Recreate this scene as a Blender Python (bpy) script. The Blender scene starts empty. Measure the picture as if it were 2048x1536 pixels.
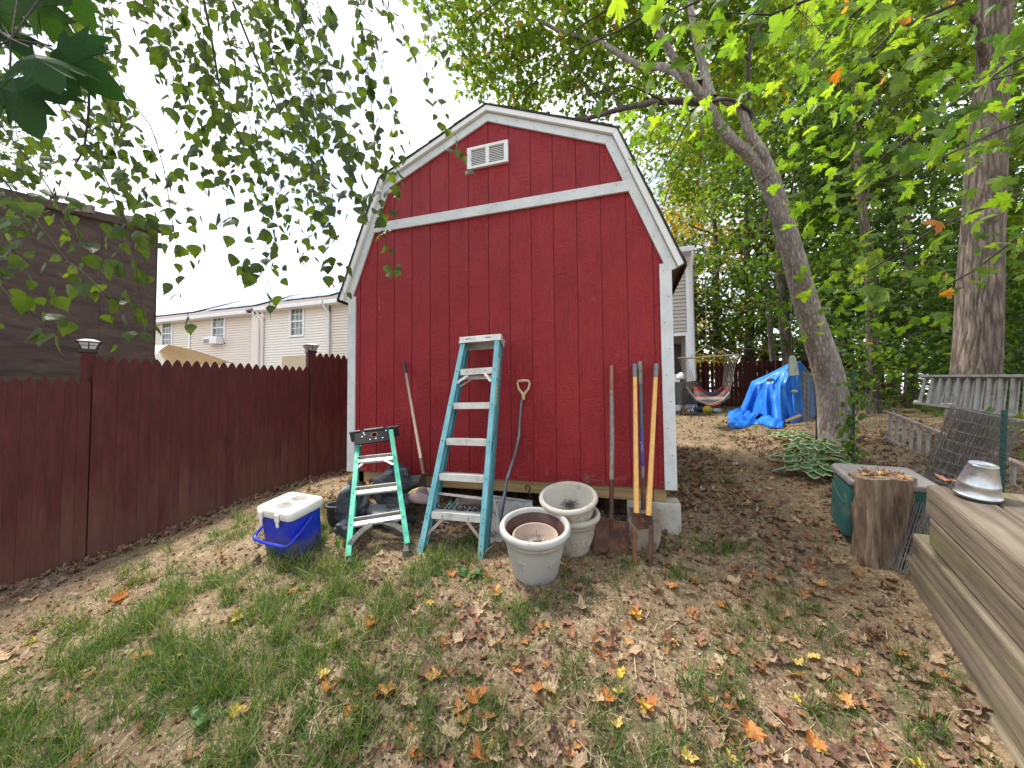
import bpy, math, random
import numpy as np
from mathutils import Vector, Matrix
random.seed(7); rng = np.random.default_rng(7)
S = bpy.context.scene
COL = S.collection
# ---------------------------------------------------------------- camera
FOC = 735.9; YAW, PIT, ROL = -.294, .0383, -.0094
CAM = np.array([1.1722, -3.1669, .7301])
FW = np.array([math.sin(YAW)*math.cos(PIT), math.cos(YAW)*math.cos(PIT), math.sin(PIT)])
_r = np.array([math.cos(YAW), -math.sin(YAW), 0.]); _u = np.cross(_r, FW)
RT = _r*math.cos(ROL)+_u*math.sin(ROL); UP = -_r*math.sin(ROL)+_u*math.cos(ROL)
cd = bpy.data.cameras.new('camera'); cam = bpy.data.objects.new('camera', cd); COL.objects.link(cam)
cd.sensor_width = 36; cd.lens = FOC/2048*36; cd.clip_end = 500; cd.clip_start = .02
cam.matrix_world = Matrix(((RT[0], UP[0], -FW[0], CAM[0]), (RT[1], UP[1], -FW[1], CAM[1]), (RT[2], UP[2], -FW[2], CAM[2]), (0, 0, 0, 1)))
S.camera = cam
S.view_settings.view_transform = 'Standard'; S.view_settings.look = 'None'
S.view_settings.exposure = 1.15; S.view_settings.gamma = 1
S.view_settings.use_curve_mapping = False
# ---------------------------------------------------------------- sky and sun
SUN_EL, SUN_AZ = math.radians(62), math.radians(-72)     # azimuth clockwise from +Y
W = bpy.data.worlds.new('World'); S.world = W; W.use_nodes = True
nt = W.node_tree; nt.nodes.clear()
o = nt.nodes.new('ShaderNodeOutputWorld'); b1 = nt.nodes.new('ShaderNodeBackground'); b2 = nt.nodes.new('ShaderNodeBackground')
sky = nt.nodes.new('ShaderNodeTexSky'); sky.sky_type = 'NISHITA'; sky.sun_disc = False
sky.sun_elevation = SUN_EL; sky.sun_rotation = SUN_AZ; sky.dust_density = 1.5
nt.links.new(sky.outputs[0], b1.inputs[0]); b1.inputs[1].default_value = .12
b2.inputs[0].default_value = (.93, .97, 1, 1); b2.inputs[1].default_value = .95
tc = nt.nodes.new('ShaderNodeTexCoord'); nz = nt.nodes.new('ShaderNodeTexNoise'); nz.inputs['Scale'].default_value = 2.6; nz.inputs['Detail'].default_value = 5
rp = nt.nodes.new('ShaderNodeValToRGB'); rp.color_ramp.elements[0].position = .40; rp.color_ramp.elements[1].position = .56
rp.color_ramp.elements[0].color = (.25, .25, .25, 1); rp.color_ramp.elements[1].color = (1, 1, 1, 1)
mp = nt.nodes.new('ShaderNodeMapping'); mp.inputs['Location'].default_value = (.35, .1, .2)
mx = nt.nodes.new('ShaderNodeMixShader')
nt.links.new(tc.outputs['Generated'], mp.inputs[0]); nt.links.new(mp.outputs[0], nz.inputs[0]); nt.links.new(nz.outputs[0], rp.inputs[0])
nt.links.new(rp.outputs[0], mx.inputs[0]); nt.links.new(b1.outputs[0], mx.inputs[1]); nt.links.new(b2.outputs[0], mx.inputs[2])
nt.links.new(mx.outputs[0], o.inputs[0])
sl = bpy.data.lights.new('sun', 'SUN'); sl.energy = 3.2; sl.angle = math.radians(12); sl.color = (1, .95, .86)
so = bpy.data.objects.new('sun', sl); COL.objects.link(so)
sd = Vector((math.sin(SUN_AZ)*math.cos(SUN_EL), math.cos(SUN_AZ)*math.cos(SUN_EL), math.sin(SUN_EL)))
so.rotation_euler = sd.to_track_quat('Z', 'Y').to_euler(); so.location = (0, 0, 12)
S.cycles.use_denoising = True
S.cycles.max_bounces = 6; S.cycles.transparent_max_bounces = 6; S.cycles.diffuse_bounces = 3
S.cycles.transmission_bounces = 4; S.cycles.glossy_bounces = 2; S.cycles.caustics_reflective = False; S.cycles.caustics_refractive = False
# ---------------------------------------------------------------- measuring helpers: sight lines of the surveyed photograph
def ray(px, py): return FW+RT*(px-1024)/FOC+UP*(768-py)/FOC
def P(px, py, d): return CAM+ray(px, py)*d
def PY(px, py, y):
    v = ray(px, py); return CAM+v*((y-CAM[1])/v[1])
CT = np.array([(-3.75,-1.445,-.794),(-3.50,-.94,-.686),(-3.2,-.316,-.517),(-2.75,.61,-.304),(-2.53,1.06,-.254),(-1.55,0,-.14),(-.8,0,-.22),(.4,0,-.31),(1.58,0,-.357),
(-4.4,-3.2,-1.1),(-3,-3.2,-.98),(-1.5,-1.4,-.50),(-1.5,-3,-.79),(0,-1,-.46),(0,-2,-.62),(1.2,-3.2,-.95),(1.0,-1,-.51),(2.3,-2,-.93),(2.66,-.55,-.54),(2.75,-.1,-.42),(2.3,1,-.26),(2.4,3,-.12),(3,6,.08),(3,10,.3),(3,14.5,.35),(-3,6,.1),(-6,-2,-1.15),(-6,6,-.2),(8,0,.3),(8,6,.4),(7,-4,-.3),(3.7,-1.2,-.45),(4.5,1,0),(0,-6,-1.3),(-8,-6,-1.7),(8,16,.5),(-8,16,.2),(0,4,-.05)])
def _k(r): return np.where(r > 0, r*r*np.log(r+1e-9), 0)
_X = CT[:, :2]; _n = len(_X)
_K = _k(np.linalg.norm(_X[:, None]-_X[None], axis=2))+np.eye(_n)*.02
_Pm = np.c_[np.ones(_n), _X]; _w = np.linalg.solve(np.block([[_K, _Pm], [_Pm.T, np.zeros((3, 3))]]), np.r_[CT[:, 2], 0, 0, 0])
def HV(xy):
    """ground height, vectorised; eases to a level far out"""
    xy = np.atleast_2d(np.asarray(xy, float)); out = np.empty(len(xy))
    for i in range(0, len(xy), 4000):
        q = xy[i:i+4000]; qc = np.clip(q, (-11, -9), (11, 18))
        z = _k(np.linalg.norm(qc[:, None]-_X[None], axis=2))@_w[:_n]+_w[_n]+qc@_w[_n+1:]
        x, y = q[:, 0], q[:, 1]
        z += .012*np.sin(x*7.1+y*2.3)*np.sin(y*6.3-x*1.7)+.006*np.sin(x*17+1.3)*np.sin(y*19+.4)
        out[i:i+4000] = z
    return out
_hx = np.arange(-14, 14.01, .05); _hy = np.arange(-11, 20.01, .05)
_HG = HV(np.stack(np.meshgrid(_hx, _hy), -1).reshape(-1, 2)).reshape(len(_hy), len(_hx))
def HB(x, y):
    x = np.clip((np.asarray(x)+14)/.05, 0, len(_hx)-1.001); y = np.clip((np.asarray(y)+11)/.05, 0, len(_hy)-1.001)
    i, j = x.astype(int), y.astype(int); f, g = x-i, y-j
    return (_HG[j, i]*(1-f)+_HG[j, i+1]*f)*(1-g)+(_HG[j+1, i]*(1-f)+_HG[j+1, i+1]*f)*g
def H(x, y):
    u = min(max((x+14)/.05, 0), len(_hx)-1.001); v = min(max((y+11)/.05, 0), len(_hy)-1.001); i, j = int(u), int(v); f, g = u-i, v-j
    return float((_HG[j, i]*(1-f)+_HG[j, i+1]*f)*(1-g)+(_HG[j+1, i]*(1-f)+_HG[j+1, i+1]*f)*g)
def G(px, py):
    v = ray(px, py); t = .6
    while t < 60:
        p = CAM+v*t
        if p[2] < H(p[0], p[1]): break
        t += .01+.004*t
    return p
# ---------------------------------------------------------------- materials
def mat(name, cols, scale=6, stretch=(1, 1, 1), rough=.75, bump=.15, bscale=None, bstretch=None, metal=0, detail=6, lo=.3, hi=.7, spec=.4,
        extra=None, dist=0., bdist=.01):
    """noise between a list of colours in object space, noise relief on top"""
    m = bpy.data.materials.new(name); m.use_nodes = True; n = m.node_tree; N = n.nodes; L = n.links
    bs = N['Principled BSDF']; bs.inputs['Roughness'].default_value = rough; bs.inputs['Metallic'].default_value = metal
    bs.inputs['Specular IOR Level'].default_value = spec
    t = N.new('ShaderNodeTexCoord'); mpp = N.new('ShaderNodeMapping'); mpp.inputs['Scale'].default_value = stretch
    oi = N.new('ShaderNodeObjectInfo'); ad = N.new('ShaderNodeVectorMath'); ad.operation = 'ADD'
    sc = N.new('ShaderNodeVectorMath'); sc.operation = 'SCALE'; sc.inputs[3].default_value = 17.
    cx = N.new('ShaderNodeCombineXYZ')
    for k in range(3): L.new(oi.outputs['Random'], cx.inputs[k])
    L.new(cx.outputs[0], sc.inputs[0]); L.new(t.outputs['Object'], ad.inputs[0]); L.new(sc.outputs[0], ad.inputs[1]); L.new(ad.outputs[0], mpp.inputs[0])
    nz = N.new('ShaderNodeTexNoise'); nz.inputs['Scale'].default_value = scale; nz.inputs['Detail'].default_value = detail; nz.inputs['Roughness'].default_value = .6
    nz.inputs['Distortion'].default_value = dist
    L.new(mpp.outputs[0], nz.inputs['Vector'])
    r = N.new('ShaderNodeValToRGB'); e = r.color_ramp.elements
    while len(e) < len(cols): e.new(.5)
    for i, c in enumerate(cols):
        e[i].position = lo+(hi-lo)*i/max(1, len(cols)-1); e[i].color = (*c[:3], 1)
    L.new(nz.outputs[0], r.inputs[0]); L.new(r.outputs[0], bs.inputs['Base Color'])
    if bump:
        m2 = N.new('ShaderNodeMapping'); m2.inputs['Scale'].default_value = bstretch or stretch; L.new(ad.outputs[0], m2.inputs[0])
        n2 = N.new('ShaderNodeTexNoise'); n2.inputs['Scale'].default_value = bscale or scale*4; n2.inputs['Detail'].default_value = 5
        L.new(m2.outputs[0], n2.inputs['Vector'])
        bp = N.new('ShaderNodeBump'); bp.inputs['Strength'].default_value = bump; bp.inputs['Distance'].default_value = bdist
        L.new(n2.outputs[0], bp.inputs['Height']); L.new(bp.outputs[0], bs.inputs['Normal'])
    m['ramp'] = r.name
    if extra: extra(m, N, L, bs, ad.outputs[0], r)
    return m
def patch(col, scale=3, lo=.55, hi=.65, stretch=(1, 1, 1), world=False, zfade=None):
    """a second colour laid over the first in noise-edged patches (dirt, lichen, rust)"""
    def f(m, N, L, bs, vec, r):
        if world:
            g = N.new('ShaderNodeNewGeometry'); vec = g.outputs['Position']
        mm = N.new('ShaderNodeMapping'); mm.inputs['Scale'].default_value = stretch; L.new(vec, mm.inputs[0])
        z = N.new('ShaderNodeTexNoise'); z.inputs['Scale'].default_value = scale; z.inputs['Detail'].default_value = 7; z.inputs['Roughness'].default_value = .65
        L.new(mm.outputs[0], z.inputs['Vector']); src = z.outputs[0]
        if zfade:
            g = N.new('ShaderNodeTexCoord'); sp = N.new('ShaderNodeSeparateXYZ'); L.new(g.outputs['Object'], sp.inputs[0])
            mr = N.new('ShaderNodeMapRange'); mr.inputs[1].default_value = zfade[0]; mr.inputs[2].default_value = zfade[1]
            mr.inputs[3].default_value = zfade[2]; mr.inputs[4].default_value = 0
            L.new(sp.outputs[2], mr.inputs[0]); a = N.new('ShaderNodeMath'); a.operation = 'ADD'
            L.new(src, a.inputs[0]); L.new(mr.outputs[0], a.inputs[1]); src = a.outputs[0]
        q = N.new('ShaderNodeMapRange'); q.inputs[1].default_value = lo; q.inputs[2].default_value = hi; L.new(src, q.inputs[0])
        x = N.new('ShaderNodeMixRGB'); L.new(q.outputs[0], x.inputs[0]); L.new(r.outputs[0], x.inputs[1]); x.inputs[2].default_value = (*col, 1)
        for l in list(bs.inputs['Base Color'].links): prev = l.from_socket; L.remove(l)
        L.new(prev, x.inputs[1]); L.new(x.outputs[0], bs.inputs['Base Color'])
    return f
def both(*fs):
    def f(*a):
        for g in fs: g(*a)
    return f
def leafmat(name, cols, trans=.5, rough=.45, pos=None, spec=.35):
    """leaf colours picked by the per-leaf attribute 'tint' (or by the object's random number)"""
    m = bpy.data.materials.new(name); m.use_nodes = True; n = m.node_tree; N = n.nodes; L = n.links
    bs = N['Principled BSDF']; out = N['Material Output']; bs.inputs['Roughness'].default_value = rough; bs.inputs['Specular IOR Level'].default_value = spec
    at = N.new('ShaderNodeAttribute'); at.attribute_name = 'tint'; oi = N.new('ShaderNodeObjectInfo')
    a = N.new('ShaderNodeMath'); a.operation = 'ADD'; L.new(at.outputs['Fac'], a.inputs[0]); L.new(oi.outputs['Random'], a.inputs[1])
    fr = N.new('ShaderNodeMath'); fr.operation = 'FRACT'; L.new(a.outputs[0], fr.inputs[0])
    r = N.new('ShaderNodeValToRGB'); e = r.color_ramp.elements
    while len(e) < len(cols): e.new(.5)
    for i, c in enumerate(cols):
        e[i].position = pos[i] if pos else i/(len(cols)-1); e[i].color = (*c, 1)
    L.new(fr.outputs[0], r.inputs[0])
    tc = N.new('ShaderNodeTexCoord'); z = N.new('ShaderNodeTexNoise'); z.inputs['Scale'].default_value = 60; z.inputs['Detail'].default_value = 3
    L.new(tc.outputs['Object'], z.inputs[0])
    mr = N.new('ShaderNodeMapRange'); mr.inputs[1].default_value = .3; mr.inputs[2].default_value = .7; mr.inputs[3].default_value = .75; mr.inputs[4].default_value = 1.2
    L.new(z.outputs[0], mr.inputs[0]); mu = N.new('ShaderNodeVectorMath'); mu.operation = 'SCALE'; L.new(r.outputs[0], mu.inputs[0]); L.new(mr.outputs[0], mu.inputs[3])
    L.new(mu.outputs[0], bs.inputs['Base Color'])
    if trans:
        tr = N.new('ShaderNodeBsdfTranslucent'); hs = N.new('ShaderNodeMixRGB'); hs.blend_type = 'MULTIPLY'; hs.inputs[0].default_value = 1
        hs.inputs[2].default_value = (2.2, 2.0, .7, 1); L.new(mu.outputs[0], hs.inputs[1]); L.new(hs.outputs[0], tr.inputs[0])
        ms = N.new('ShaderNodeMixShader'); ms.inputs[0].default_value = trans
        L.new(bs.outputs[0], ms.inputs[1]); L.new(tr.outputs[0], ms.inputs[2]); L.new(ms.outputs[0], out.inputs[0])
    return m
# ---------------------------------------------------------------- geometry helpers
def V3(v): return np.array(v, float)
class MB:
    def __init__(s): s.v = []; s.f = []; s.smooth = []
    def add(s, vs, fs, smooth=False):
        k = len(s.v); s.v += [tuple(map(float, v)) for v in vs]
        for f in fs: s.f.append(tuple(i+k for i in f)); s.smooth.append(smooth)
        return s
    def box(s, lo, hi):
        x0, y0, z0 = lo; x1, y1, z1 = hi
        return s.add([(x0,y0,z0),(x1,y0,z0),(x1,y1,z0),(x0,y1,z0),(x0,y0,z1),(x1,y0,z1),(x1,y1,z1),(x0,y1,z1)],
                     [(0,3,2,1),(4,5,6,7),(0,1,5,4),(1,2,6,5),(2,3,7,6),(3,0,4,7)])
    def beam(s, a, b, w, h, up=(0, 0, 1)):
        """box from a to b; w across, h along 'up'"""
        a = V3(a); b = V3(b); d = b-a; d /= np.linalg.norm(d); u = V3(up); u = u-d*(u@d); u /= np.linalg.norm(u); r = np.cross(d, u)
        vs = [p+r*i*w/2+u*j*h/2 for p in (a, b) for i, j in ((-1,-1),(1,-1),(1,1),(-1,1))]
        return s.add(vs, [(3,2,1,0),(4,5,6,7),(0,1,5,4),(1,2,6,5),(2,3,7,6),(3,0,4,7)])
    def prism(s, poly, ext, smooth=False):
        """3-D polygon pushed along ext"""
        n = len(poly); p = [V3(q) for q in poly]; e = V3(ext)
        return s.add(p+[q+e for q in p], [tuple(range(n-1, -1, -1)), tuple(range(n, 2*n))]+[(i, (i+1) % n, (i+1) % n+n, i+n) for i in range(n)], smooth)
    def tube(s, path, rad, n=8, cap=True, smooth=True, flat=1., jit=0):
        path = [V3(p) for p in path]
        if np.isscalar(rad): rad = [rad]*len(path)
        prev = None; rings = []
        for i, p in enumerate(path):
            d = path[min(i+1, len(path)-1)]-path[max(i-1, 0)]; d /= (np.linalg.norm(d)+1e-12)
            if prev is None: u = np.cross(d, (0, 0, 1.) if abs(d[2]) < .9 else (1., 0, 0))
            else: u = prev-d*(prev@d)
            u /= np.linalg.norm(u)+1e-12; w = np.cross(d, u); prev = u
            rings.append([p+(u*math.cos(2*math.pi*k/n)+w*flat*math.sin(2*math.pi*k/n))*rad[i]*(1+(random.uniform(-jit, jit) if jit else 0)) for k in range(n)])
        vs = [v for r in rings for v in r]; fs = []
        for i in range(len(path)-1):
            for k in range(n): fs.append((i*n+k, i*n+(k+1) % n, (i+1)*n+(k+1) % n, (i+1)*n+k))
        s.add(vs, fs, smooth)
        if cap: s.add(rings[0], [tuple(range(n-1, -1, -1))]); s.add(rings[-1], [tuple(range(n))])
        return s
    def lathe(s, prof, c=(0, 0, 0), n=40, smooth=True, fr=None):
        """(r,z) profile turned about z through c"""
        c = V3(c); fr = np.eye(3) if fr is None else fr
        vs = [c+fr@V3((r*math.cos(2*math.pi*k/n), r*math.sin(2*math.pi*k/n), z)) for r, z in prof for k in range(n)]
        fs = [(i*n+k, i*n+(k+1) % n, (i+1)*n+(k+1) % n, (i+1)*n+k) for i in range(len(prof)-1) for k in range(n)]
        return s.add(vs, fs, smooth)
    def grid(s, f, nu, nv, smooth=True):
        vs = [f(i/nu, j/nv) for j in range(nv+1) for i in range(nu+1)]
        return s.add(vs, [(j*(nu+1)+i, j*(nu+1)+i+1, (j+1)*(nu+1)+i+1, (j+1)*(nu+1)+i) for j in range(nv) for i in range(nu)], smooth)
    def build(s, name, m, parent=None, bev=0, **kw):
        org = V3(rootloc(parent)) if parent is not None else V3(kw.pop('loc', (0, 0, 0)))
        me = bpy.data.meshes.new(name); me.from_pydata([tuple(V3(v)-org) for v in s.v], [], s.f)
        if any(s.smooth): me.polygons.foreach_set('use_smooth', s.smooth)
        me.materials.append(m); o = bpy.data.objects.new(name, me); COL.objects.link(o)
        if parent is not None: o.parent = parent
        else: o.location = org
        if bev:
            b = o.modifiers.new('edge', 'BEVEL'); b.width = bev; b.segments = 2; b.limit_method = 'ANGLE'; b.angle_limit = .6
        return tag(o, **kw)
def rootloc(o):
    l = np.zeros(3)
    while o is not None: l += V3(o.location); o = o.parent
    return l
def tag(o, label=None, cat=None, group=None, kind=None, thick=None):
    if label: o['label'] = label
    if cat: o['category'] = cat
    if group: o['group'] = group
    if kind: o['kind'] = kind
    if thick:
        t = o.modifiers.new('thickness', 'SOLIDIFY'); t.thickness = thick; t.offset = 0
    return o
def thing(name, loc, label, cat, group=None):
    o = bpy.data.objects.new(name, None); o.location = tuple(map(float, loc)); o.empty_display_size = .1; COL.objects.link(o)
    return tag(o, label, cat, group)
def inst(me, name, parent, M, **kw):
    o = bpy.data.objects.new(name, me); COL.objects.link(o)
    if parent is not None:
        o.parent = parent; M = Matrix.Translation(-Vector(rootloc(parent)))@M
    o.matrix_local = M
    return tag(o, **kw)
def M4(R, loc, sc=1.):
    R = np.asarray(R)*sc
    return Matrix(((R[0][0], R[0][1], R[0][2], loc[0]), (R[1][0], R[1][1], R[1][2], loc[1]), (R[2][0], R[2][1], R[2][2], loc[2]), (0, 0, 0, 1)))
# leaf shapes: outline as seen flat, y along the midrib from the stalk
def fan(outline, centre, curl=.0, fold=.0, droop=0.):
    pts = [centre]+outline
    v = np.array([(x, y, -fold*abs(x)-curl*(x*x+(y-.4)**2)-droop*y*y) for x, y in pts]); n = len(outline)
    return v, [(0, 1+i, 1+(i+1) % n) for i in range(n)]
def _sym(half): return [(x, y) for x, y in half]+[(-x, y) for x, y in half[::-1] if x > 1e-6]
BIRCH = _sym([(0, 0), (.22, .02), (.42, .16), (.46, .34), (.37, .42), (.38, .52), (.27, .60), (.26, .70), (.13, .80), (0, 1.05)])
MAPLE = _sym([(0, 0), (.16, -.10), (.30, -.12), (.27, .03), (.62, .02), (.50, .14), (.72, .34), (.52, .36), (.46, .46), (.26, .38), (.34, .66), (.22, .64), (.16, .82), (0, 1.0)])
SIMPLE = _sym([(0, 0), (.3, .2), (.34, .5), (.16, .8), (0, 1)])
MAPLO = _sym([(0, 0), (.3, -.08), (.22, .12), (.6, .3), (.28, .42), (.2, .7), (0, 1)])
T_BIRCH = fan(BIRCH, (0, .4), .25, .15); T_MAPLE = fan(MAPLE, (0, .3), .3, .12); T_SIMPLE = fan(SIMPLE, (0, .45), .3, .25); T_MAPLO = fan(MAPLO, (0, .3), .4, .15)
def T_curly(seed):
    """a dead leaf, its lobes curled"""
    r = np.random.default_rng(seed)
    pts = []; o_ = MAPLE; c = (0, .35)
    v = [(0, .35, 0.)]
    for i, (x, y) in enumerate(o_): v.append((x, y, 0))
    n = len(o_)
    # a middle ring so lobes can bend
    mid = [((x-c[0])*.55+c[0], (y-c[1])*.55+c[1], 0.) for x, y in o_]
    V = np.array([v[0]]+mid+v[1:], float)
    k = r.uniform(.5, 1.6, 3); ph = r.uniform(0, 6.3, 4)
    rad = np.hypot(V[:, 0], V[:, 1]-.35); ang = np.arctan2(V[:, 1]-.35, V[:, 0])
    V[:, 2] = k[0]*.55*rad**2*(1+.9*np.sin(2*ang+ph[0]))+.10*np.sin(5*ang+ph[1])*rad+.05*np.sin(9*V[:, 0]+ph[2])
    sh = 1-.35*rad*k[1]*.5; V[:, 0] *= sh; V[:, 1] = .35+(V[:, 1]-.35)*sh
    V[:, 1] -= .35
    F = [(0, 1+i, 1+(i+1) % n) for i in range(n)]
    for i in range(n):
        j = (i+1) % n; F += [(1+i, 1+n+i, 1+n+j), (1+i, 1+n+j, 1+j)]
    return V, F
def frames(tip, nrm):
    """(N,3) tip and normal directions -> rotation matrices with columns side, tip, normal"""
    t = tip/np.linalg.norm(tip, axis=1)[:, None]; n_ = nrm-t*np.sum(nrm*t, 1)[:, None]; n_ /= np.linalg.norm(n_, axis=1)[:, None]+1e-9
    s_ = np.cross(t, n_); return np.stack([s_, t, n_], axis=2)
def scatter(name, tmpl, pos, R, sc, tint, m, parent=None, org=None, **kw):
    """many copies of one small shape joined into one mesh"""
    tv, tf = tmpl; N_ = len(pos); tv = np.asarray(tv); tf = np.asarray(tf)
    org = rootloc(parent) if parent is not None else (V3(org) if org is not None else np.zeros(3))
    if tf.ndim == 1: raise ValueError
    sc = np.asarray(sc, float)
    if sc.ndim == 1: sc = np.repeat(sc[:, None], 3, 1)
    loc = tv[None]*sc[:, None, :]
    vs = np.einsum('nij,nkj->nki', R, loc)+np.asarray(pos)[:, None, :]-org
    nv = len(tv); F = (tf[None]+(np.arange(N_)*nv)[:, None, None]).reshape(-1, tf.shape[1])
    me = bpy.data.meshes.new(name); k = tf.shape[1]
    me.vertices.add(N_*nv); me.vertices.foreach_set('co', vs.reshape(-1).astype(np.float32))
    me.loops.add(F.size); me.loops.foreach_set('vertex_index', F.reshape(-1).astype(np.int32))
    me.polygons.add(len(F)); me.polygons.foreach_set('loop_start', (np.arange(len(F))*k).astype(np.int32))
    me.update(calc_edges=True)
    a = me.attributes.new('tint', 'FLOAT', 'POINT'); a.data.foreach_set('value', np.repeat(tint, nv).astype(np.float32))
    me.materials.append(m); o = bpy.data.objects.new(name, me); COL.objects.link(o)
    if parent is not None: o.parent = parent
    else: o.location = tuple(org)
    return tag(o, **kw)
def rdir(n, bias=(0, 0, 0), s=1.):
    return rng.normal(size=(n, 3))*s+np.array(bias)
def leafmesh(name, tm, m):
    me = bpy.data.meshes.new(name); me.from_pydata([tuple(v) for v in tm[0]], [], tm[1]); me.materials.append(m)
    return me
# ================================================================ ground
def ground_mat():
    def ex(m, N, L, bs, vec, r):
        g = N.new('ShaderNodeNewGeometry')
        for sc_, lo, hi, col in ((1.1, .5, .62, (.155, .105, .062)), (30, .56, .66, (.34, .26, .17)), (85, .60, .68, (.46, .40, .31)), (50, .60, .68, (.07, .048, .032)), (4, .58, .68, (.085, .09, .04))):
            z = N.new('ShaderNodeTexNoise'); z.inputs['Scale'].default_value = sc_; z.inputs['Detail'].default_value = 4; L.new(g.outputs['Position'], z.inputs['Vector'])
            q = N.new('ShaderNodeMapRange'); q.inputs[1].default_value = lo; q.inputs[2].default_value = hi; q.inputs[4].default_value = .8; L.new(z.outputs[0], q.inputs[0])
            x = N.new('ShaderNodeMixRGB'); L.new(q.outputs[0], x.inputs[0]); x.inputs[2].default_value = (*col, 1)
            l = bs.inputs['Base Color'].links[0]; prev = l.from_socket; L.remove(l); L.new(prev, x.inputs[1]); L.new(x.outputs[0], bs.inputs['Base Color'])
    return mat('soil', [(.12, .08, .045), (.195, .138, .08), (.275, .205, .122)], scale=9, rough=.95, bump=.9, bscale=70, bdist=.012, extra=ex, spec=.15)
M_SOIL = ground_mat()
def axis(a0, a1, c, fine, n):
    t = np.linspace(-1, 1, n); s_ = np.sinh(t*6.2)/np.sinh(6.2)
    return np.where(s_ < 0, c+(c-a0)*s_, c+(a1-c)*s_)
gx = axis(-90, 90, .6, .03, 340); gy = axis(-60, 120, -1.2, .03, 360)
XX, YY = np.meshgrid(gx, gy); ZZ = HV(np.c_[XX.ravel(), YY.ravel()])
ZZ += np.where((np.abs(XX.ravel()) < 6) & (np.abs(YY.ravel()) < 8), rng.normal(0, .004, XX.size), 0)
me = bpy.data.meshes.new('ground'); nx, ny = len(gx), len(gy)
idx = np.arange(nx*ny).reshape(ny, nx)
F = np.stack([idx[:-1, :-1], idx[:-1, 1:], idx[1:, 1:], idx[1:, :-1]], -1).reshape(-1, 4)
me.vertices.add(nx*ny); me.vertices.foreach_set('co', np.c_[XX.ravel(), YY.ravel(), ZZ].astype(np.float32).reshape(-1))
me.loops.add(F.size); me.loops.foreach_set('vertex_index', F.astype(np.int32).reshape(-1)); me.polygons.add(len(F))
me.polygons.foreach_set('loop_start', (np.arange(len(F))*4).astype(np.int32)); me.update(calc_edges=True)
me.polygons.foreach_set('use_smooth', [True]*len(F)); me.materials.append(M_SOIL)
tag(bpy.data.objects.new('ground', me), kind='structure'); COL.objects.link(bpy.data.objects['ground'])

# ================================================================ the red barn shed
def siding_extra(m, N, L, bs, vec, r):
    """embossed cedar-like ripples: short wavy cross lines, in places long grain; pale scuffs"""
    def noise(sx, sz, det=3, dist=0.):
        mm = N.new('ShaderNodeMapping'); mm.inputs['Scale'].default_value = (sx, 1, sz); L.new(vec, mm.inputs[0])
        z = N.new('ShaderNodeTexNoise'); z.inputs['Scale'].default_value = 1; z.inputs['Detail'].default_value = det; z.inputs['Distortion'].default_value = dist
        L.new(mm.outputs[0], z.inputs[0]); return z.outputs[0]
    cross = noise(20, 165, 2, .8); grain = noise(200, 12, 2, .8); mask = noise(9, 2.2, 3)
    q = N.new('ShaderNodeMapRange'); q.inputs[1].default_value = .44; q.inputs[2].default_value = .58; L.new(mask, q.inputs[0])
    mxx = N.new('ShaderNodeMixRGB'); L.new(q.outputs[0], mxx.inputs[0]); L.new(cross, mxx.inputs[1]); L.new(grain, mxx.inputs[2])
    bp = N.new('ShaderNodeBump'); bp.inputs['Strength'].default_value = 1; bp.inputs['Distance'].default_value = .010
    L.new(mxx.outputs[0], bp.inputs['Height']); L.new(bp.outputs[0], bs.inputs['Normal'])
    sc_ = noise(60, 22, 6, 1.5); s2 = noise(3.2, 1.1, 2)
    ml = N.new('ShaderNodeMath'); ml.operation = 'MULTIPLY'; L.new(sc_, ml.inputs[0]); L.new(s2, ml.inputs[1])
    q2 = N.new('ShaderNodeMapRange'); q2.inputs[1].default_value = .425; q2.inputs[2].default_value = .45; q2.inputs[4].default_value = .55; L.new(ml.outputs[0], q2.inputs[0])
    x = N.new('ShaderNodeMixRGB'); L.new(q2.outputs[0], x.inputs[0]); L.new(r.outputs[0], x.inputs[1]); x.inputs[2].default_value = (.52, .22, .19, 1)
    L.new(x.outputs[0], bs.inputs['Base Color'])
M_RED = mat('red_siding_paint', [(.235, .010, .015), (.275, .0125, .018), (.31, .017, .022)], scale=3, rough=.5, bump=0, extra=both(siding_extra, patch((.20, .12, .085), 14, .66, .84, zfade=(.08, .30, .20))), spec=.35)
M_REDG = mat('red_groove_paint', [(.20, .012, .018), (.24, .015, .02)], scale=3, rough=.6, bump=.1)
def trim_extra(m, N, L, bs, vec, r):
    mm = N.new('ShaderNodeMapping'); mm.inputs['Scale'].default_value = (60, 60, 60); L.new(vec, mm.inputs[0])
    z = N.new('ShaderNodeTexNoise'); z.inputs['Scale'].default_value = 1; z.inputs['Detail'].default_value = 3; z.inputs['Distortion'].default_value = 1.2; L.new(mm.outputs[0], z.inputs[0])
    bp = N.new('ShaderNodeBump'); bp.inputs['Strength'].default_value = .5; bp.inputs['Distance'].default_value = .004; L.new(z.outputs[0], bp.inputs['Height']); L.new(bp.outputs[0], bs.inputs['Normal'])
M_TRIM = mat('white_trim_paint', [(.50, .53, .55), (.59, .62, .635), (.65, .675, .685)], scale=8, rough=.6, bump=0, extra=both(trim_extra, patch((.35, .36, .36), 40, .68, .74)))
M_VINYL = mat('white_vinyl', [(.72, .73, .73), (.78, .79, .79)], scale=4, rough=.45, bump=.03)
M_SHINGLE = mat('dark_shingle', [(.03, .03, .032), (.07, .068, .066)], scale=30, rough=.95, bump=.6)
M_PTWOOD = mat('treated_pine', [(.27, .17, .075), (.36, .24, .11), (.44, .31, .15)], scale=3, stretch=(2, 2, 22), rough=.8, bump=.2)
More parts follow.
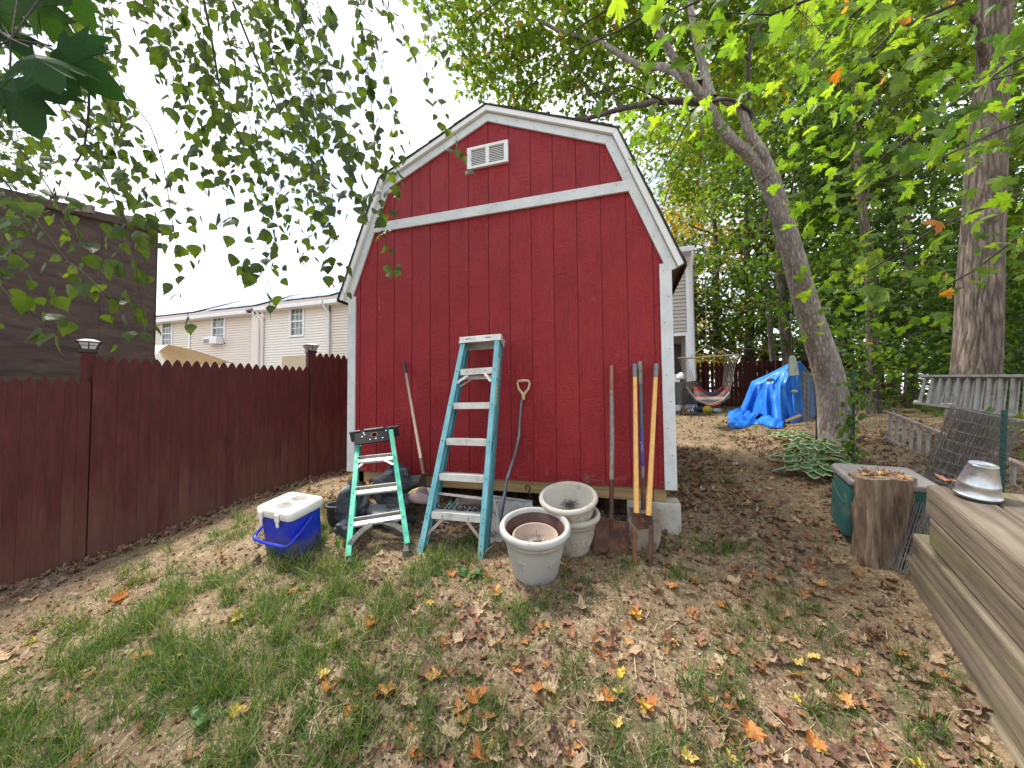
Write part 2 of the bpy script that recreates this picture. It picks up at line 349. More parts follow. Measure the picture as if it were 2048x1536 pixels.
M_DARKWOOD = mat('dark_soffit_wood', [(.09, .06, .04), (.16, .11, .07)], scale=3, stretch=(20, 1, 20), rough=.85, bump=.3)  # dark brown wood of the eave soffits
M_CONC = mat('concrete', [(.34, .32, .28), (.44, .42, .37), (.5, .48, .43)], scale=12, rough=.95, bump=.4, extra=patch((.26, .27, .16), 5, .52, .66))
def along(ax):   # wood grain running along one axis
    st = [22, 22, 22]; st[ax] = 1.6; return tuple(st)
shed = thing('barn_shed', (0, 1.5, -.11), 'red gambrel-roofed barn shed with white trim, standing on concrete blocks', 'shed')
SW = 1.4686; OUT = [(-SW, 0), (SW, 0), (SW, 1.884), (1.0663, 2.877), (0, 3.327), (-1.0663, 2.877), (-SW, 1.884)]
def top_z(x):
    x = abs(x)
    return 1.884+(SW-x)/(SW-1.0663)*(2.877-1.884) if x > 1.0663 else 2.877+(1.0663-x)/1.0663*(3.327-2.877)
SLO = 2.25   # rake board slopes out from here; boards run up behind the trim
def col_poly(x0, x1, z0, z1, off=.05):
    xs = sorted({x0, x1}|{x for x in (-1.0663, 0, 1.0663) if x0 < x < x1})
    top = [(x, min(z1, top_z(min(max(x, -SW), SW))+off)) for x in xs]
    return [(x0, z0), (x1, z0)]+top[::-1]
grooves = [k*.2032 for k in range(-7, 8)]; edges = [-1.54]+grooves+[1.54]
for a, b in zip(edges[:-1], edges[1:]):
    for z0, z1 in ((0, 2.485), (2.488, 9)):
        p = col_poly(a+.0035, b-.0035, z0, z1)
        if min(q[1] for q in p[2:]) <= z0+.02 and max(q[1] for q in p[2:]) <= z0+.05: continue
        p = [(x, max(z, z0+.001)) for x, z in p]
        MB().prism([(x, -.001, z) for x, z in p], (0, .0075, 0)).build('siding_board', M_RED, shed, bev=.0015)
o2 = [(-1.545, 0), (1.545, 0), (1.545, 1.8), (1.10, 2.90), (0, 3.36), (-1.10, 2.90), (-1.545, 1.8)]
MB().prism([(x, .008, z) for x, z in o2], (0, .012, 0)).build('front_panel', M_REDG, shed)
SD = 3.6
MB().prism([(x, SD, z) for x, z in o2], (0, .02, 0)).build('back_panel', M_RED, shed)
for s_ in (-1, 1): MB().box((min(s_*1.545, s_*1.53), .022, 0), (max(s_*1.545, s_*1.53), SD-.002, 1.80)).build('side_panel', M_RED, shed)
def slope_board(name, a, b, w, y0, y1, m, off=0, ca=None, cb=None, bev=.003):
    """board along inner edge a->b (x,z), its width w to the outside; ca, cb: mitre offsets"""
    a = V3((a[0], a[1])); b = V3((b[0], b[1])); d = (b-a)/np.linalg.norm(b-a); n = np.array([d[1], -d[0]])
    if n@((a+b)/2-np.array([0, 1.5])) < 0: n = -n
    A0, B0 = a+n*off, b+n*off; A1, B1 = a+n*(off+w), b+n*(off+w)
    A0 = A0+d*(ca or 0)*off; A1 = A1+d*(ca or 0)*(off+w); B0 = B0-d*(cb or 0)*off; B1 = B1-d*(cb or 0)*(off+w)
    return MB().prism([(q[0], y0, q[1]) for q in (A0, B0, B1, A1)], (0, y1-y0, 0)).build(name, m, shed, bev=bev)
th1 = math.atan2(.45, 1.0663); th2 = math.atan2(.993, .4023)
for s_ in (-1, 1):
    pk, kn = (0, 3.327), (s_*1.0663, 2.877); dl = np.array([.3755, -.927]); en = (s_*(1.0663+dl[0]*1.24), 2.877+dl[1]*1.24)
    mk = -math.tan((th2-th1)/2)
    slope_board('rake_trim', pk, kn, .075, -.022, -.002, M_TRIM, 0, -math.tan(th1), mk)
    slope_board('rake_trim', kn, en, .075, -.022, -.002, M_TRIM, 0, mk, 0)
    slope_board('rake_fascia', pk, kn, .046, -.052, -.008, M_VINYL, .079, -math.tan(th1), mk)
    slope_board('rake_fascia', kn, en, .046, -.052, -.008, M_VINYL, .079, mk, 0)
    # the roof itself, its shingles showing as a dark ragged edge
    slope_board('roof_slope', pk, kn, .009, -.062, SD+.06, M_SHINGLE, .127, -math.tan(th1), mk, 0)
    slope_board('roof_slope', kn, (en[0]+s_*.375*.03, en[1]-.927*.03), .009, -.062, SD+.06, M_SHINGLE, .127, mk, 0, 0)
    for (a, b) in ((pk, kn), (kn, en)):
        a = V3(a); b = V3(b); d = (b-a)/np.linalg.norm(b-a); n = np.array([d[1], -d[0]]); n = n if n[1]+n[0]*s_ > 0 else -n
        L_ = np.linalg.norm(b-a); k = int(L_/.14); mb = MB()
        for i in range(k):
            q0 = a+d*(i*L_/k)+n*.1365; q1 = a+d*((i+1)*L_/k+.01)+n*.138; q2 = q1+n*.005
            if i == 0: q0 = q0+d*.04
            mb.prism([(q[0], -.062-.003*(i % 2), q[1]) for q in (q0, q1, q2)], (0, SD+.14, 0))
        mb.build('shingles', M_SHINGLE, shed, kind='stuff')
    # soffit of the eave
    x0 = s_*1.575; x1 = en[0]+s_*.10
    a = V3((s_*1.0663, 2.877)); d = np.array([s_*.3755, -.927]); n = np.array([s_*.927, .3755])
    q = [a+d*.7+n*.05, a+d*1.235+n*.05, a+d*1.235+n*.125, a+d*.7+n*.125]
    q = [V3((s_*1.5455, 1.72)), a+d*1.235+n*.02, a+d*1.235+n*.125, V3((s_*1.5455, 1.99))]
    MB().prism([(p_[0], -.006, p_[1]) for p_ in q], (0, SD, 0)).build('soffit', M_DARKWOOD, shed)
    MB().box((min(s_*SW, s_*1.56), -.021, -.004), (max(s_*SW, s_*1.56), -.001, 1.80)).build('corner_trim', M_TRIM, shed, bev=.003)
MB().prism([(x, -.026, z) for x, z in ((-1.262, 2.438), (1.262, 2.438), (1.222, 2.532), (-1.222, 2.532))], (0, .0245, 0)).build('cross_trim', M_TRIM, shed, bev=.003)
vent = MB()
vx, vz0, vz1 = .203, 2.896, 3.102
for lo, hi in (((-vx, vz0), (vx, vz0+.026)), ((-vx, vz1-.026), (vx, vz1)), ((-vx, vz0+.026), (-vx+.04, vz1-.026)), ((vx-.04, vz0+.026), (vx, vz1-.026)), ((-.017, vz0+.026), (.017, vz1-.026))):
    vent.box((lo[0], -.03, lo[1]), (hi[0], -.0012, hi[1]))
vf = vent.build('gable_vent', M_VINYL, shed, bev=.002)
for sx in (-1, 1):
    for k in range(9):
        z = vz0+.034+k*.0163
        MB().beam((sx*.0172, -.012, z), (sx*.1628, -.012, z), .020, .004, (0, -.75, .66)).build('louvre_slat', M_VINYL, vf)
MB().box((-.162, -.0012, vz0+.027), (.162, -.0008, vz1-.027)).build('vent_backing', mat('vent_dark', [(.03, .03, .03), (.05, .05, .05)]), vf)
M_PTX = mat('treated_pine_long', [(.25, .155, .07), (.34, .225, .105), (.44, .31, .15)], scale=1, stretch=(2, 30, 60), rough=.8, bump=.25)
MB().box((-1.50, .03, -.112), (1.385, .068, -.006)).build('rim_joist', M_PTX, shed, bev=.002)
for s_ in (-1, 1): MB().box((min(s_*1.39, s_*1.485), .03, -.112), (max(s_*1.39, s_*1.485), SD, -.006)).build('skid', M_PTX, shed, bev=.002)
MB().box((-.05, .069, -.112), (.05, SD, -.006)).build('skid', M_PTX, shed)
MB().box((-1.5, .07, -.006), (1.5, SD-.03, -.0005)).build('floor_deck', M_PTX, shed)
for (x0, y0, lab) in ((1.18, .004, 'grey concrete block carrying the near right corner of the red shed'),
                      (1.18, 3.2, 'grey concrete block hidden under the far right corner of the shed'), (-1.56, 3.2, 'grey concrete block hidden under the far left corner of the shed'), (-.2, .5, 'grey concrete block under the middle skid of the shed')):
    z0 = H(x0+.2, y0+.1)-.06
    MB().box((x0, y0, z0), (x0+.405, y0+.2, -.1135)).build('concrete_block', M_CONC, None, bev=.006, loc=(x0+.2, y0+.1, z0), label=lab, cat='concrete block')

mb = MB()      # nail heads in the trim
for s_ in (-1, 1):
    for k in range(9): mb.tube([(s_*(1.50+.03*(k % 2)), -.0215, .06+.21*k), (s_*(1.50+.03*(k % 2)), -.0228, .06+.21*k)], .0045, 7)
    for a, b in (((0, 3.327), (1.0663, 2.877)), ((1.0663, 2.877), (1.53, 1.73))):
        a = V3(a); b = V3(b); d = (b-a)/np.linalg.norm(b-a); n = np.array([-d[1], d[0]])
        for k in range(6): q = a+(b-a)*(k+.5)/6+n*(.022+.03*(k % 2)); mb.tube([(s_*q[0], -.0225, q[1]), (s_*q[0], -.0238, q[1])], .004, 7)
for k in range(14): x = -1.15+2.3*k/13; mb.tube([(x, -.0265, 2.463+.045*(k % 2)), (x, -.0278, 2.463+.045*(k % 2))], .004, 7)
mb.build('nail_heads', mat('nail_rust', [(.10, .09, .085), (.2, .17, .15)]), shed, kind='stuff')
# ================================================================ picket fence on the left
M_PICKET = mat('maroon_stain', [(.052, .0088, .0098), (.074, .0125, .0125), (.098, .019, .016)], scale=4, stretch=(4, 4, .8), rough=.75, bump=.25, bscale=50, bstretch=(4, 4, .5),
               extra=both(patch((.125, .055, .038), 2.2, .56, 1.0, (3, 3, .6), zfade=(0, 1.0, .42)), patch((.16, .10, .075), 50, .7, .75, (1, 1, .3))))
FA = CAM[:2]+(np.array([-2.839, -1.297])-CAM[:2])*1.17; FD = np.array([2.186-2.839, 0]); FD = np.array([.653, 1.344]); FD = FD/np.linalg.norm(FD); FN = np.array([FD[1], -FD[0]])
def picket(name, parent, p, top, w, m, d=FD, n=FN, low=None, org=None):
    """one board with a French-gothic point, its foot just under the soil"""
    bot = (H(p[0], p[1])-.02) if low is None else low
    zr = top-.075; prof = [(-.5, 0), (.5, 0), (.5, zr-bot)]
    for u_, z in ((.47, .014), (.38, .033), (.26, .051), (.15, .065), (.06, .073), (-.06, .073), (-.15, .065), (-.26, .051), (-.38, .033), (-.47, .014)): prof.append((u_, zr-bot+z))
    prof.append((-.5, zr-bot))
    o_ = MB(); o_.prism([(d[0]*u_*w+p[0]+n[0]*.009, d[1]*u_*w+p[1]+n[1]*.009, bot+z) for u_, z in prof], (-n[0]*.018, -n[1]*.018, 0))
    b = o_.build(name, m, parent)
    # origin at the foot so grain and wear sit per board
    off = V3((p[0], p[1], bot))-rootloc(parent); b.data.transform(Matrix.Translation(-Vector(off))); b.location = Vector(off)
    return b
fence = thing('picket_fence', (FA[0], FA[1], H(*FA)), 'maroon stained gothic picket fence stepping up beside the red shed', 'fence')
PW = .0772
def fpt(s_, off=0): return FA+FD*s_+FN*off
for s0, cnt, top in ((-.015, 24, 1.163), (-.102-24*PW, 25, .93), (1.853, 30, 1.356), (-.14-49*PW, 24, .70)):
    for k in range(cnt):
        s_ = s0+k*PW; j = random.uniform(-.006, .006)
        p = fpt(s_+random.uniform(-.0008, .0008), random.uniform(-.003, .003))
        picket('picket', fence, p, top+j+(.03*(k/17-.5) if top < 1 else 0), PW-random.choice((-.0004, .0004, .0008, .002)), M_PICKET)
for s0, s1, top in ((-.04, 1.78, 1.163), (-1.98, -.13, .92), (1.90, 4.2, 1.356)):
    for dz in (.25, .75, 1.2 if top > 1 else 1.1):
        a, b = fpt(s0, -.035), fpt(s1, -.035)
        MB().beam((a[0], a[1], top-dz), (b[0], b[1], top-dz), .035, .085).build('rail', M_PICKET, fence)
def post_top(s_, py):
    p = fpt(s_, -.085); v = [px_z(p, z) for z in (0, 1.)]; return (v[0]-py)/(v[0]-v[1])
def px_z(p, z):
    d = np.array([p[0], p[1], z])-CAM; return 768-FOC*(d@UP)/(d@FW)
FENCE_Z1, FENCE_Z2 = post_top(-.088, 701), post_top(1.845, 703)
M_BLACKM = mat('black_plastic', [(.015, .015, .018), (.03, .03, .033)], scale=20, rough=.4, bump=.05)
M_FROST = mat('frosted_glass', [(.5, .53, .56), (.62, .65, .68)], scale=8, rough=.25, bump=.05)
M_SOLAR = mat('solar_cap', [(.42, .44, .50), (.5, .52, .58)], scale=8, rough=.2, bump=0)
for s_, zt, lab in ((-.088, FENCE_Z1, 'solar lantern cap on the near fence post, before the plywood wall'), (1.845, FENCE_Z2, 'solar lantern cap on the fence post near the shed, before the houses')):
    p = fpt(s_, -.085); a = rootloc(fence)
    zb = H(p[0], p[1])-.1; po = MB()
    d3 = V3((*FD, 0)); n3 = V3((*FN, 0))
    po.beam((p[0], p[1], zb), (p[0], p[1], zt), .095, .095, n3).build('post', M_PICKET, fence, bev=.004)
    sl_ = thing('post_lantern', (p[0], p[1], zt), lab, 'post light', 'solar lanterns capping the fence posts')
    def ring(r0, r1, z0, z1, n=4):
        c = V3((p[0], p[1], zt)); k = [(d3*i+n3*j) for i, j in ((-1, -1), (1, -1), (1, 1), (-1, 1))]
        return MB().add([c+q*r0+(0, 0, z0) for q in k]+[c+q*r1+(0, 0, z1) for q in k], [(3, 2, 1, 0), (4, 5, 6, 7)]+[(i, (i+1) % 4, (i+1) % 4+4, i+4) for i in range(4)])
    ring(.058, .058, -.02, .012).build('base', M_BLACKM, sl_, bev=.002)
    ring(.042, .066, .013, .075).build('glass', M_FROST, sl_)
    fr_ = MB(); c = V3((p[0], p[1], zt))
    for i in range(4):
        a_, b_ = [(-1, -1), (1, -1), (1, 1), (-1, 1)][i], [(1, -1), (1, 1), (-1, 1), (-1, -1)][i]
        for t in (0, .5, 1):
            q = np.array(a_)*(1-t)+np.array(b_)*t
            fr_.beam(c+(d3*q[0]+n3*q[1])*.0435+(0, 0, .012), c+(d3*q[0]+n3*q[1])*.0685+(0, 0, .076), .005, .005, (0, .2, 1) if False else n3+d3*.3)
        fr_.beam(c+(d3*a_[0]+n3*a_[1])*.056+(0, 0, .045), c+(d3*b_[0]+n3*b_[1])*.056+(0, 0, .045), .004, .004)
    fr_.build('frame', M_BLACKM, sl_)
    ring(.083, .080, .0765, .084).build('cap_rim', M_BLACKM, sl_); ring(.076, .03, .0845, .108).build('solar_cap', M_SOLAR, sl_)
# ================================================================ plywood wall of the neighbour's shed, left
M_PLY = mat('weathered_plywood', [(.065, .046, .043), (.10, .073, .065), (.135, .10, .087)], scale=1.6, stretch=(2.2, 2.2, 9), rough=.9, bump=.35, bscale=3, bstretch=(3, 3, 40), dist=.5,
            extra=patch((.035, .024, .022), 3, .6, .74, (1, 1, 4)))
def pw(px, py, a, b):   # sight line onto the vertical plane through a and b (x, y)
    v = ray(px, py); d = V3(b)-V3(a); nn = np.array([-d[1], d[0]]); return CAM+v*(((V3(a)-CAM[:2])@nn)/(v[:2]@nn))
PB = P(313, 600, 5.0); PA_ = P(0, 600, 3.5); pa, pb = PA_[:2], PB[:2]
pc = pa-(pb-pa)*.6
zt_b = pw(313, 462, pa, pb)[2]; zt_a = pw(0, 390, pa, pb)[2]; zt_c = zt_a-(zt_b-zt_a)*.6
ply = thing('plywood_shed', (pb[0], pb[1], H(*pb)), 'tall dark weathered plywood wall with bare rafter ends, behind the picket fence', 'shed')
dd = (pb-pa)/np.linalg.norm(pb-pa); nn_ = np.array([dd[1], -dd[0]])
if nn_@(CAM[:2]-pb) < 0: nn_ = -nn_
def wallpt(t, z, off=0): q = pc+(pb-pc)*t; return (q[0]+nn_[0]*off, q[1]+nn_[1]*off, z)
def topz(t): return zt_c+(zt_b-zt_c)*t
seams = [0, .36, .72, 1.0]; zsp = [-.9, .30, .98, 9]
for i in range(3):
    for j in range(3):
        t0, t1 = seams[i]+.002, seams[i+1]-.002*(i < 2); z0, z1 = zsp[j]+.003, zsp[j+1]
        a_, b_ = (topz(t0), topz(t1)) if j == 2 else (z1, z1)
        MB().prism([wallpt(t0, z0), wallpt(t1, z0), wallpt(t1, b_), wallpt(t0, a_)], (-nn_[0]*.016, -nn_[1]*.016, 0)).build('plywood_sheet', M_PLY, ply)
q1 = pb-nn_*2.2
MB().prism([(pb[0], pb[1], -.9), (q1[0], q1[1], -.9), (q1[0], q1[1], topz(1)+.3), (pb[0], pb[1], topz(1)-.01)], (dd[0]*-.02, dd[1]*-.02, 0)).build('side_wall', M_PLY, ply)
M_GREYWOOD = mat('grey_weathered_wood', [(.15, .12, .105), (.23, .19, .17), (.30, .26, .23)], scale=3, stretch=(3, 3, 20), rough=.9, bump=.3)
fb = MB(); fb.beam(wallpt(-.0, topz(0)+.03, .03), wallpt(1.0, topz(1)+.02, .03), .025, .09); fb.build('fascia_board', M_PLY, ply, bev=.003)
for t, up_ in ((.78, .10), (.94, .09), (.55, .08)):
    a = V3(wallpt(t, topz(t)+up_, -.6)); b = V3(wallpt(t+.055, topz(t)+up_-.02, .22)); MB().beam(a, b, .04, .09).build('rafter', M_GREYWOOD, ply, bev=.004)

# ================================================================ row of two-storey townhouses beyond
HY = 9.4
def hp(px, py, off=0): return PY(px, py, HY-off)
def vinyl(name, c): return mat(name, [tuple(x*.93 for x in c), c], scale=2, rough=.6, bump=.05)
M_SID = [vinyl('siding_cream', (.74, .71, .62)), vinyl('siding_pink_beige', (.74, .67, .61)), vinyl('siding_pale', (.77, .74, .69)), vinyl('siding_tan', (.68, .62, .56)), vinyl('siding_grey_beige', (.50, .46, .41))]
M_WH = mat('white_house_trim', [(.70, .71, .73), (.78, .79, .8)], scale=3, rough=.5, bump=.02)
M_PANE = mat('window_glass', [(.05, .06, .065), (.12, .14, .14), (.30, .33, .33)], scale=2.5, rough=.08, bump=0, spec=.8)
M_ROOF = mat('grey_brown_shingles', [(.13, .11, .10), (.2, .175, .16)], scale=12, rough=.95, bump=.5, bscale=40)
M_SOLARP = mat('solar_glass', [(.20, .27, .42), (.25, .32, .46)], scale=1, rough=.12, bump=0, spec=.8)
def facade(x0, x1, z0, z1, y, holes=(), pitch=.115):
    """lapped siding: each course a sloping face with a little step under it, cut round the openings"""
    mb = MB(); z = z0
    while z < z1-.01:
        zz = min(z+pitch, z1); segs = [(x0, x1)]
        for a, b, c, d in holes:
            if zz > c+.01 and z < d-.01:
                segs = [s2 for s_ in segs for s2 in ((s_[0], min(s_[1], a)), (max(s_[0], b), s_[1])) if s2[1]-s2[0] > .01]
        for a, b in segs:
            mb.add([(a, y-.04, z), (b, y-.04, z), (b, y, zz), (a, y, zz), (a, y, z), (b, y, z)], [(0, 1, 2, 3), (1, 0, 4, 5)])
        z = zz
    return mb
def window(par, x0, x1, z0, z1, y, nx=3, ny=4, wname='window'):
    f = MB(); w = .09
    for a in (((x0-w, z0-w), (x1+w, z0)), ((x0-w, z1), (x1+w, z1+w)), ((x0-w, z0), (x0, z1)), ((x1, z0), (x1+w, z1))): f.box((a[0][0], y-.06, a[0][1]), (a[1][0], y+.03, a[1][1]))
    fo = f.build(wname, M_WH, par)
    zm = (z0+z1)/2; MB().box((x0, y-.035, zm-.03), (x1, y+.02, zm+.03)).build('meeting_rail', M_WH, fo)
    g = MB()
    for i in range(1, nx): xx = x0+(x1-x0)*i/nx; g.box((xx-.012, y-.012, z0), (xx+.012, y+.003, z1))
    for i in range(1, ny):
        if i*2 == ny: continue
        zz = z0+(z1-z0)*i/ny; g.box((x0, y-.0125, zz-.012), (x1, y+.0028, zz+.012))
    g.build('muntins', M_WH, fo)
    for a, b in ((z0, zm-.03), (zm+.03, z1)): MB().box((x0, y+.004, a), (x1, y+.012, b)).build('pane', M_PANE, fo)
    return fo
def zat(px, py): return hp(px, py)[2]
def xat(px, py=650): return hp(px, py)[0]
eL = hp(322, 640); eR = hp(690, 592)
ZE = 4.72
def house(px0, px1, m, label, yoff, wins=(), eave=ZE, group=None, depth=7, solar=None, rear_patio=None):
    y = HY+yoff
    x0 = PY(px0, 650, y)[0]; x1 = PY(px1, 650, y)[0]; hs = thing('townhouse', ((x0+x1)/2, y, H((x0+x1)/2, y)), label, 'house', 'beige two-storey townhouses in a row beyond the fence')
    gz = H((x0+x1)/2, y)-.3; holes = []
    for (a, b, c, d) in wins:
        X0, Z1 = PY(a, c, y)[0], PY((a+b)/2, c, y)[2]; X1, Z0 = PY(b, c, y)[0], PY((a+b)/2, d, y)[2]
        holes.append((X0-.08, X1+.08, Z0-.08, Z1+.08)); window(hs, X0, X1, Z0, Z1, y)
    facade(x0, x1, gz, eave, y, holes).build('siding', m, hs)
    MB().box((x0+.01, y+.35, gz), (x1-.01, y+depth, eave-.02)).build('wall_core', m, hs)
    w_ = MB()
    for s_, xx in ((0, x0), (1, x1)): w_.box((xx-.06, y-.055, gz), (xx+.06, y-.041, eave))
    w_.build('corner_post', M_WH, hs)
    MB().box((x0-.05, y-.38, eave-.02), (x1+.05, y+.34, eave+.02)).build('soffit', M_WH, hs)
    MB().box((x0-.05, y-.47, eave-.04), (x1+.05, y-.385, eave+.11)).build('gutter', M_WH, hs, bev=.015)
    ym = y+depth/2; zr = eave+.10+(ym-y+.4)*.5
    MB().prism([(x0-.08, y-.45, eave+.115), (x0-.08, ym, zr), (x0-.08, y+depth+.4, eave+.115)], (x1-x0+.16, 0, 0)).build('roof', M_ROOF, hs)
    if solar:
        for k in range(solar):
            sx0 = x0+.4+k*(x1-x0-.8)/solar; sx1 = sx0+(x1-x0-.8)/solar-.06
            f_ = lambda t, o_: (y-.45+t*(ym-y+.45), eave+.115+t*(zr-eave-.115)+o_)
            a, b = f_(.22, .06), f_(.72, .06)
            MB().prism([(sx0, *a), (sx1, *a), (sx1, *b), (sx0, *b)], (0, .012, .035)).build('solar_panel', M_SOLARP, hs)
    return hs, x0, x1, y
hA, *_ = house(250, 381, M_SID[0], 'cream-sided townhouse at the far left of the row, beside the plywood wall', .25, [(327, 345, 645, 690)], solar=3)
hB, bx0, bx1, by = house(381, 508, M_SID[1], 'pinkish-beige townhouse with an air conditioner in its upper window', .235, [(428, 450, 629, 682)], solar=4)
hC, cx0, cx1, cy = house(527, 661, M_SID[2], 'pale off-white townhouse between two white downspouts, right of the pink one', 0, [(584, 607, 615, 670)], solar=4)
hD, *_ = house(662, 860, M_SID[3], 'tan townhouse half hidden behind the left side of the red shed', .0)
jx0, jx1 = PY(508, 650, HY+.25)[0]+.07, PY(527, 650, HY)[0]-.07
MB().box((jx0-.02, HY+.10, -.2), (jx1+.1, HY+.6, ZE-.03)).build('return_wall', M_SID[1], hB)
for x, y, z in ((PY(660, 650, HY)[0]+.02, HY-.09, ZE), (PY(517, 650, HY)[0]+.05, HY-.02, ZE), (PY(529, 650, HY)[0], HY-.08, ZE)):
    MB().tube([(x+.0, y-.3, z-.02), (x, y-.3, z-.10), (x, y, z-.32), (x, y, -.2)], .045, 8).build('downspout', M_WH, hC)
MB().box((PY(566, 720, HY)[0], HY-.05, -.2), (PY(658, 720, HY)[0], HY-.026, PY(600, 711, HY)[2])).build('patio_opening', mat('sand_shade', [(.45, .37, .25), (.52, .43, .3)], scale=1), hC)
a = PY(420, 676, by-.1); b = PY(446, 688, by-.1)
ac = thing('air_conditioner', (a[0], by, a[2]), 'white window air conditioner sticking out of the pink townhouse', 'air conditioner')
MB().box((a[0], by-.42, b[2]), (b[0], by-.07, a[2])).build('housing', M_WH, ac, bev=.01)
g_ = MB()
for k in range(7): g_.box((a[0]+.04, by-.428, b[2]+.03+k*.028), (a[0]+(b[0]-a[0])*.48, by-.421, b[2]+.045+k*.028))
g_.build('grille', mat('ac_grille', [(.12, .13, .12), (.16, .17, .16)]), ac)
MB().box((PY(425, 690, by)[0], by-.062, b[2]-.06), (PY(455, 690, by)[0], by-.0605, b[2]-.02)).build('bracket', M_WH, ac)
# gazebo top over the fence
gz_ = thing('gazebo', (*P(375, 720, 9)[:2], H(*P(375, 720, 9)[:2])), 'beige fabric gazebo canopy poking above the fence before the pink townhouse', 'gazebo')
M_CANV = mat('beige_canvas', [(.62, .56, .46), (.74, .68, .58), (.80, .76, .68)], scale=2, stretch=(1.5, 1.5, .3), rough=.9, bump=.2)
c0 = P(335, 690, 9); gxy = c0[:2]; gw = .95
def canv(u, v):
    t = v; x = gxy[0]-.3+(u*2-1)*gw*(.28+t*1.05)+.1; return (x, gxy[1]-gw*t*.9, c0[2]-.42*t**1.35-.03*math.sin(u*19)*t)
MB().grid(canv, 40, 10).build('canopy', M_CANV, gz_, thick=.006)
def canvr(u, v): q = canv(u, v); return (q[0], 2*gxy[1]-q[1], q[2]-.002)
MB().grid(canvr, 24, 8).build('canopy_back', M_CANV, gz_, thick=.006)
e_ = MB(); ql, qr = canv(0, 1), canv(1, 1)
e_.beam((ql[0], ql[1]+.02, ql[2]-.05), (qr[0], qr[1]+.02, qr[2]-.05), .03, .06); e_.beam((qr[0]-.03, qr[1]+.03, qr[2]-.05), (qr[0]-.03, qr[1]+.03, H(qr[0], qr[1])), .06, .06, (0, 1, 0)); e_.beam((ql[0]+.03, ql[1]+.03, ql[2]-.05), (ql[0]+.03, ql[1]+.03, H(ql[0], ql[1])), .06, .06, (0, 1, 0))
e_.build('frame', M_BLACKM, gz_)
# house at the right of the shed
y = HY; X1 = PY(1383, 600, y)[0]; zt = PY(1375, 512, y)[2]
hR = thing('townhouse', (X1-2, y, H(X1-2, y)), 'grey-beige house end seen right of the shed, above the covered grill', 'house', 'beige two-storey townhouses in a row beyond the fence')
zdt = PY(1360, 672, y)[2]; xd1 = PY(1373, 700, y)[0]
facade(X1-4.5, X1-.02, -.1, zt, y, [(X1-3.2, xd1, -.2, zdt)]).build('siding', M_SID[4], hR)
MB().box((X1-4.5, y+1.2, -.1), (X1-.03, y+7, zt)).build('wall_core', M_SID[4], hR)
MB().box((xd1+.02, y+.005, -.1), (X1-.03, y+1.195, zt)).build('side_wall', M_SID[4], hR)
MB().box((X1-.16, y-.06, -.1), (X1, y-.041, zt)).build('corner_post', M_WH, hR)
MB().box((xd1-.02, y-.045, -.1), (xd1+.10, y+.01, zdt)).build('door_trim', M_WH, hR); MB().box((X1-3.2, y-.046, zdt), (xd1+.10, y+.01, zdt+.1)).build('door_trim', M_WH, hR)
MB().box((X1-3.2, y+1.17, -.1), (xd1, y+1.19, zdt-.1)).build('patio_door', mat('porch_dark', [(.04, .03, .025), (.07, .055, .05)], rough=.3), hR)
MB().box((X1-4.5, y-.40, zt-.02), (X1+.03, y+.3, zt+.02)).build('soffit', M_WH, hR)
MB().box((X1-4.5, y-.50, zt-.02), (X1+.05, y-.41, zt+.13)).build('gutter', M_WH, hR, bev=.015)
MB().tube([(X1+.0, y-.42, zt-.02), (X1+.0, y-.42, zt-.12), (X1+.0, y-.10, zt-.4), (X1+.0, y-.10, 0)], .05, 8).build('downspout', M_WH, hR)
MB().prism([(X1+.05, y-.48, zt+.135), (X1+.05, y+3.5, zt+1.3), (X1+.05, y+7.5, zt+.1)], (-5, 0, 0)).build('roof', M_ROOF, hR)
fr = MB(); fx0, fx1 = X1-.95, X1-.36
fr.box((fx0, y+.2, .25), (fx1, y+.8, 1.45)); fr.build('porch_cabinet', M_VINYL, hR, bev=.02)

# ================================================================ rear fence, frontal, far right
M_RFENCE = mat('rear_fence_stain', [(.05, .012, .010), (.085, .02, .016)], scale=3, stretch=(4, 4, 1), rough=.85, bump=.2)
FY = 11.6
def rz(px, py): return PY(px, py, FY)
xl, xr = rz(1388, 760)[0], rz(1660, 760)[0]; zt = rz(1480, 722)[2]
rf = thing('rear_fence', ((xl+xr)/2, FY, H((xl+xr)/2, FY)), 'dark red board fence closing the yard behind the hammock chair', 'fence')
x = xl; k = 0
while x < xr+1.5:
    gap = .05 if k < 7 else .008; pk_w = .10 if k < 7 else .14
    picket('picket', rf, (x, FY), zt+random.uniform(-.01, .01)+(.0 if k < 7 else -.02), pk_w, M_RFENCE, (1, 0), (0, -1), low=H(x, FY)+.02)
    x += pk_w+gap; k += 1
for dz in (.22, .95, 1.5): MB().box((xl-.05, FY-.055, zt-dz-.05), (xr+1.5, FY-.012, zt-dz+.045)).build('rail', M_RFENCE, rf)
for px in (1524, 1552, 1620, 1410): q = rz(px, 740); MB().box((q[0]-.05, FY-.16, H(q[0], FY)-.1), (q[0]+.05, FY-.058, zt+.02)).build('post', M_RFENCE, rf, bev=.004)
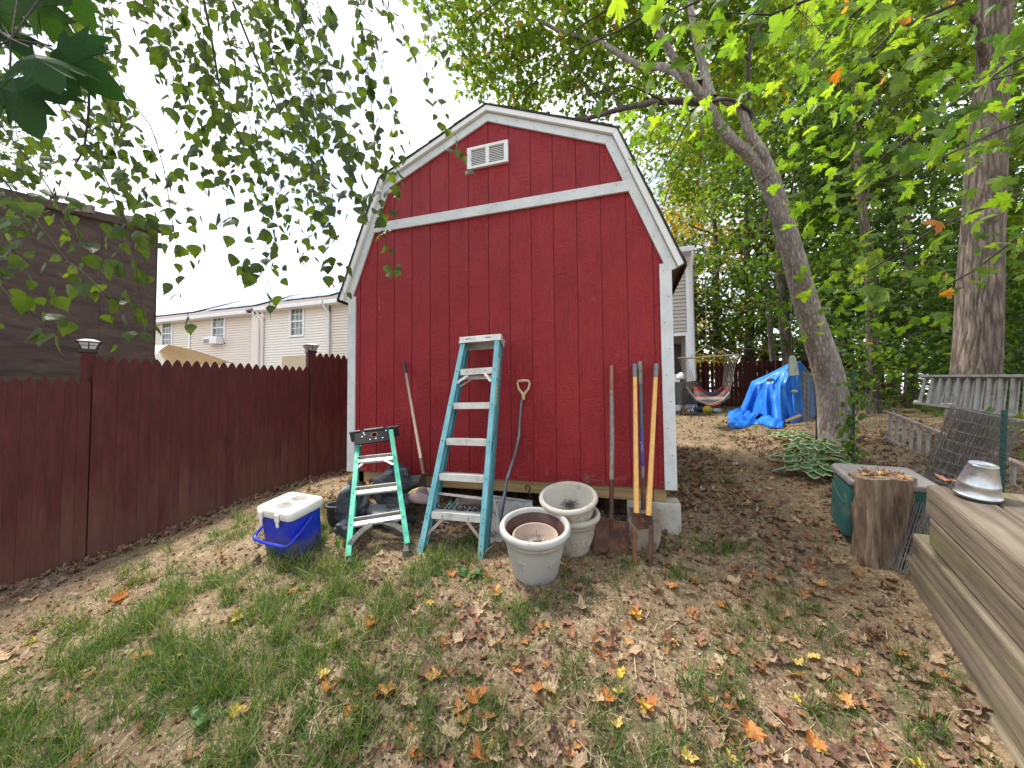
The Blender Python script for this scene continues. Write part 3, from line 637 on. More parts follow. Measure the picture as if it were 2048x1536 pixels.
# ================================================================ things leaning on and standing by the shed
def px_of(p):
    d = V3(p)-CAM; return 1024+FOC*(d@RT)/(d@FW), 768-FOC*(d@UP)/(d@FW)
def t_at(a, b, py, tries=40):   # fraction along a->b where the picture row is py
    lo, hi = 0., 1.
    for _ in range(tries):
        m_ = (lo+hi)/2; q = V3(a)*(1-m_)+V3(b)*m_
        if px_of(q)[1] < py: lo = m_
        else: hi = m_
    return lo
def unit(v): v = V3(v); return v/np.linalg.norm(v)
M_FBLUE = mat('sky_blue_fibreglass', [(.10, .33, .38), (.16, .42, .48), (.22, .48, .53)], scale=5, stretch=(5, 5, .6), rough=.5, bump=.08)
M_FTEAL = mat('unfaded_shaded_blue_fibreglass', [(.03, .17, .21), (.05, .23, .27), (.07, .28, .32)], scale=5, stretch=(5, 5, .6), rough=.5, bump=.08)  # rear rails: less sun-faded blue, with part of their shade in the colour
M_FGREEN = mat('green_fibreglass', [(.02, .30, .20), (.05, .40, .27), (.18, .50, .36)], scale=5, stretch=(5, 5, .6), rough=.5, bump=.08)
M_ALU = mat('worn_aluminium', [(.48, .48, .46), (.62, .62, .60), (.72, .72, .70)], scale=10, rough=.5, metal=.35, bump=.1, extra=patch((.42, .38, .30), 14, .6, .72))
M_RIVET = mat('rivet_steel', [(.05, .05, .06), (.12, .12, .12)], rough=.5, metal=.6)
M_STICKER = mat('label_paper', [(.62, .62, .55), (.75, .74, .68)], scale=30, rough=.6, bump=0)
M_STICKY = mat('label_yellow', [(.62, .55, .2), (.72, .66, .35)], scale=30, rough=.6, bump=0)
M_PRINT = mat('dark_print', [(.02, .03, .07), (.04, .05, .1)], rough=.6, bump=0)
def rivet(mb, p, n, r=.006):
    n = unit(n); mb.tube([V3(p), V3(p)+n*.003], r, 8)
def channel(root, name, a, b, side, n, m, fl=.045, web=.075, t=.004, lip=True):
    """C rail from a to b: flange facing the viewer (-n), web on the outer side, inner return flange"""
    a = V3(a); b = V3(b); d = unit(b-a); n = unit(n-d*(n@d)); s_ = unit(np.cross(d, n)); s_ = s_ if s_@side > 0 else -s_
    mb = MB()
    def slab(o0, o1, n0, n1):
        vs = [q+s_*i+n*j for q in (a, b) for i, j in ((o0, n0), (o1, n0), (o1, n1), (o0, n1))]
        mb.add(vs, [(3,2,1,0),(4,5,6,7),(0,1,5,4),(1,2,6,5),(2,3,7,6),(3,0,4,7)])
    slab(-fl, 0, 0, t); slab(-t, 0, t, web-t); slab(-fl, 0, web-t, web)
    return mb.build(name, m, root, bev=.0012)
# ---- tall blue stepladder
fl_, fr_ = G(834, 1106), G(965, 1121)
tl_, tr_ = PY(922, 682, -.235), PY(999, 675, -.235)
lad = thing('stepladder', (fl_+fr_)/2, 'tall light-blue fibreglass stepladder folded and leaning on the red shed wall', 'stepladder')
w_ = unit(fr_-fl_); nrm = unit(np.cross(w_, unit((tl_+tr_)/2-(fl_+fr_)/2))); nrm = nrm if nrm[1] > 0 else -nrm
rl = channel(lad, 'front_rail', fl_, tl_, -w_, nrm, M_FBLUE, .040, .088); rr = channel(lad, 'front_rail', fr_, tr_, w_, nrm, M_FBLUE, .040, .088)
off = nrm*.098
up_ = unit(tl_-fl_)
br0, br1 = fr_+off+up_*.05+w_*.010, tr_+off+w_*.003; bl0, bl1 = fl_+off+up_*.07+w_*.006, tl_+off+w_*.006
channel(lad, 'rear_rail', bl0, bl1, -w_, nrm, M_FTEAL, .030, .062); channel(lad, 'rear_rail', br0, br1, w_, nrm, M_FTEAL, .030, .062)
rv = MB()
for i, py in enumerate((738, 805, 876, 946, 1022)):
    tL = t_at(tl_, fl_, py); a = tl_+(fl_-tl_)*tL; b = tr_+(fr_-tr_)*tL
    a = a+w_*.005; b = b-w_*.005
    mb = MB(); hz = unit(np.cross(w_, (0, 0, 1))); hz = hz if hz[1] > 0 else -hz
    a_, b_ = a+nrm*.005, b+nrm*.005
    a0, b0 = a_-nrm*.006+w_*.04*0, b_-nrm*.006
    mb.beam((a_+w_*.04)+hz*.036-V3((0, 0, .002)), (b_-w_*.04)+hz*.036-V3((0, 0, .002)), .075, .004)
    mb.beam((a_+w_*.038)-V3((0, 0, .026)), (b_-w_*.038)-V3((0, 0, .026)), .004, .052)
    mb.beam((a_+w_*.038)+hz*.072-V3((0, 0, .02)), (b_-w_*.038)+hz*.072-V3((0, 0, .02)), .004, .036)
    st = mb.build('step', M_ALU, lad, bev=.001)
    if i == 0:
        for q, s_ in ((a, 1), (b, -1)): MB().beam(q+w_*.105*s_-V3((0, 0, .05))+nrm*.004, q+w_*.03*s_-up_*.125+nrm*.004, .022, .003, nrm).build('corner_brace', M_ALU, lad)
    for q in (a-w_*.005-w_*0+w_*.017, b+w_*.005-w_*.017): rivet(rv, q-up_*.02, -nrm, .005)
    if i in (0, 4):
        for t in (.28, .72): rivet(rv, a_*(1-t)+b_*t-V3((0, 0, .026))-hz*.003, -hz, .005)
for t in (.10, .22, .40, .6, .82): rivet(rv, fl_+(tl_-fl_)*t*.24+w_*.018, -nrm, .0045); rivet(rv, fr_+(tr_-fr_)*t*.24-w_*.018, -nrm, .0045)
rv.build('rivets', M_RIVET, lad, kind='stuff')
for py, th in ((757, .032), (1000, .02)):
    t = t_at(tl_+off, fl_+off, py); a = bl1+(bl0-bl1)*t+nrm*.02; b = br1+(br0-br1)*t+nrm*.02
    MB().beam(a, b, .004, th).build('rear_bar', M_ALU, lad)
    if py == 757: MB().beam(a+w_*.11-V3((0,0,.012)), a+w_*.01-up_*.09, .016, .003, nrm).build('corner_brace', M_ALU, lad)
q0, q1 = tl_-w_*.012, tr_+w_*.014; cz = V3((0, 0, 1))
mb = MB(); ct = unit(up_)
mb.beam(q0+nrm*.075+ct*.028, q1+nrm*.075+ct*.028, .165, .007, ct); mb.beam(q0-nrm*.006+ct*.002, q1-nrm*.006+ct*.002, .005, .054, ct); mb.beam(q0+nrm*.158+ct*.002, q1+nrm*.158+ct*.002, .005, .054, ct)
for q in (q0, q1): mb.beam(q-nrm*.006+ct*.0, q+nrm*.158+ct*.0, .005, .058, ct)
cp = mb.build('top_cap', M_ALU, lad, bev=.002)
for t0, t1 in ((.14, .28), (.62, .76)): MB().beam(q0+(q1-q0)*t0-nrm*.0095+ct*.008, q0+(q1-q0)*t1-nrm*.0095+ct*.008, .001, .007, ct).build('slot', M_PRINT, cp)
for q in (q0+(q1-q0)*.36, ): MB().tube([q-nrm*.0095+w_*.028*math.cos(k)+ct*(.006*math.sin(k)+.008) for k in np.linspace(0, 6.28, 14)], .0006, 4).build('stamp', M_RIVET, cp)
for k, (t0, t1, mm) in enumerate(((.80, .90, M_STICKER), (.66, .78, M_STICKY))):     # safety labels on the outer web
    a = fr_+(tr_-fr_)*t0+nrm*.040+w_*.0008; b = fr_+(tr_-fr_)*t1+nrm*.040+w_*.0008
    s2 = MB().beam(a, b, .0012, .042, nrm).build('safety_label', mm, lad)
    pr_ = MB()
    for j in range(5): q = a+(b-a)*(.15+.17*j)+w_*.001; pr_.beam(q-nrm*.014, q+nrm*.012, .0006, .004, up_)
    pr_.build('print', M_PRINT, s2)
def text(body, size, M, m, parent, name='lettering', ext=.0006):
    cu = bpy.data.curves.new(name, 'FONT'); cu.body = body; cu.size = size; cu.extrude = ext; cu.align_x = 'CENTER'; cu.align_y = 'CENTER'
    to = bpy.data.objects.new('tmp', cu); COL.objects.link(to); bpy.context.view_layer.update()
    me = bpy.data.meshes.new_from_object(to.evaluated_get(bpy.context.evaluated_depsgraph_get())); bpy.data.objects.remove(to); bpy.data.curves.remove(cu)
    me.materials.clear(); me.materials.append(m); return inst(me, name, parent, M)
a = fr_+(tr_-fr_)*.46+nrm*.034+w_*.0015
text('WERNER', .052, M4(np.stack([-up_, nrm, w_], 1)@np.eye(3), a), M_PRINT, lad)
MB().prism([a+up_*.155+nrm*.014, a+up_*.115, a+up_*.115+nrm*.028], w_*.0006).build('arrow_mark', M_PRINT, lad)
for py, s1, s2 in ((1050, .30, 0), (1050, .70, 1)):   # rusty lower braces
    t = t_at(tl_, fl_, 1035); a = tl_+(fl_-tl_)*t; b = tr_+(fr_-tr_)*t; q = a+(b-a)*s1+nrm*.01
    e = (fl_ if s2 == 0 else fr_)+up_*.11+nrm*.03+(w_*.02 if s2 == 0 else -w_*.02)
    MB().beam(q, e, .022, .004, nrm).build('lower_brace', mat('rusty_brace', [(.28, .20, .16), (.42, .33, .28)], scale=20, rough=.8), lad)
# ---- short green stepladder with a black top
fl_, fr_ = P(690, 1113, 2.55), P(820, 1085, 2.68); tl_, tr_ = PY(713, 866, -.30), PY(786, 858, -.30)
gl = thing('stepladder', G(755, 1105), 'short green fibreglass stepladder with black top, leaning by the blue cooler', 'stepladder')
w_ = unit(fr_-fl_); up_ = unit(tl_-fl_); nrm = unit(np.cross(w_, unit((tl_+tr_)/2-(fl_+fr_)/2))); nrm = nrm if nrm[1] > 0 else -nrm
for a, b, s_ in ((fl_, tl_, -w_), (fr_, tr_, w_)):
    channel(gl, 'front_rail', a, b, s_, nrm, M_FGREEN, .038, .07)
    channel(gl, 'rear_rail', a+nrm*.076+unit(b-a)*.14, b+nrm*.076, s_, nrm, M_FGREEN, .03, .04)
M_BPL = mat('scuffed_black_plastic', [(.008, .008, .011), (.016, .016, .02)], scale=30, rough=.7, bump=.05, spec=.15, extra=patch((.30, .30, .31), 28, .70, .75))
# black head: panel with a hole, and a notched rim
mb = MB(); c = (tl_+tr_)/2-up_*.062-nrm*.008; hw = np.linalg.norm(tr_-tl_)/2-.034; hh = .082; N_ = 32
ring_o = []; ring_i = []
for k in range(N_):
    an = 2*math.pi*k/N_; ca, sa = math.cos(an), math.sin(an); sq = max(abs(ca)/hw, abs(sa)/hh); ring_o.append(c+w_*ca/sq+up_*sa/sq); ring_i.append(c+up_*.008+w_*ca*.026+up_*sa*.026)
vs = ring_o+ring_i+[v+nrm*.012 for v in ring_o]+[v+nrm*.012 for v in ring_i]; fs = []
for k in range(N_): j = (k+1) % N_; fs += [(k, j, N_+j, N_+k), (2*N_+k, 3*N_+k, 3*N_+j, 2*N_+j), (k, 2*N_+k, 2*N_+j, j), (N_+k, N_+j, 3*N_+j, 3*N_+k)]
mb.add(vs, fs); hd = mb.build('top_panel', M_BPL, gl)
MB().tube([c+up_*.008+w_*.027*math.cos(k)+up_*.027*math.sin(k)-nrm*.001 for k in np.linspace(0, 2*math.pi, 25)], .0022, 6).build('hole_rim', mat('red_rim', [(.5, .12, .08), (.6, .2, .15)], rough=.5), hd)
M_BTOP = mat('black_grey_top', [(.03, .03, .033), (.10, .10, .105)], scale=40, rough=.4, bump=.05)
for x0, x1, hgt in ((-1.30, -.72, .020), (-.55, .50, .026), (.66, 1.30, .022)):
    MB().beam((tl_+tr_)/2+w_*x0*hw+nrm*.05+up_*hgt*.5, (tl_+tr_)/2+w_*x1*hw+nrm*.05+up_*hgt*.5, .135, hgt, up_).build('top_cap', M_BTOP, hd, bev=.006)
nb = MB()
for x, z in ((-.55, .045), (-.5, .02), (-.62, .0), (.62, .04), (.45, -.045), (.1, -.04), (-.2, -.045)): rivet(nb, c+w_*x*hw+up_*z-nrm*.001, -nrm, .006)
nb.build('screws', M_ALU, hd, kind='stuff')
rv = MB()
for i, py in enumerate((920, 983, 1046)):
    tL = t_at(tl_, fl_, py); a = tl_+(fl_-tl_)*tL; b = tr_+(fr_-tr_)*tL; hz = unit(V3((nrm[0], nrm[1], 0))); mb = MB()
    a_, b_ = a+w_*.034+nrm*.004, b-w_*.034+nrm*.004
    mb.beam(a_+hz*.038, b_+hz*.038, .078, .004, up_); mb.beam(a_-up_*.016, b_-up_*.016, .004, .034, up_); mb.beam(a_+hz*.076-up_*.014, b_+hz*.076-up_*.014, .004, .03, up_)
    mb.beam(a_+hz*.03-up_*.04, b_+hz*.03-up_*.04, .003, .03, up_)
    mb.build('step', M_ALU, gl, bev=.001)
    for t in (.25, .75): rivet(rv, a_*(1-t)+b_*t-up_*.016-nrm*.003, -nrm, .0045)
    if i == 0:
        for q, s_ in ((a, 1), (b, -1)): MB().beam(q+w_*.10*s_-up_*.03, q+w_*.03*s_-up_*.09, .018, .003, nrm).build('corner_brace', M_ALU, gl)
    for q in (a+w_*.018, b-w_*.018): rivet(rv, q-up_*.02, -nrm, .0045)
rv.build('rivets', M_RIVET, gl, kind='stuff')
t = t_at(tl_, fl_, 1055); mid = (tl_+(fl_-tl_)*t+tr_+(fr_-tr_)*t)/2+nrm*.03
M_MUD = mat('muddy_rubber', [(.05, .05, .05), (.10, .095, .085), (.20, .17, .13)], scale=8, rough=.75, bump=.2)
for e, s_, g_ in ((fl_, 1, G(698, 1134)), (fr_, -1, G(812, 1112))):
    a = mid-w_*.045*s_; path = []
    for k in np.linspace(0, 1, 9):
        ctrl = (e*.5+a*.5)+up_*.03-w_*.035*s_; q = a*(1-k)**2+2*ctrl*k*(1-k)+(e+up_*.07+nrm*.03+w_*.018*s_)*k*k; path.append(q)
    b_ = MB()
    for p0, p1 in zip(path[:-1], path[1:]): b_.beam(p0, p1+(p1-p0)*.05, .055, .042, np.cross(p1-p0, nrm))
    b_.beam(path[-1]+up_*.01, V3(g_)+(0, 0, .03), .034, .03, nrm)
    b_.build('lower_brace', M_MUD, gl, bev=.004)
    MB().beam(V3(g_)+(0, 0, .045), V3(g_)-(0, 0, .02), .046, .04, nrm).build('rubber_foot', M_MUD, gl, bev=.006)
# ---- cooler
N0, Lf, Rt = G(589, 1124), G(528, 1105), G(646, 1088); Lf = N0+(Lf-N0)*.97
xa = unit(Rt-N0); ya = unit(Lf-N0); za = unit(np.cross(xa, ya)); za = za if za[2] > 0 else -za; za = unit(za+V3((0, 0, .6)))
ya = unit(np.cross(za, xa)); ya = ya if ya@(Lf-N0) > 0 else -ya; LX, LY = np.linalg.norm(Rt-N0), np.linalg.norm(Lf-N0)*.98; HZ = .30
co = thing('cooler', N0+(xa*LX+ya*LY)/2, 'blue plastic cooler with white lid and swung-down handle, on the grass', 'cooler')
def cp_(u, v, z, g=0):   # tapered body: wider at the top
    k = 1+.06*z/HZ; c = N0+xa*LX/2+ya*LY/2; return c+xa*(u*LX/2*k+math.copysign(g, u) if u else 0)+ya*(v*LY/2*k+math.copysign(g, v) if v else 0)+za*z
def rrect(z, g=0, r=.04, n=5):
    c = N0+xa*LX/2+ya*LY/2; k = 1.03+.06*z/HZ; hx, hy = LX/2*k+g, LY/2*k+g; out = []
    for sx, sy, a0 in ((1, 1, 0), (-1, 1, 90), (-1, -1, 180), (1, -1, 270)):
        for j in range(n+1):
            an = math.radians(a0+90*j/n); out.append(c+xa*(sx*(hx-r)+r*math.cos(an))+ya*(sy*(hy-r)+r*math.sin(an))+za*z)
    return out
def loft(rings, cap=True):
    mb = MB(); n = len(rings[0]); vs = [v for r_ in rings for v in r_]
    mb.add(vs, [(i*n+k, i*n+(k+1) % n, (i+1)*n+(k+1) % n, (i+1)*n+k) for i in range(len(rings)-1) for k in range(n)], True)
    if cap: mb.add(rings[0], [tuple(range(n-1, -1, -1))]); mb.add(rings[-1], [tuple(range(n))])
    return mb
M_CBLUE = mat('blue_plastic', [(.006, .018, .30), (.010, .028, .42), (.016, .04, .50)], scale=4, rough=.38, bump=.04, extra=both(patch((.10, .10, .14), 3.5, .6, .8, zfade=(0, .22, .16)), patch((.12, .18, .45), 60, .68, .72, (1, 1, .3))))
M_CWHITE = mat('cooler_white_plastic', [(.60, .59, .54), (.72, .71, .66), (.76, .75, .72)], scale=8, rough=.45, bump=.05, extra=patch((.42, .38, .31), 16, .60, .72))
loft([rrect(-.01, -.008), rrect(.004), rrect(.15), rrect(HZ-.002, .0)]).build('body', M_CBLUE, co)
lid = loft([rrect(HZ, .008), rrect(HZ+.006, .016), rrect(HZ+.05, .016), rrect(HZ+.063, .010), rrect(HZ+.068, -.004, .035)]).build('lid', M_CWHITE, co)
cc = N0+xa*LX/2+ya*LY/2+za*(HZ+.0682)
for u in (-.28, .28):
    MB().add([cc+xa*(u*LX*.9+.045*math.cos(k))*1+ya*(-.02+.075*math.sin(k))+za*.0012 for k in np.linspace(0, 6.1, 18)], [tuple(range(18))]).build('cup_recess', mat('recess_grey', [(.20, .19, .18), (.28, .27, .25)], scale=20, bump=.2), lid)
MB().add([cc+xa*a+ya*b+za*.0012 for a, b in ((-.05, -.03), (.05, -.03), (.05, .02), (-.05, .02))], [(0, 1, 2, 3)]).build('lid_badge', mat('badge_blue_grey', [(.42, .45, .52), (.5, .53, .58)]), lid)
for v in (.27, -.23):     # two latches on the left-hand face
    c = N0+xa*LX/2+ya*LY/2-xa*(LX/2*1.1+.017)+ya*v*LY+za*(HZ+.01)
for v in (.36, -.22):
    c = N0+xa*(LX*.0-.02)+ya*(LY/2-v*LY*-1*0+ (v+.0)*LY)
latch_face = -xa
for t in (.30, .86):
    c = N0-xa*.034+ya*(t*LY)+za*(HZ+.012)
    la = MB().beam(c+za*.035, c-za*.02, .045, .012, xa).build('latch', M_CWHITE, co, bev=.004)
    MB().beam(c-za*.021, c-za*.058, .028, .010, xa).build('latch_tongue', M_CWHITE, la, bev=.003)
# handle: pivots on the two side faces, hangs round the left-hand face
hp_ = []
for k in np.linspace(0, 1, 25):
    pass
s0 = N0+xa*LX*.62-ya*.022+za*(HZ-.035); s1 = N0+xa*LX*.62+ya*(LY*1.0+.022)+za*(HZ-.035)
f0 = N0-xa*.055-ya*.020+za*(HZ*.50); f1 = N0-xa*.055+ya*(LY+.020)+za*(HZ*.50)
c0 = f0+xa*.07; 
path = [s0, s0*.55+f0*.45-ya*.012, s0*.18+f0*.82-ya*.014, f0+xa*.005-ya*.004, f0+ya*.03-xa*.012, (f0+f1)/2-xa*.02, f1-ya*.03-xa*.012, f1+xa*.005+ya*.004, s1*.18+f1*.82+ya*.014, s1]
hb = MB()
hb.tube(path, .013, 10, flat=.75); hb.build('handle', M_CBLUE, co)
# ---- black moulded pond rocks
M_ROCK = mat('black_grey_moulded_rock', [(.008, .009, .011), (.04, .045, .055), (.23, .245, .27)], scale=3.5, stretch=(1, 1, 2.2), rough=.6, bump=.5, bscale=30, dist=1.2, lo=.3, hi=.68)
def rock(name, c, r, label, seed, m=M_ROCK, ledge=.25, cat='rock', group=None, n=26):
    rg = np.random.default_rng(seed); ph = rg.uniform(0, 6.3, 8); z0 = c[2]-r[2]
    def f(u, v):
        a = u*2*math.pi; b = (v-.5)*math.pi; d = V3((math.cos(a)*math.cos(b), math.sin(a)*math.cos(b), math.sin(b)))
        k = 1+.12*math.sin(3*a+ph[0]+2*d[2])+.08*math.sin(5*a+ph[1]-4*d[2])+ledge*.5*math.sin(9*d[2]+ph[2]+1.4*math.sin(2*a+ph[3]))+.05*math.sin(11*a+ph[4]+7*d[2])*math.cos(b)
        return V3(c)+d*V3(r)*k
    return MB().grid(f, n*2, n).build(name, m, None, loc=(c[0], c[1], z0), label=label, cat=cat, group=group)
g_ = G(765, 1045); rock('pond_rock', (g_[0]-.02, -.27, -.08), (.235, .15, .185), 'large black and grey moulded pond rock behind the green ladder', 3)
g_ = G(690, 1060); rock('pond_rock', (g_[0]+.015, g_[1]+.05, g_[2]+.17), (.115, .13, .19), 'upright grey moulded rock between cooler and green ladder', 5, ledge=.12)
g_ = G(760, 1060); rock('pond_rock', (g_[0], g_[1]+.10, g_[2]+.07), (.22, .12, .10), 'low dark moulded rock under the steps of the green ladder', 8)
g_ = G(688, 1078); rock('pond_rock', (g_[0], g_[1]+.08, g_[2]+.06), (.14, .09, .075), 'small flat grey moulded rock on the grass right of the cooler', 9, ledge=.1)
g_ = G(655, 1062); M_GBUCK = mat('grey_bucket_plastic', [(.05, .05, .055), (.10, .10, .11)], rough=.6)
bk = MB().lathe([(0, .0), (.085, 0), (.10, .17), (.112, .172), (.112, .19), (.10, .192), (.093, .18), (.08, .02), (0, .02)], (g_[0]+.01, g_[1]+.12, g_[2]), 32)
bk.build('bucket', M_GBUCK, None, loc=(g_[0], g_[1]+.12, g_[2]), label='small dark grey bucket half hidden behind the blue cooler', cat='bucket')
# ---- leaf rake
M_OLDWOOD = mat('old_handle_wood', [(.20, .15, .12), (.32, .25, .20), (.42, .34, .28)], scale=4, stretch=(20, 20, 2), rough=.85, bump=.2)
M_RUST = mat('rusty_steel', [(.045, .022, .018), (.085, .042, .03), (.14, .075, .05)], scale=7, rough=.8, metal=.2, bump=.3, extra=patch((.20, .085, .035), 9, .56, .68))
M_RUSTD = mat('dark_rake_steel', [(.02, .014, .014), (.06, .035, .03)], scale=12, rough=.7, bump=.2)
rt_ = PY(808, 724, -.03); rb_ = P(843, 925, 2.88); rg_ = G(838, 1052)
rk = thing('leaf_rake', rg_, 'old fan leaf rake leaning between the two stepladders', 'rake')
MB().tube([rt_+(rb_-rt_)*.12, rb_], .0125, 10).build('handle', M_OLDWOOD, rk)
MB().tube([rt_-(rb_-rt_)*.0, rt_+(rb_-rt_)*.14], .0145, 10).build('grip', M_BLACKM, rk)
MB().tube([rb_-(rb_-rt_)*.03, rb_+(rb_-rt_)*.09], [.015, .012], 10).build('ferrule', M_RUST, rk)
rc = rb_+(rb_-rt_)*.08; tipc = rg_+V3((0, 0, .02)); wd = unit(np.cross(tipc-rc, (0, 1, 0)))
if wd[0] < 0: wd = -wd
rnr = unit(np.cross(wd, tipc-rc))
for k in range(17):
    u = (k-8)/8; tp = tipc+wd*u*.125+(rc-tipc)*(.06*u*u); mid_ = rc+(tp-rc)*.45+rnr*.015
    MB().tube([rc+wd*u*.012, mid_, rc+(tp-rc)*.9, tp+rnr*(-.03 if rnr[1] > 0 else .03)-(0, 0, .01)], .0017, 5).build('tine', M_RUSTD, rk)
for f in (.45, .72): MB().tube([rc+(tipc-rc)*f+wd*.125*f*u+(rc-tipc)*.05*u*u*f+rnr*.008 for u in np.linspace(-1, 1, 9)], .004, 6).build('cross_band', M_RUSTD, rk)
# ---- snow shovel with bent shaft, its blade against the rim joist
M_GPL = mat('grey_shovel_plastic', [(.27, .27, .26), (.38, .38, .37), (.46, .46, .45)], scale=5, rough=.5, bump=.15, extra=patch((.27, .24, .20), 7, .56, .7))
M_STEELG = mat('grey_painted_tube', [(.10, .115, .13), (.16, .18, .20)], scale=10, rough=.35, metal=.5, bump=.05)
M_TAN = mat('tan_grip_plastic', [(.50, .34, .20), (.60, .43, .27)], scale=20, rough=.55, bump=.08)
sg = G(1015, 1108); bt = [PY(985, 992, -.07), PY(1066, 1003, -.07)]; bb = [G(972, 1105), G(1062, 1108)]; bb = [b+V3((0, .12, .03)) for b in bb]
bt[0] = bt[0]-(bt[1]-bt[0])*.18
ss = thing('snow_shovel', sg, 'snow shovel with bent grey shaft and tan D-grip, its pale ribbed blade by the pots', 'snow shovel')
def blade(u, v):
    q = (bt[0]*(1-u)+bt[1]*u)*(1-v)+(bb[0]*(1-u)+bb[1]*u)*v
    return q+V3((0, .05*math.sin(v*math.pi)*1.0+.012*abs(math.sin(u*9.4))*(v < .9), 0))-V3((0, .03*(2*abs(u-.5))**4, 0))
bl = MB().grid(blade, 36, 14).build('blade', M_GPL, ss, thick=.005)
MB().beam(bt[0]-V3((0, .008, 0)), bt[1]-V3((0, .008, 0)), .02, .018).build('top_lip', M_GPL, bl, bev=.004)
MB().beam(bb[0]-V3((0, .004, .005)), bb[1]-V3((0, .004, .005)), .006, .02).build('wear_strip', M_PTWOOD, bl)
for u0, u1, v0, v1 in ((.50, .78, .95, .12), (.5, .66, .8, .1), (.5, .9, .75, .35), (.45, .2, .8, .15), (.45, .08, .75, .4)):
    MB().tube([blade(u0+(u1-u0)*t, v0+(v1-v0)*t)-V3((0, .006+.01*math.sin(t*3), 0))+V3((0, 0, .012*math.sin(t*3.1))) for t in np.linspace(0, 1, 8)], .006, 6).build('rib', M_GPL, bl)
sh = [PY(1043, 800, -.05), PY(1040, 830, -.06), PY(1038, 870, -.085), PY(1031, 905, -.12), P(1021, 935, 2.84), P(1013, 960, 2.80)]
MB().tube(sh, .0125, 12).build('shaft', M_STEELG, ss)
so_ = [P(1014, 955, 2.80), P(1010, 985, 2.77), P(1003, 1020, 2.74), P(1001, 1045, 2.72)]
MB().tube(so_, [.017, .022, .034, .012], 12, flat=.5).build('socket', M_STEELG, ss)
MB().tube([blade(.38, .1)-V3((0, .02, 0)), P(990, 1005, 2.76), P(1000, 1062, 2.68), P(1012, 1068, 2.68), P(1022, 1045, 2.70), blade(.7, .2)-V3((0, .02, 0))], .006, 8).build('bracket', M_GPL, ss)
gc = PY(1047, 773, -.045); gx_, gz_2 = V3((1, 0, 0)), V3((.02, -.04, 1)); dg = MB()
dg.tube([gc+gx_*x+gz_2*z for x, z in ((-.002, -.115), (-.006, -.065), (-.045, -.02), (-.056, .03), (-.045, .048), (0, .052), (.045, .048), (.056, .03), (.045, -.02), (.004, -.065), (0, -.115))], [.012, .015, .011, .010, .012, .0135, .012, .010, .011, .015, .012], 10)
dg.build('d_grip', M_TAN, ss)
# curled iron hook
hk = thing('iron_hook', G(1060, 1045), 'curled rusty iron hook against the shed sill, left of the stacked pots', 'hook')
c = PY(1054, 976, -.05); sp = [c+V3((math.cos(a)*r_, 0, math.sin(a)*r_)) for a, r_ in zip(np.linspace(4.6, -1.2, 22), np.linspace(.008, .032, 22))]
MB().tube(sp+[c+V3((.030, -.005, -.06)), c+V3((.02, -.01, -.16)), G(1062, 1050)], .006, 8).build('hook_rod', M_RUSTD, hk)
# ---- planters
M_POT = mat('stone_grey_planter', [(.30, .30, .285), (.38, .38, .36), (.44, .44, .42)], scale=3, rough=.75, bump=.12, bscale=60, extra=patch((.20, .205, .185), 5, .56, .72, (1, 1, .6)))
M_POTB = mat('tan_stone_planter', [(.36, .34, .29), (.45, .42, .36), (.50, .47, .41)], scale=3, rough=.8, bump=.12, bscale=60, extra=patch((.22, .20, .17), 6, .58, .72))
M_LINER = mat('brown_liner', [(.05, .018, .012), (.085, .035, .022)], scale=5, rough=.55)
M_CLAY = mat('faded_clay', [(.33, .245, .19), (.42, .33, .27)], scale=5, rough=.85, bump=.2)
M_ROOT = mat('dead_roots', [(.05, .04, .035), (.12, .095, .08)], scale=30)
def tilt(ax, ang): return np.array(Matrix.Rotation(ang, 3, Vector(ax)))
def planter(p, R, r, h, m, label, cat='planter', n=56, ribs=True, inner=True, rb=.62):
    t = thing('planter', p, label, cat)
    pr_ = [(0, 0), (r*rb-.01, 0), (r*rb, .008)]
    for k in range(1, 9): pr_.append((r*(rb+(.86-rb)*k/8)+.0022*(k % 2 if ribs else 0), h*.76*k/8))
    pr_ += [(r*.885, h*.77), (r*.90, h*.80), (r*.885, h*.835), (r*.95, h*.85), (r*1.0, h*.90), (r*1.0, h*.95), (r*.96, h*.99), (r*.905, h), (r*.86, h*.985), (r*.835, h*.93), (r*.80, h*.80)]
    pr_ += [(r*.62, h*.3 if inner else h*.55), (0, h*.29 if inner else h*.54)]
    MB().lathe(pr_, p, n, True, R).build('body', m, t); return t
def roots(par, c, R, n_, sp, hh, name='dead_roots'):
    mb = MB(); rg = random.Random(4)
    for _ in range(n_):
        q = V3((rg.gauss(0, sp*.4), rg.gauss(0, sp*.4), 0)); pth = [V3(c)+R@q]
        for s_ in range(4): q = q+V3((rg.gauss(0, sp*.3), rg.gauss(0, sp*.3), hh/4*rg.uniform(.3, 1.2))); pth.append(V3(c)+R@q)
        mb.tube(pth, .0016, 4)
    return mb.build(name, M_ROOT, par, kind='stuff')
vd = unit(V3((CAM[0]-.6, CAM[1]+.8, 0))); axt = np.cross((0, 0, 1), vd)
R1 = tilt(axt, math.radians(12)); g1 = G(1071, 1142); 
pA = planter(g1+V3((0, 0, -.012)), R1, .232, .36, M_POT, 'grey round planter in front, holding a brown liner and a smaller clay pot')
g1 = g1+V3((0, 0, -.012))
MB().lathe([(.13, .12), (.19, .33), (.196, .333), (.192, .30), (.125, .10), (0, .1)], g1, 48, True, R1).build('liner', M_LINER, pA)
inn = MB().lathe([(.08, .13), (.140, .262), (.150, .268), (.150, .290), (.143, .296), (.135, .290), (.12, .22), (.06, .205), (0, .205)], g1+R1@V3((.006, -.02, 0)), 44, True, R1)
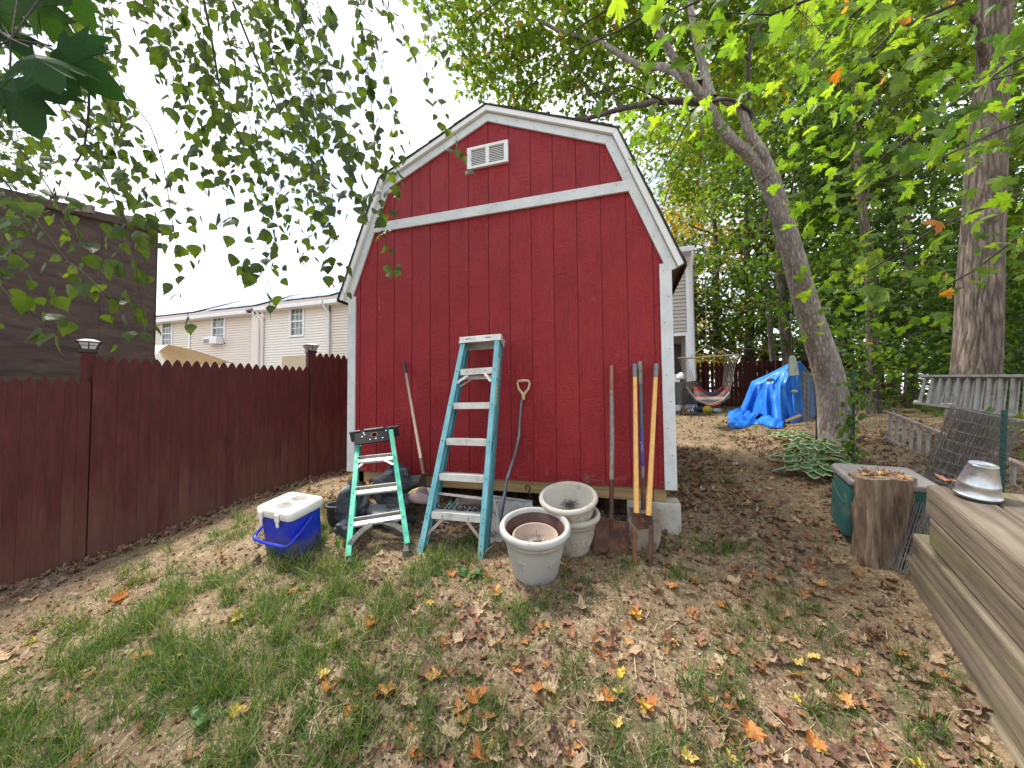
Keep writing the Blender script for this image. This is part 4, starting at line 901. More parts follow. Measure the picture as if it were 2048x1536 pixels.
ip = inn.build('clay_pot', M_CLAY, None, loc=tuple(g1+R1@V3((.006, -.02, .13))), label='small tan pot with dead roots, nested inside the front grey planter', cat='flower pot')
roots(ip, g1+R1@V3((.01, -.02, .21)), R1, 26, .05, .06)
def relief(t, p, R, r_of, items, m, rad=.004):
    for a0, z0, pts in items:
        path = []
        for da, dz in pts:
            a = a0+da; z = z0+dz; r_ = r_of(z)+.001; path.append(p+R@V3((r_*math.cos(a), r_*math.sin(a), z)))
        MB().tube(path, rad, 6).build('relief', m, t)
fa = math.atan2(vd[1], vd[0]); ro = lambda z: .232*(.62+.24*z/(.36*.76))
it = []
for a0 in (fa-.55, fa+.62):
    for q in range(6): it.append((a0, .155, [(.0+.03*math.cos(q*1.05)*k, .025*math.sin(q*1.05)*k) for k in (.2, .7, 1.3, 1.8)]))
    it.append((a0, .155, [(.05*math.cos(k), .04*math.sin(k)) for k in np.linspace(0, 5.2, 12)]))
    it.append((a0, .155, [(-.10, -.005), (-.17, .02), (-.22, .012)])); it.append((a0, .155, [(.09, .02), (.16, .035), (.22, .03)]))
relief(pA, g1, R1, ro, it, M_POT, .0048)
g2 = G(1141, 1098)+V3((0, .03, -.01)); R2a = tilt(axt, math.radians(8)); R2b = tilt(unit(axt+vd*.25), math.radians(17))
pB = planter(g2, R2a, .212, .30, M_POTB, 'lower of the two stacked stone-coloured planters with scalloped relief', inner=False)
top2 = g2+R2a@V3((-.006, .0, .155))
pC = planter(top2, R2b, .212, .285, M_POTB, 'upper of the two stacked stone-coloured planters, empty with a root stain inside')
for tt, pp, RR, hh in ((pB, g2, R2a, .30), (pC, top2, R2b, .285)):
    it = []; ro2 = lambda z, hh=hh: .212*(.62+.24*z/(hh*.76))
    for k in range(14):
        a0 = fa-3.1+k*.45
        for rr in (.20, .16, .12, .08): it.append((a0, .075 if tt is pB else .15, [(rr*math.cos(q), rr*.36*math.sin(q)) for q in np.linspace(.15, 3.0, 9)]))
    relief(tt, pp, RR, ro2, it, M_POTB, .004)
roots(pC, top2+R2b@V3((-.02, .10, .12)), R2b, 40, .05, .05)
# ---- square shovel
def frame_z(a, b, front=(0, -1, 0)):
    z = unit(V3(b)-V3(a)); y = V3(front); y = unit(y-z*(y@z)); x = np.cross(z, y); return np.stack([x, y, z], 1)
def tool_blade(root, base, R, w_top, w_bot, h, dish, m, point=0, name='blade'):
    """z down the blade from its shoulder"""
    def f(u, v):
        ww = w_top*(1-v)+w_bot*v; x = (u-.5)*ww
        if point: x *= math.sqrt(max(0, 1-max(0, (v-.45)/.55)**2*point)); 
        return V3(base)+R@V3((x, dish*(2*abs(u-.5))**2*(1-.3*v)-.012*math.sin(v*3), v*h))
    return MB().grid(f, 20, 16).build(name, m, root, thick=.0035)
M_REDGR = mat('worn_red_handle', [(.24, .085, .06), (.36, .16, .12)], scale=8, rough=.8)
M_GRYW = mat('grey_old_handle', [(.13, .115, .105), (.22, .20, .18), (.30, .27, .25)], scale=4, stretch=(25, 25, 2.5), rough=.9, bump=.3)
a = PY(1223, 731, -.03); b = P(1223, 1040, 2.70); gnd = G(1221, 1112); sqs = thing('square_shovel', gnd, 'rusty square-point shovel with worn reddish-topped wooden handle, right of the pots', 'shovel')
L = lambda t: a+(b-a)*t
MB().tube([L(0), L(.004), L(.18)], [.012, .0155, .0155], 12).build('handle_top', M_REDGR, sqs)
MB().tube([L(.18), L(.5)+V3((.004, 0, 0)), L(.78)], [.0155, .017, .0165], 12, jit=.03).build('handle', M_GRYW, sqs)
MB().tube([L(.76), L(.95), L(1.0)], [.018, .015, .012], 12).build('socket', M_RUST, sqs)
Rb = frame_z(L(1), gnd+V3((0, 0, -.01))); Rb[:, 1] = Rb[:, 1]; bh = np.linalg.norm(gnd-L(1))+.02
bd = tool_blade(sqs, L(1), Rb, .245, .255, bh, .020, M_RUST)
for s_ in (-1, 1): MB().tube([L(.975)+Rb@V3((s_*.008, 0, 0)), L(1)+Rb@V3((s_*.02, .002, .002)), L(1)+Rb@V3((s_*.055, .004, .012))], .006, 8).build('strap', M_RUST, sqs)
MB().tube([L(1)+Rb@V3((0, .008, .0)), L(1)+Rb@V3((0, .006, .14))], [.014, .004], 10, flat=.5).build('spine', M_RUST, sqs)
# ---- round shovel with blue handle, behind the digger
M_BLUEH = mat('blue_grey_fibreglass', [(.05, .085, .13), (.08, .12, .17)], scale=10, rough=.45, bump=.05)
M_PURP = mat('purple_sleeve', [(.05, .045, .20), (.07, .06, .26)], scale=10, rough=.5)
M_DIRTST = mat('dirty_steel', [(.16, .12, .085), (.24, .19, .14), (.30, .24, .18)], scale=6, rough=.8, bump=.3, extra=patch((.08, .05, .04), 8, .55, .65))
a = PY(1280, 723, -.03); b = P(1287, 1018, 2.80); gnd = G(1290, 1105); rs = thing('round_shovel', gnd, 'blue-shafted shovel with mud-caked blade, standing behind the post-hole digger', 'shovel')
for t0, t1, r0, r1, m, nm in ((0, .165, .0165, .0165, M_GRYW, 'grip'), (.165, .475, .014, .014, M_BLUEH, 'shaft'), (.475, .72, .0155, .0155, M_PURP, 'sleeve'), (.72, .80, .0145, .0145, M_STEELG, 'collar'), (.80, 1.0, .0155, .019, M_RUST, 'socket')):
    MB().tube([L(t0), L(t0+.003), L(t1)], [r0*.8, r0, r1], 12).build(nm, m, rs)
rx = unit(np.cross(b-a, (0, -1, 0))); fr3 = np.stack([unit(a-b), unit(np.cross(V3((0, -1, 0)), unit(a-b))), V3((0, -1, 0))], 1)
text('KOBALT', .026, M4(fr3, L(.6)+V3((0, -.0157, 0))), mat('label_pale', [(.35, .38, .5), (.4, .42, .55)], bump=0), rs)
Rb = frame_z(L(1), gnd); tool_blade(rs, L(1)-V3((0, 0, -.005)), Rb, .235, .23, np.linalg.norm(gnd-b)+.02, .022, M_DIRTST, point=.9)
# ---- post-hole digger
M_HAND = mat('varnished_ash_handle', [(.60, .31, .08), (.70, .40, .12), (.76, .47, .18)], scale=3, stretch=(20, 20, 1.2), rough=.45, bump=.1)
M_GGRIP = mat('grey_rubber_grip', [(.13, .14, .14), (.20, .21, .21)], scale=20, rough=.7)
gd = G(1284, 1135); ph = thing('post_hole_digger', gd, 'post-hole digger with two orange-yellow wooden handles and grey grips, rusty jaws down', 'post-hole digger')
for (x0, y0, x1, y1, dep) in ((1269.5, 728, 1273, 1028, 2.62), (1312.5, 728, 1297, 1031, 2.60)):
    a = PY(x0, y0, -.035); b = P(x1, y1, dep)
    MB().tube([L(0), L(.006), L(.1)], [.013, .0185, .018], 14).build('grip', M_GGRIP, ph); MB().tube([L(.1), L(1)], [.0165, .0195], 14).build('handle', M_HAND, ph)
cpt = P(1285, 1040, 2.60)
pl = MB().prism([P(x, y, 2.60) for x, y in ((1262, 1026), (1304, 1028), (1306, 1050), (1296, 1058), (1276, 1060), (1264, 1046))], (0, .012, 0)).build('hinge_plate', M_RUST, ph, bev=.003)
MB().tube([cpt-V3((0, .004, 0)), cpt-V3((0, .022, 0))], .016, 14).build('pivot_bolt', M_RUST, pl)
for x0, x1, y0, y1, wpx in ((1268, 1271, 1055, 1133, 12), (1302, 1301, 1050, 1138, 9)):
    a = P(x0, y0, 2.58); b = G(x1, y1)-V3((0, 0, .03)); Rb = frame_z(a, b, (-.75 if x0 < 1290 else .75, -.9, 0)); hh = np.linalg.norm(b-a)
    def jaw(u, v): an = (u-.5)*2.4; r_ = .021*(1-.15*v); return a+Rb@V3((math.sin(an)*r_, math.cos(an)*r_-r_*.4, v*hh))
    MB().grid(jaw, 14, 8).build('jaw', mat('orange_rust', [(.11, .045, .025), (.20, .085, .045)], scale=14, rough=.9, bump=.4) if x0 < 1290 else M_RUST, ph, thick=.004)
# ---- clutter under the sill
g_ = G(917, 1010); lg = thing('short_log', g_, 'short weathered log lying under the sill behind the blue ladder', 'log')
MB().tube([P(915, 1003, 2.95), P(962, 1006, 3.1)], [.03, .034], 14, jit=.05).build('bark', M_GREYWOOD, lg)
c = P(845, 1000, 2.95); MB().grid(lambda u, v: c+V3((math.cos(u*6.283)*.14*math.sin(v*1.57), math.sin(u*6.283)*.05*math.sin(v*1.57)+.02, -.02+.12*math.cos(v*1.57))), 28, 8).build(
    'plastic_dome', mat('mauve_plastic', [(.22, .15, .16), (.30, .21, .21)], rough=.6), None, loc=tuple(G(835, 1035)), label='upturned mauve plastic basin with yellow rim behind the leaf rake', cat='basin', thick=.004)
MB().tube([c+V3((-.09, -.055, .06)), c+V3((-.05, -.06, .09)), c+V3((0, -.06, .105))], .006, 6).build('rim', mat('yellow_rim', [(.6, .45, .05), (.7, .55, .1)]), bpy.data.objects['plastic_dome'])
for k, (x0, y0, x1, y1) in enumerate(((888, 1020, 905, 1000), (893, 1024, 912, 1004), (898, 1027, 918, 1010))): pass
sb = thing('metal_grate', G(895, 1030), 'teal painted wire rods of an old grate lying behind the blue ladder', 'grate')
for k, (x0, y0, x1, y1) in enumerate(((886, 1022, 902, 1001), (891, 1025, 909, 1004), (896, 1028, 915, 1009))): MB().tube([P(x0, y0, 2.85), P(x1, y1, 2.95)], .004, 6).build('rod', M_FBLUE, sb)
# ================================================================ right-hand side
def timber_extra(m, N, L, bs, vec, r):
    """long growth-ring figure with knots, pale and dark streaks"""
    mm = N.new('ShaderNodeMapping'); mm.inputs['Scale'].default_value = (.8, 5, 5); L.new(vec, mm.inputs[0])
    wv = N.new('ShaderNodeTexWave'); wv.wave_type = 'RINGS'; wv.rings_direction = 'X'; wv.inputs['Scale'].default_value = 1.3; wv.inputs['Distortion'].default_value = 5; wv.inputs['Detail'].default_value = 3
    L.new(mm.outputs[0], wv.inputs[0])
    x = N.new('ShaderNodeMixRGB'); x.blend_type = 'MULTIPLY'; x.inputs[0].default_value = .5
    rr = N.new('ShaderNodeValToRGB'); rr.color_ramp.elements[0].position = .05; rr.color_ramp.elements[0].color = (.45, .36, .30, 1); rr.color_ramp.elements[1].position = .5; rr.color_ramp.elements[1].color = (1, 1, 1, 1)
    L.new(wv.outputs[0], rr.inputs[0]); L.new(r.outputs[0], x.inputs[1]); L.new(rr.outputs[0], x.inputs[2]); L.new(x.outputs[0], bs.inputs['Base Color'])
    oi = N.new('ShaderNodeObjectInfo'); mr = N.new('ShaderNodeMapRange'); mr.inputs[3].default_value = .72; mr.inputs[4].default_value = 1.15; L.new(oi.outputs['Random'], mr.inputs[0])
    vm = N.new('ShaderNodeVectorMath'); vm.operation = 'SCALE'; L.new(x.outputs[0], vm.inputs[0]); L.new(mr.outputs[0], vm.inputs[3]); L.new(vm.outputs[0], bs.inputs['Base Color'])
    bp = N.new('ShaderNodeBump'); bp.inputs['Strength'].default_value = .12; bp.inputs['Distance'].default_value = .004; L.new(wv.outputs[0], bp.inputs['Height'])
    pv = bs.inputs['Normal'].links[0].from_socket; L.new(pv, bp.inputs['Normal']); L.new(bp.outputs[0], bs.inputs['Normal'])
def knots(m, N, L, bs, vec, r):
    mm = N.new('ShaderNodeMapping'); mm.inputs['Scale'].default_value = (1.5, 4.2, 4.2); L.new(vec, mm.inputs[0])
    v = N.new('ShaderNodeTexVoronoi'); v.inputs['Scale'].default_value = 1.25; L.new(mm.outputs[0], v.inputs['Vector'])
    q = N.new('ShaderNodeMapRange'); q.inputs[1].default_value = .13; q.inputs[2].default_value = .21; q.inputs[3].default_value = .8; q.inputs[4].default_value = 0; L.new(v.outputs['Distance'], q.inputs[0])
    x = N.new('ShaderNodeMixRGB'); pv = bs.inputs['Base Color'].links[0].from_socket; L.new(q.outputs[0], x.inputs[0]); L.new(pv, x.inputs[1]); x.inputs[2].default_value = (.055, .04, .03, 1); L.new(x.outputs[0], bs.inputs['Base Color'])
M_TIMB = mat('weathered_timber', [(.105, .083, .062), (.165, .132, .098), (.235, .19, .145)], scale=2.6, stretch=(.7, 4, 4), rough=.9, bump=.5, bscale=5, bstretch=(1.5, 34, 34),
             extra=both(timber_extra, patch((.15, .145, .055), 2.2, .52, .74, (.6, 2, 2)), patch((.07, .06, .055), 3, .64, .74, (.8, 2, 2)), knots))
TA = P(1851, 965, 2.1); TD = unit(V3((.245, .954, .174))); TS = unit(np.cross(TD, (0, 0, 1))); TS = TS if TS[0] > 0 else -TS; TU = np.cross(TS, TD); TU = TU if TU[2] > 0 else -TU
TH = .187
tw = thing('timber_wall', TA-TU*.75, 'stepped retaining wall of weathered square timbers with greenish stains, bottom right', 'retaining wall')
def timber(c0, c1, name='timber'):
    """c0 far end, c1 near end: centres of the end faces"""
    mid_ = (c0+c1)/2; Lh = np.linalg.norm(c1-c0)/2; mb = MB(); mb.box((-Lh, -TH/2+.0015, -TH/2+.0015), (Lh, TH/2-.0015, TH/2-.0015))
    me_ = mb.build(name, M_TIMB, None); d = me_.data; bpy.data.objects.remove(me_)
    d.transform(Matrix.Diagonal((1, 1, (TH-.014)/TH, 1))); o = inst(d, name, tw, M4(np.stack([TD, -TS, TU], 1), mid_)); b = o.modifiers.new('edge', 'BEVEL'); b.width = .013; b.segments = 2
    return o
for i, (ext, out) in enumerate(((0, 0), (-.012, .012), (.16, -.004), (.27, -.014), (.33, -.03))):
    top = TA-TU*(TH*(i+.5))+TS*(TH/2+out); timber(top+TD*ext, top-TD*(2.35+.07*(i % 2)))
timber(TA-TU*TH/2+TS*(TH*1.5+.004)-TD*.03, TA-TU*TH/2+TS*(TH*1.5+.004)-TD*2.4); timber(TA-TU*TH*1.5+TS*(TH*1.5+.002)-TD*.2, TA-TU*TH*1.5+TS*(TH*1.5)-TD*2.4)
# a dark burn-like mark on the end of the top timber
# ---- stump
M_STUMP = mat('old_stump_wood', [(.07, .045, .03), (.18, .125, .085), (.31, .235, .165)], scale=3, stretch=(7, 7, 1.0), rough=.95, bump=1, bscale=9, bstretch=(6, 6, .8), dist=.8,
              extra=patch((.05, .03, .022), 4, .6, .72, (3, 3, .8)))
gs = G(1769, 1134); sc_ = gs+V3((.04, .11, 0)); sh_ = P(1774, 972, 2.28)[2]-sc_[2]
def stump(u, v):
    a = u*2*math.pi; r = .172-.040*(1-v)-.012*math.sin(v*2.6)+.022*(1-v)**4+.010*math.sin(5*a+1.1)+.006*math.sin(11*a+3*v)+.006*abs(math.sin(19*a+3*math.sin(v*4)+1.5*math.sin(3*a)))+.004*math.sin(41*a+9*v)+.008*math.sin(7*a+8*v)*math.sin(6*v)+.014*math.sin(2*a+.5)
    r -= .03*math.exp(-((a-4.35)/.10)**2)*(1-.5*v)
    return sc_+V3((math.cos(a)*r*.98+.03*v, math.sin(a)*r*.9, v*sh_+.006*math.sin(3*a)*v-.03*(1-v)))
st = MB().grid(stump, 120, 26).build('tree_stump', M_STUMP, None, loc=tuple(sc_), label='old bark-less tree stump with leaves on top, beside the green tote', cat='tree stump')
rim = [stump(k/60, 1) for k in range(60)]; cc = sum(rim)/60
mb = MB(); rings = [[cc+(q-cc)*f+V3((0, 0, (.006 if f < .97 else 0)+.004*math.sin(9*f))) for q in rim] for f in (1, .95, .7, .4, .1)]
mb.add([v for r_ in rings for v in r_], [(i*60+k, i*60+(k+1) % 60, (i+1)*60+(k+1) % 60, (i+1)*60+k) for i in range(4) for k in range(60)]); mb.add(rings[-1], [tuple(range(60))])
mb.build('cut_face', M_STUMP, st); cc_stump = cc
# ---- green tote with grey lid, leaning
M_TOTE = mat('green_tote_plastic', [(.018, .085, .085), (.025, .11, .105), (.05, .13, .12)], scale=3, rough=.5, bump=.08, extra=patch((.20, .19, .15), 3, .54, .68, (1, 1, .7)))
M_TLID = mat('grey_lid_plastic', [(.13, .125, .12), (.185, .175, .17), (.24, .23, .225)], scale=3, rough=.45, bump=.08, extra=patch((.12, .10, .09), 4, .6, .72))
b0, b1 = P(1686, 1071, 2.70), P(1656, 1022, 2.98); t0, t1 = P(1707, 966, 2.56), P(1666, 931, 2.92); tx = unit(V3((1, -.12, -.02))); wl = .43; bl_ = .37
b2, b3, t2, t3 = b0+tx*bl_, b1+tx*bl_, t0+tx*wl, t1+tx*wl
tt = thing('storage_tote', b0, 'dull green plastic tote with grey lid, tipped against the stump', 'storage tote')
def rr4(c, r=.05, n=4):
    out = []; m_ = len(c)
    for i in range(4):
        p0, p1, p2 = c[i-1], c[i], c[(i+1) % 4]; a = p1+unit(p0-p1)*r; b = p1+unit(p2-p1)*r
        for k in range(n+1): t = k/n; out.append(a*(1-t)**2+2*p1*t*(1-t)+b*t*t)
    return out
bot = [b0, b2, b3, b1]; topq = [t0, t2, t3, t1]; upv = unit(t0-b0)
mid_ = [x*.12+y*.88 for x, y in zip(bot, topq)]
loft([rr4(bot), rr4([x*.5+y*.5 for x, y in zip(bot, topq)]), rr4(mid_), rr4([q for q in topq])]).build('body', M_TOTE, tt)
lc = sum(topq)/4; grow = lambda g, h: [q+unit(q-lc)*g+upv*h for q in topq]
ld = loft([rr4(grow(.022, -.022)), rr4(grow(.026, .004)), rr4(grow(.014, .022)), rr4(grow(-.03, .020)), rr4(grow(-.05, .004)), rr4(grow(-.11, .002))]).build('lid', M_TLID, tt)
for f in (.35, .55): MB().tube([t0*(1-f)+t1*f+tx*.10+upv*.006, t0*(1-f)+t1*f+tx*.30+upv*.006], .006, 6).build('lid_rib', M_TLID, ld)
fc = lambda u, v: (b0*(1-u)+b1*u)*(1-v)+(t0*(1-u)+t1*u)*v
MB().tube([fc(.95, .72)-tx*.003, fc(.5, .62)-tx*.012, fc(.2, .55)-tx*.006], .004, 6).build('moulded_line', M_TOTE, tt)
# ---- galvanised pail, upside down on the timbers
def galv_extra(m, N, L, bs, vec, r): pass
M_GALV = mat('galvanised_steel', [(.36, .38, .40), (.50, .52, .54), (.62, .64, .66)], scale=16, rough=.32, metal=.85, bump=.05, extra=patch((.20, .16, .11), 7, .55, .60, (1, 1, 1)))
def ontop(px, py):
    v = ray(px, py); return CAM+v*(((TA-CAM)@TU)/(v@TU))
pc_ = ontop(1953, 991)+TU*.012; pa_ = unit(TU+.10*TS-.05*TD); px1 = unit(np.cross(pa_, (0, 1, 0))); RP = np.stack([px1, np.cross(pa_, px1), pa_], 1); hgt = .16
pl_ = thing('metal_pail', pc_, 'galvanised pail turned upside down on the timber wall', 'pail')
MB().lathe([(.084, -.004), (.088, 0), (.085, .004), (.082, .007), (.073, .048), (.0745, .051), (.0725, .054), (.074, .058), (.0715, .061), (.050, hgt-.005), (.0515, hgt), (.049, hgt+.002), (.046, hgt-.005), (0, hgt-.006)], pc_, 48, True, RP).build('body', M_GALV, pl_)
MB().lathe([(.081, -.002), (.045, hgt-.010), (0, hgt-.010)], pc_, 40, True, RP).build('inside', M_GALV, pl_)
for s_ in (-1,): MB().beam(pc_+RP@V3((.05, -.075, .0)), pc_+RP@V3((.047, -.071, .032)), .022, .006, RP@V3((.6, -.8, 0))).build('handle_lug', M_GALV, pl_, bev=.002)
MB().tube([pc_+RP@V3((.088*math.cos(a), .088*math.sin(a), -.006)) for a in np.linspace(-.9, 2.2, 20)], .0022, 6).build('bail', M_RIVET, pl_)
# ---- wire fence on T-posts
M_PGREEN = mat('dark_green_post', [(.008, .045, .042), (.015, .065, .058)], scale=12, rough=.45, bump=.08)
M_WIRE = mat('galvanised_wire', [(.15, .14, .135), (.25, .24, .23)], scale=20, rough=.5, metal=.5, bump=0)
def tpost(base, top, label):
    base = V3(base); top = V3(top); d = unit(top-base); t = thing('fence_post', base, label, 'fence post', 'green metal posts of the wire fence')
    side = unit(np.cross(d, (.3, 1, 0))); fr_ = np.cross(side, d); mb = MB(); mb.beam(base-d*.1, top, .028, .004, fr_); mb.beam(base-d*.1+fr_*.016, top+fr_*.016, .004, .032, fr_)
    mb.build('post', M_PGREEN, t, bev=.001); lb = MB()
    for k in range(int(np.linalg.norm(top-base)/.055)): q = base+d*(.05+k*.055); lb.beam(q-fr_*.006, q-fr_*.006+d*.012, .014, .008, fr_)
    lb.build('lugs', M_PGREEN, t, kind='stuff')
wp = [G(1633, 884), G(1706, 934), P(2000, 1050, 2.38)]; wt = [P(1634, 728, 5.58), P(1707, 738, 4.12), None]; _d = (wp[2]-CAM)@FW; wt[2] = P(2009, 820, _d-.02)
for a, b, lb in zip(wp, wt, ('green post against the foot of the leaning tree', 'green post wrapped in a leafy climber, left of the aluminium ladders', 'thick green post standing behind the timber wall beside the pail')): tpost(a, b, lb)
wf = thing('wire_fence', wp[1], 'slack welded-wire fence strung along the green posts', 'fence')
def wire(p, r=.0013): return MB().tube(p, r, 3, cap=False)
mb = MB(); tops = [P(1606, 742, 6.6), P(1634, 748, 5.55), P(1706, 765, 4.1), P(1772, 802, 3.55), P(1880, 868, 2.8), P(2006, 905, _d), P(2130, 905, _d-.35)]
base_ = [G(1606, 868), wp[0], wp[1], P(1772, 960, 3.4), P(1880, 1000, 2.75), P(2000, 1060, _d), P(2130, 1180, _d-.35)]
wires = MB(); NH = 11
for k in range(NH):
    f = k/(NH-1); pth = []
    for i in range(len(tops)-1):
        for t in np.linspace(0, 1, 6)[: (6 if i == len(tops)-2 else 5)]:
            q = (tops[i]*(1-t)+tops[i+1]*t)*(1-f)+(base_[i]*(1-t)+base_[i+1]*t)*f; pth.append(q-V3((0, 0, .05*math.sin(math.pi*t)*(1-f)))+V3((.012*math.sin(i*7+k+t*9), 0, .01*math.sin(k*3+t*6))))
    wires.tube(pth, .0013, 3, cap=False)
for i in range(len(tops)-1):
    n_ = max(3, int(np.linalg.norm(tops[i]-tops[i+1])/.055))
    for j in range(n_):
        t = j/n_; a = tops[i]*(1-t)+tops[i+1]*t-V3((0, 0, .05*math.sin(math.pi*t))); b = base_[i]*(1-t)+base_[i+1]*t; wires.tube([a, (a+b)/2+V3((.01*math.sin(j), 0, 0)), b], .0011, 3, cap=False)
wires.build('wire_mesh', M_WIRE, wf, kind='stuff')
# ---- rolls of wire fencing
def wire_roll(name, a, b, r, label, n=44, seed=1):
    a = V3(a); b = V3(b); d = unit(b-a); x = unit(np.cross(d, (0, 1, .2))); y = np.cross(d, x); L_ = np.linalg.norm(b-a); rg = random.Random(seed)
    t = thing(name, a, label, 'wire roll'); v_ = MB()
    for turn in range(4):
        rr = r*(1-.2*turn)
        for k in range(n-6*turn):
            an = 2*math.pi*k/(n-6*turn)+rg.uniform(-.05, .05); o = x*math.cos(an)*rr+y*math.sin(an)*rr; o2 = x*math.cos(an+.16)*rr*rg.uniform(.93, 1.03)+y*math.sin(an+.16)*rr
            v_.tube([a+o, (a+b)/2+(o+o2)/2*rg.uniform(.97, 1.03), b+o2], .0016, 3, cap=False)
    v_.build('long_wires', M_WIRE, t, kind='stuff'); h_ = MB(); nr = max(4, int(L_/.07))
    for j in range(nr+1):
        for turn in range(3):
            rr = r*(1-.2*turn)*rg.uniform(.98, 1.03); c = a+d*L_*j/nr; h_.tube([c+(x*math.cos(q)+y*math.sin(q))*rr+d*rg.uniform(-.003, .003) for q in np.linspace(0, 6.283, 33)], .0015, 3, cap=False)
    h_.build('hoops', M_WIRE, t, kind='stuff')
wire_roll('wire_roll', P(1905, 985, 2.75), P(1972, 826, 2.62), .165, 'leaning roll of rusty wire fencing before the big tree, left of the green post', 72)
wire_roll('wire_roll', P(1812, 1150, 2.35), P(1850, 1015, 2.45), .085, 'small crushed wire roll wedged between the stump and the timber wall', 34, 3)
# ---- aluminium extension ladders on their sides
M_ALUOLD = mat('weathered_aluminium', [(.27, .27, .25), (.38, .38, .36), (.46, .46, .44)], scale=9, rough=.6, metal=.25, bump=.1, extra=patch((.20, .21, .15), 8, .56, .68))
M_ALUPINK = mat('leaf_stained_aluminium', [(.22, .15, .13), (.32, .25, .22), (.38, .33, .30)], scale=5, rough=.75, bump=.2, extra=patch((.12, .05, .035), 22, .55, .64))
def side_ladder(name, ta, tb, ba, bb, n, label, m, rail, thick=.028, depth=.075, double=False, rr=.016):
    ta, tb, ba, bb = map(V3, (ta, tb, ba, bb)); t = thing(name, (ba+bb)/2, label, 'ladder'); ax = unit(tb-ta); dn = unit(ba-ta); nz_ = unit(np.cross(ax, dn)); nz_ = nz_ if nz_[1] > 0 else -nz_
    for off_ in ((0, .085) if double else (0,)):
        o = nz_*off_; sh = ax*.06*(off_ > 0)
        MB().beam(ta+o, tb+o, depth, thick, dn).build('rail', rail, t, bev=.002); MB().beam(ba+o, bb+o, depth, thick, dn).build('rail', rail, t, bev=.002)
        for k in range(n):
            f = (k+.45)/n; a = ta*(1-f)+tb*f+o+dn*.012+sh; b = ba*(1-f)+bb*f+o-dn*.012+sh
            MB().tube([a, b], [rr, rr], 10, flat=.9).build('rung', m, t)
    return t
lA = side_ladder('extension_ladder', P(1845, 753, 5.0), P(2240, 753, 3.0), P(1832, 806, 5.0), P(2240, 858, 3.0), 16, 'aluminium extension ladder on its side, hung high across the big tree trunk', M_ALUOLD, M_ALUOLD, double=True, rr=.021)
for px, py in ((1908, 762), (1893, 808)): MB().tube([P(px-10, py, 4.6), P(px+16, py, 4.5)], .014, 8).build('lock_bar', M_ALU, lA)
MB().lathe([(0, -.03), (.03, -.03), (.032, .0), (.03, .03), (0, .03)], P(1834, 805, 5.0), 16).build('end_cap', M_ALU, lA)
side_ladder('extension_ladder', P(1776, 824, 5.0), P(2220, 1000, 2.35), P(1774, 876, 5.0), P(2220, 1120, 2.35), 17, 'older lichen-streaked ladder on its side below, its rail covered in leaves', M_ALUOLD, M_ALUPINK, depth=.06, rr=.019)
# ---- blue tarpaulin over a heap
M_TARP = mat('blue_tarp', [(.010, .11, .48), (.018, .17, .62), (.04, .24, .70)], scale=4, rough=.38, bump=.35, bscale=9, bdist=.03)
M_TARPD = mat('tarp_underside', [(.07, .09, .08), (.14, .16, .14), (.22, .24, .20)], scale=4, rough=.7, bump=.3)
tp_l = [(1577, 727), (1545, 747), (1518, 762), (1512, 795), (1508, 820)]; tp_r = [(1600, 722), (1622, 748), (1632, 790), (1636, 815), (1640, 842)]
tg = G(1570, 845)
def along_px(pts, t):
    t = t*(len(pts)-1); i = min(int(t), len(pts)-2); f = t-i; return pts[i][0]*(1-f)+pts[i+1][0]*f, pts[i][1]*(1-f)+pts[i+1][1]*f
def tarp(u, v):
    l = along_px(tp_l, v); r_ = along_px(tp_r, v); x = l[0]*(1-u)+r_[0]*u; y_ = l[1]*(1-u)+r_[1]*u+(18*math.sin(u*math.pi)*v*v if v > .5 else 0)
    d = 8.3-.62*math.sin(u*math.pi)*(v**.7)-.10*math.sin(u*26+v*4+2*math.sin(v*3))*v-.05*math.sin(u*53-v*9)*v+.45*(abs(u-.5)*2)**3
    return P(x, y_, d)
th_ = thing('tarp_heap', tg, 'heap under a bright blue tarpaulin in front of the rear fence', 'tarp')
MB().grid(tarp, 70, 36).build('cover', M_TARP, th_, thick=.004)
def tarpb(u, v): q = V3(tarp(u, v)); k = FW*(.55*v+.12*math.sin(u*9)*v); return q+V3((k[0], k[1], 0))+V3((0, .25, 0))*math.sin(u*math.pi)*1.4*v
MB().grid(tarpb, 30, 16).build('cover_back', M_TARP, th_, thick=.004)
MB().grid(lambda u, v: P(1541+9*math.cos(u*6.28)*v, 760+3.5*math.sin(u*6.28)*v, 7.72), 14, 3).build('worn_patch', M_TARPD, th_)
MB().beam(P(1608, 740, 7.5), P(1614, 840, 7.3), .10, .03).build('dark_edge', M_BLACKM, th_)
def gt(u, v):
    px = 1457+u*110; py = 822+v*33+6*math.sin(u*9)*v; q = G(px, min(py, 858)-8*0); z = .05+.10*abs(math.sin(u*7.3+v*3))*(1-.6*v)*math.sin(math.pi*min(1, u*1.0+.02))+.03*math.sin(u*31+v*17); return q+V3((0, 0, max(.01, z*1.6*(math.sin(math.pi*v)**.4 if v < 1 else 0)+.01)))
MB().grid(gt, 46, 16).build('fallen_tarp', M_TARP, None, loc=tuple(G(1510, 845)), label='loose crumpled blue tarp lying on the ground before the covered heap', cat='tarp', thick=.004)
def gt2(u, v): q = G(1508+u*50, 826+v*18); return q+V3((0, 0, .10+.06*math.sin(u*11+v*5)+.05*math.sin(v*7)))
MB().grid(gt2, 22, 10).build('grey_cloth', M_TARPD, None, loc=tuple(G(1533, 840)), label='grey-green cloth crumpled on top of the fallen blue tarp', cat='cloth', thick=.004)
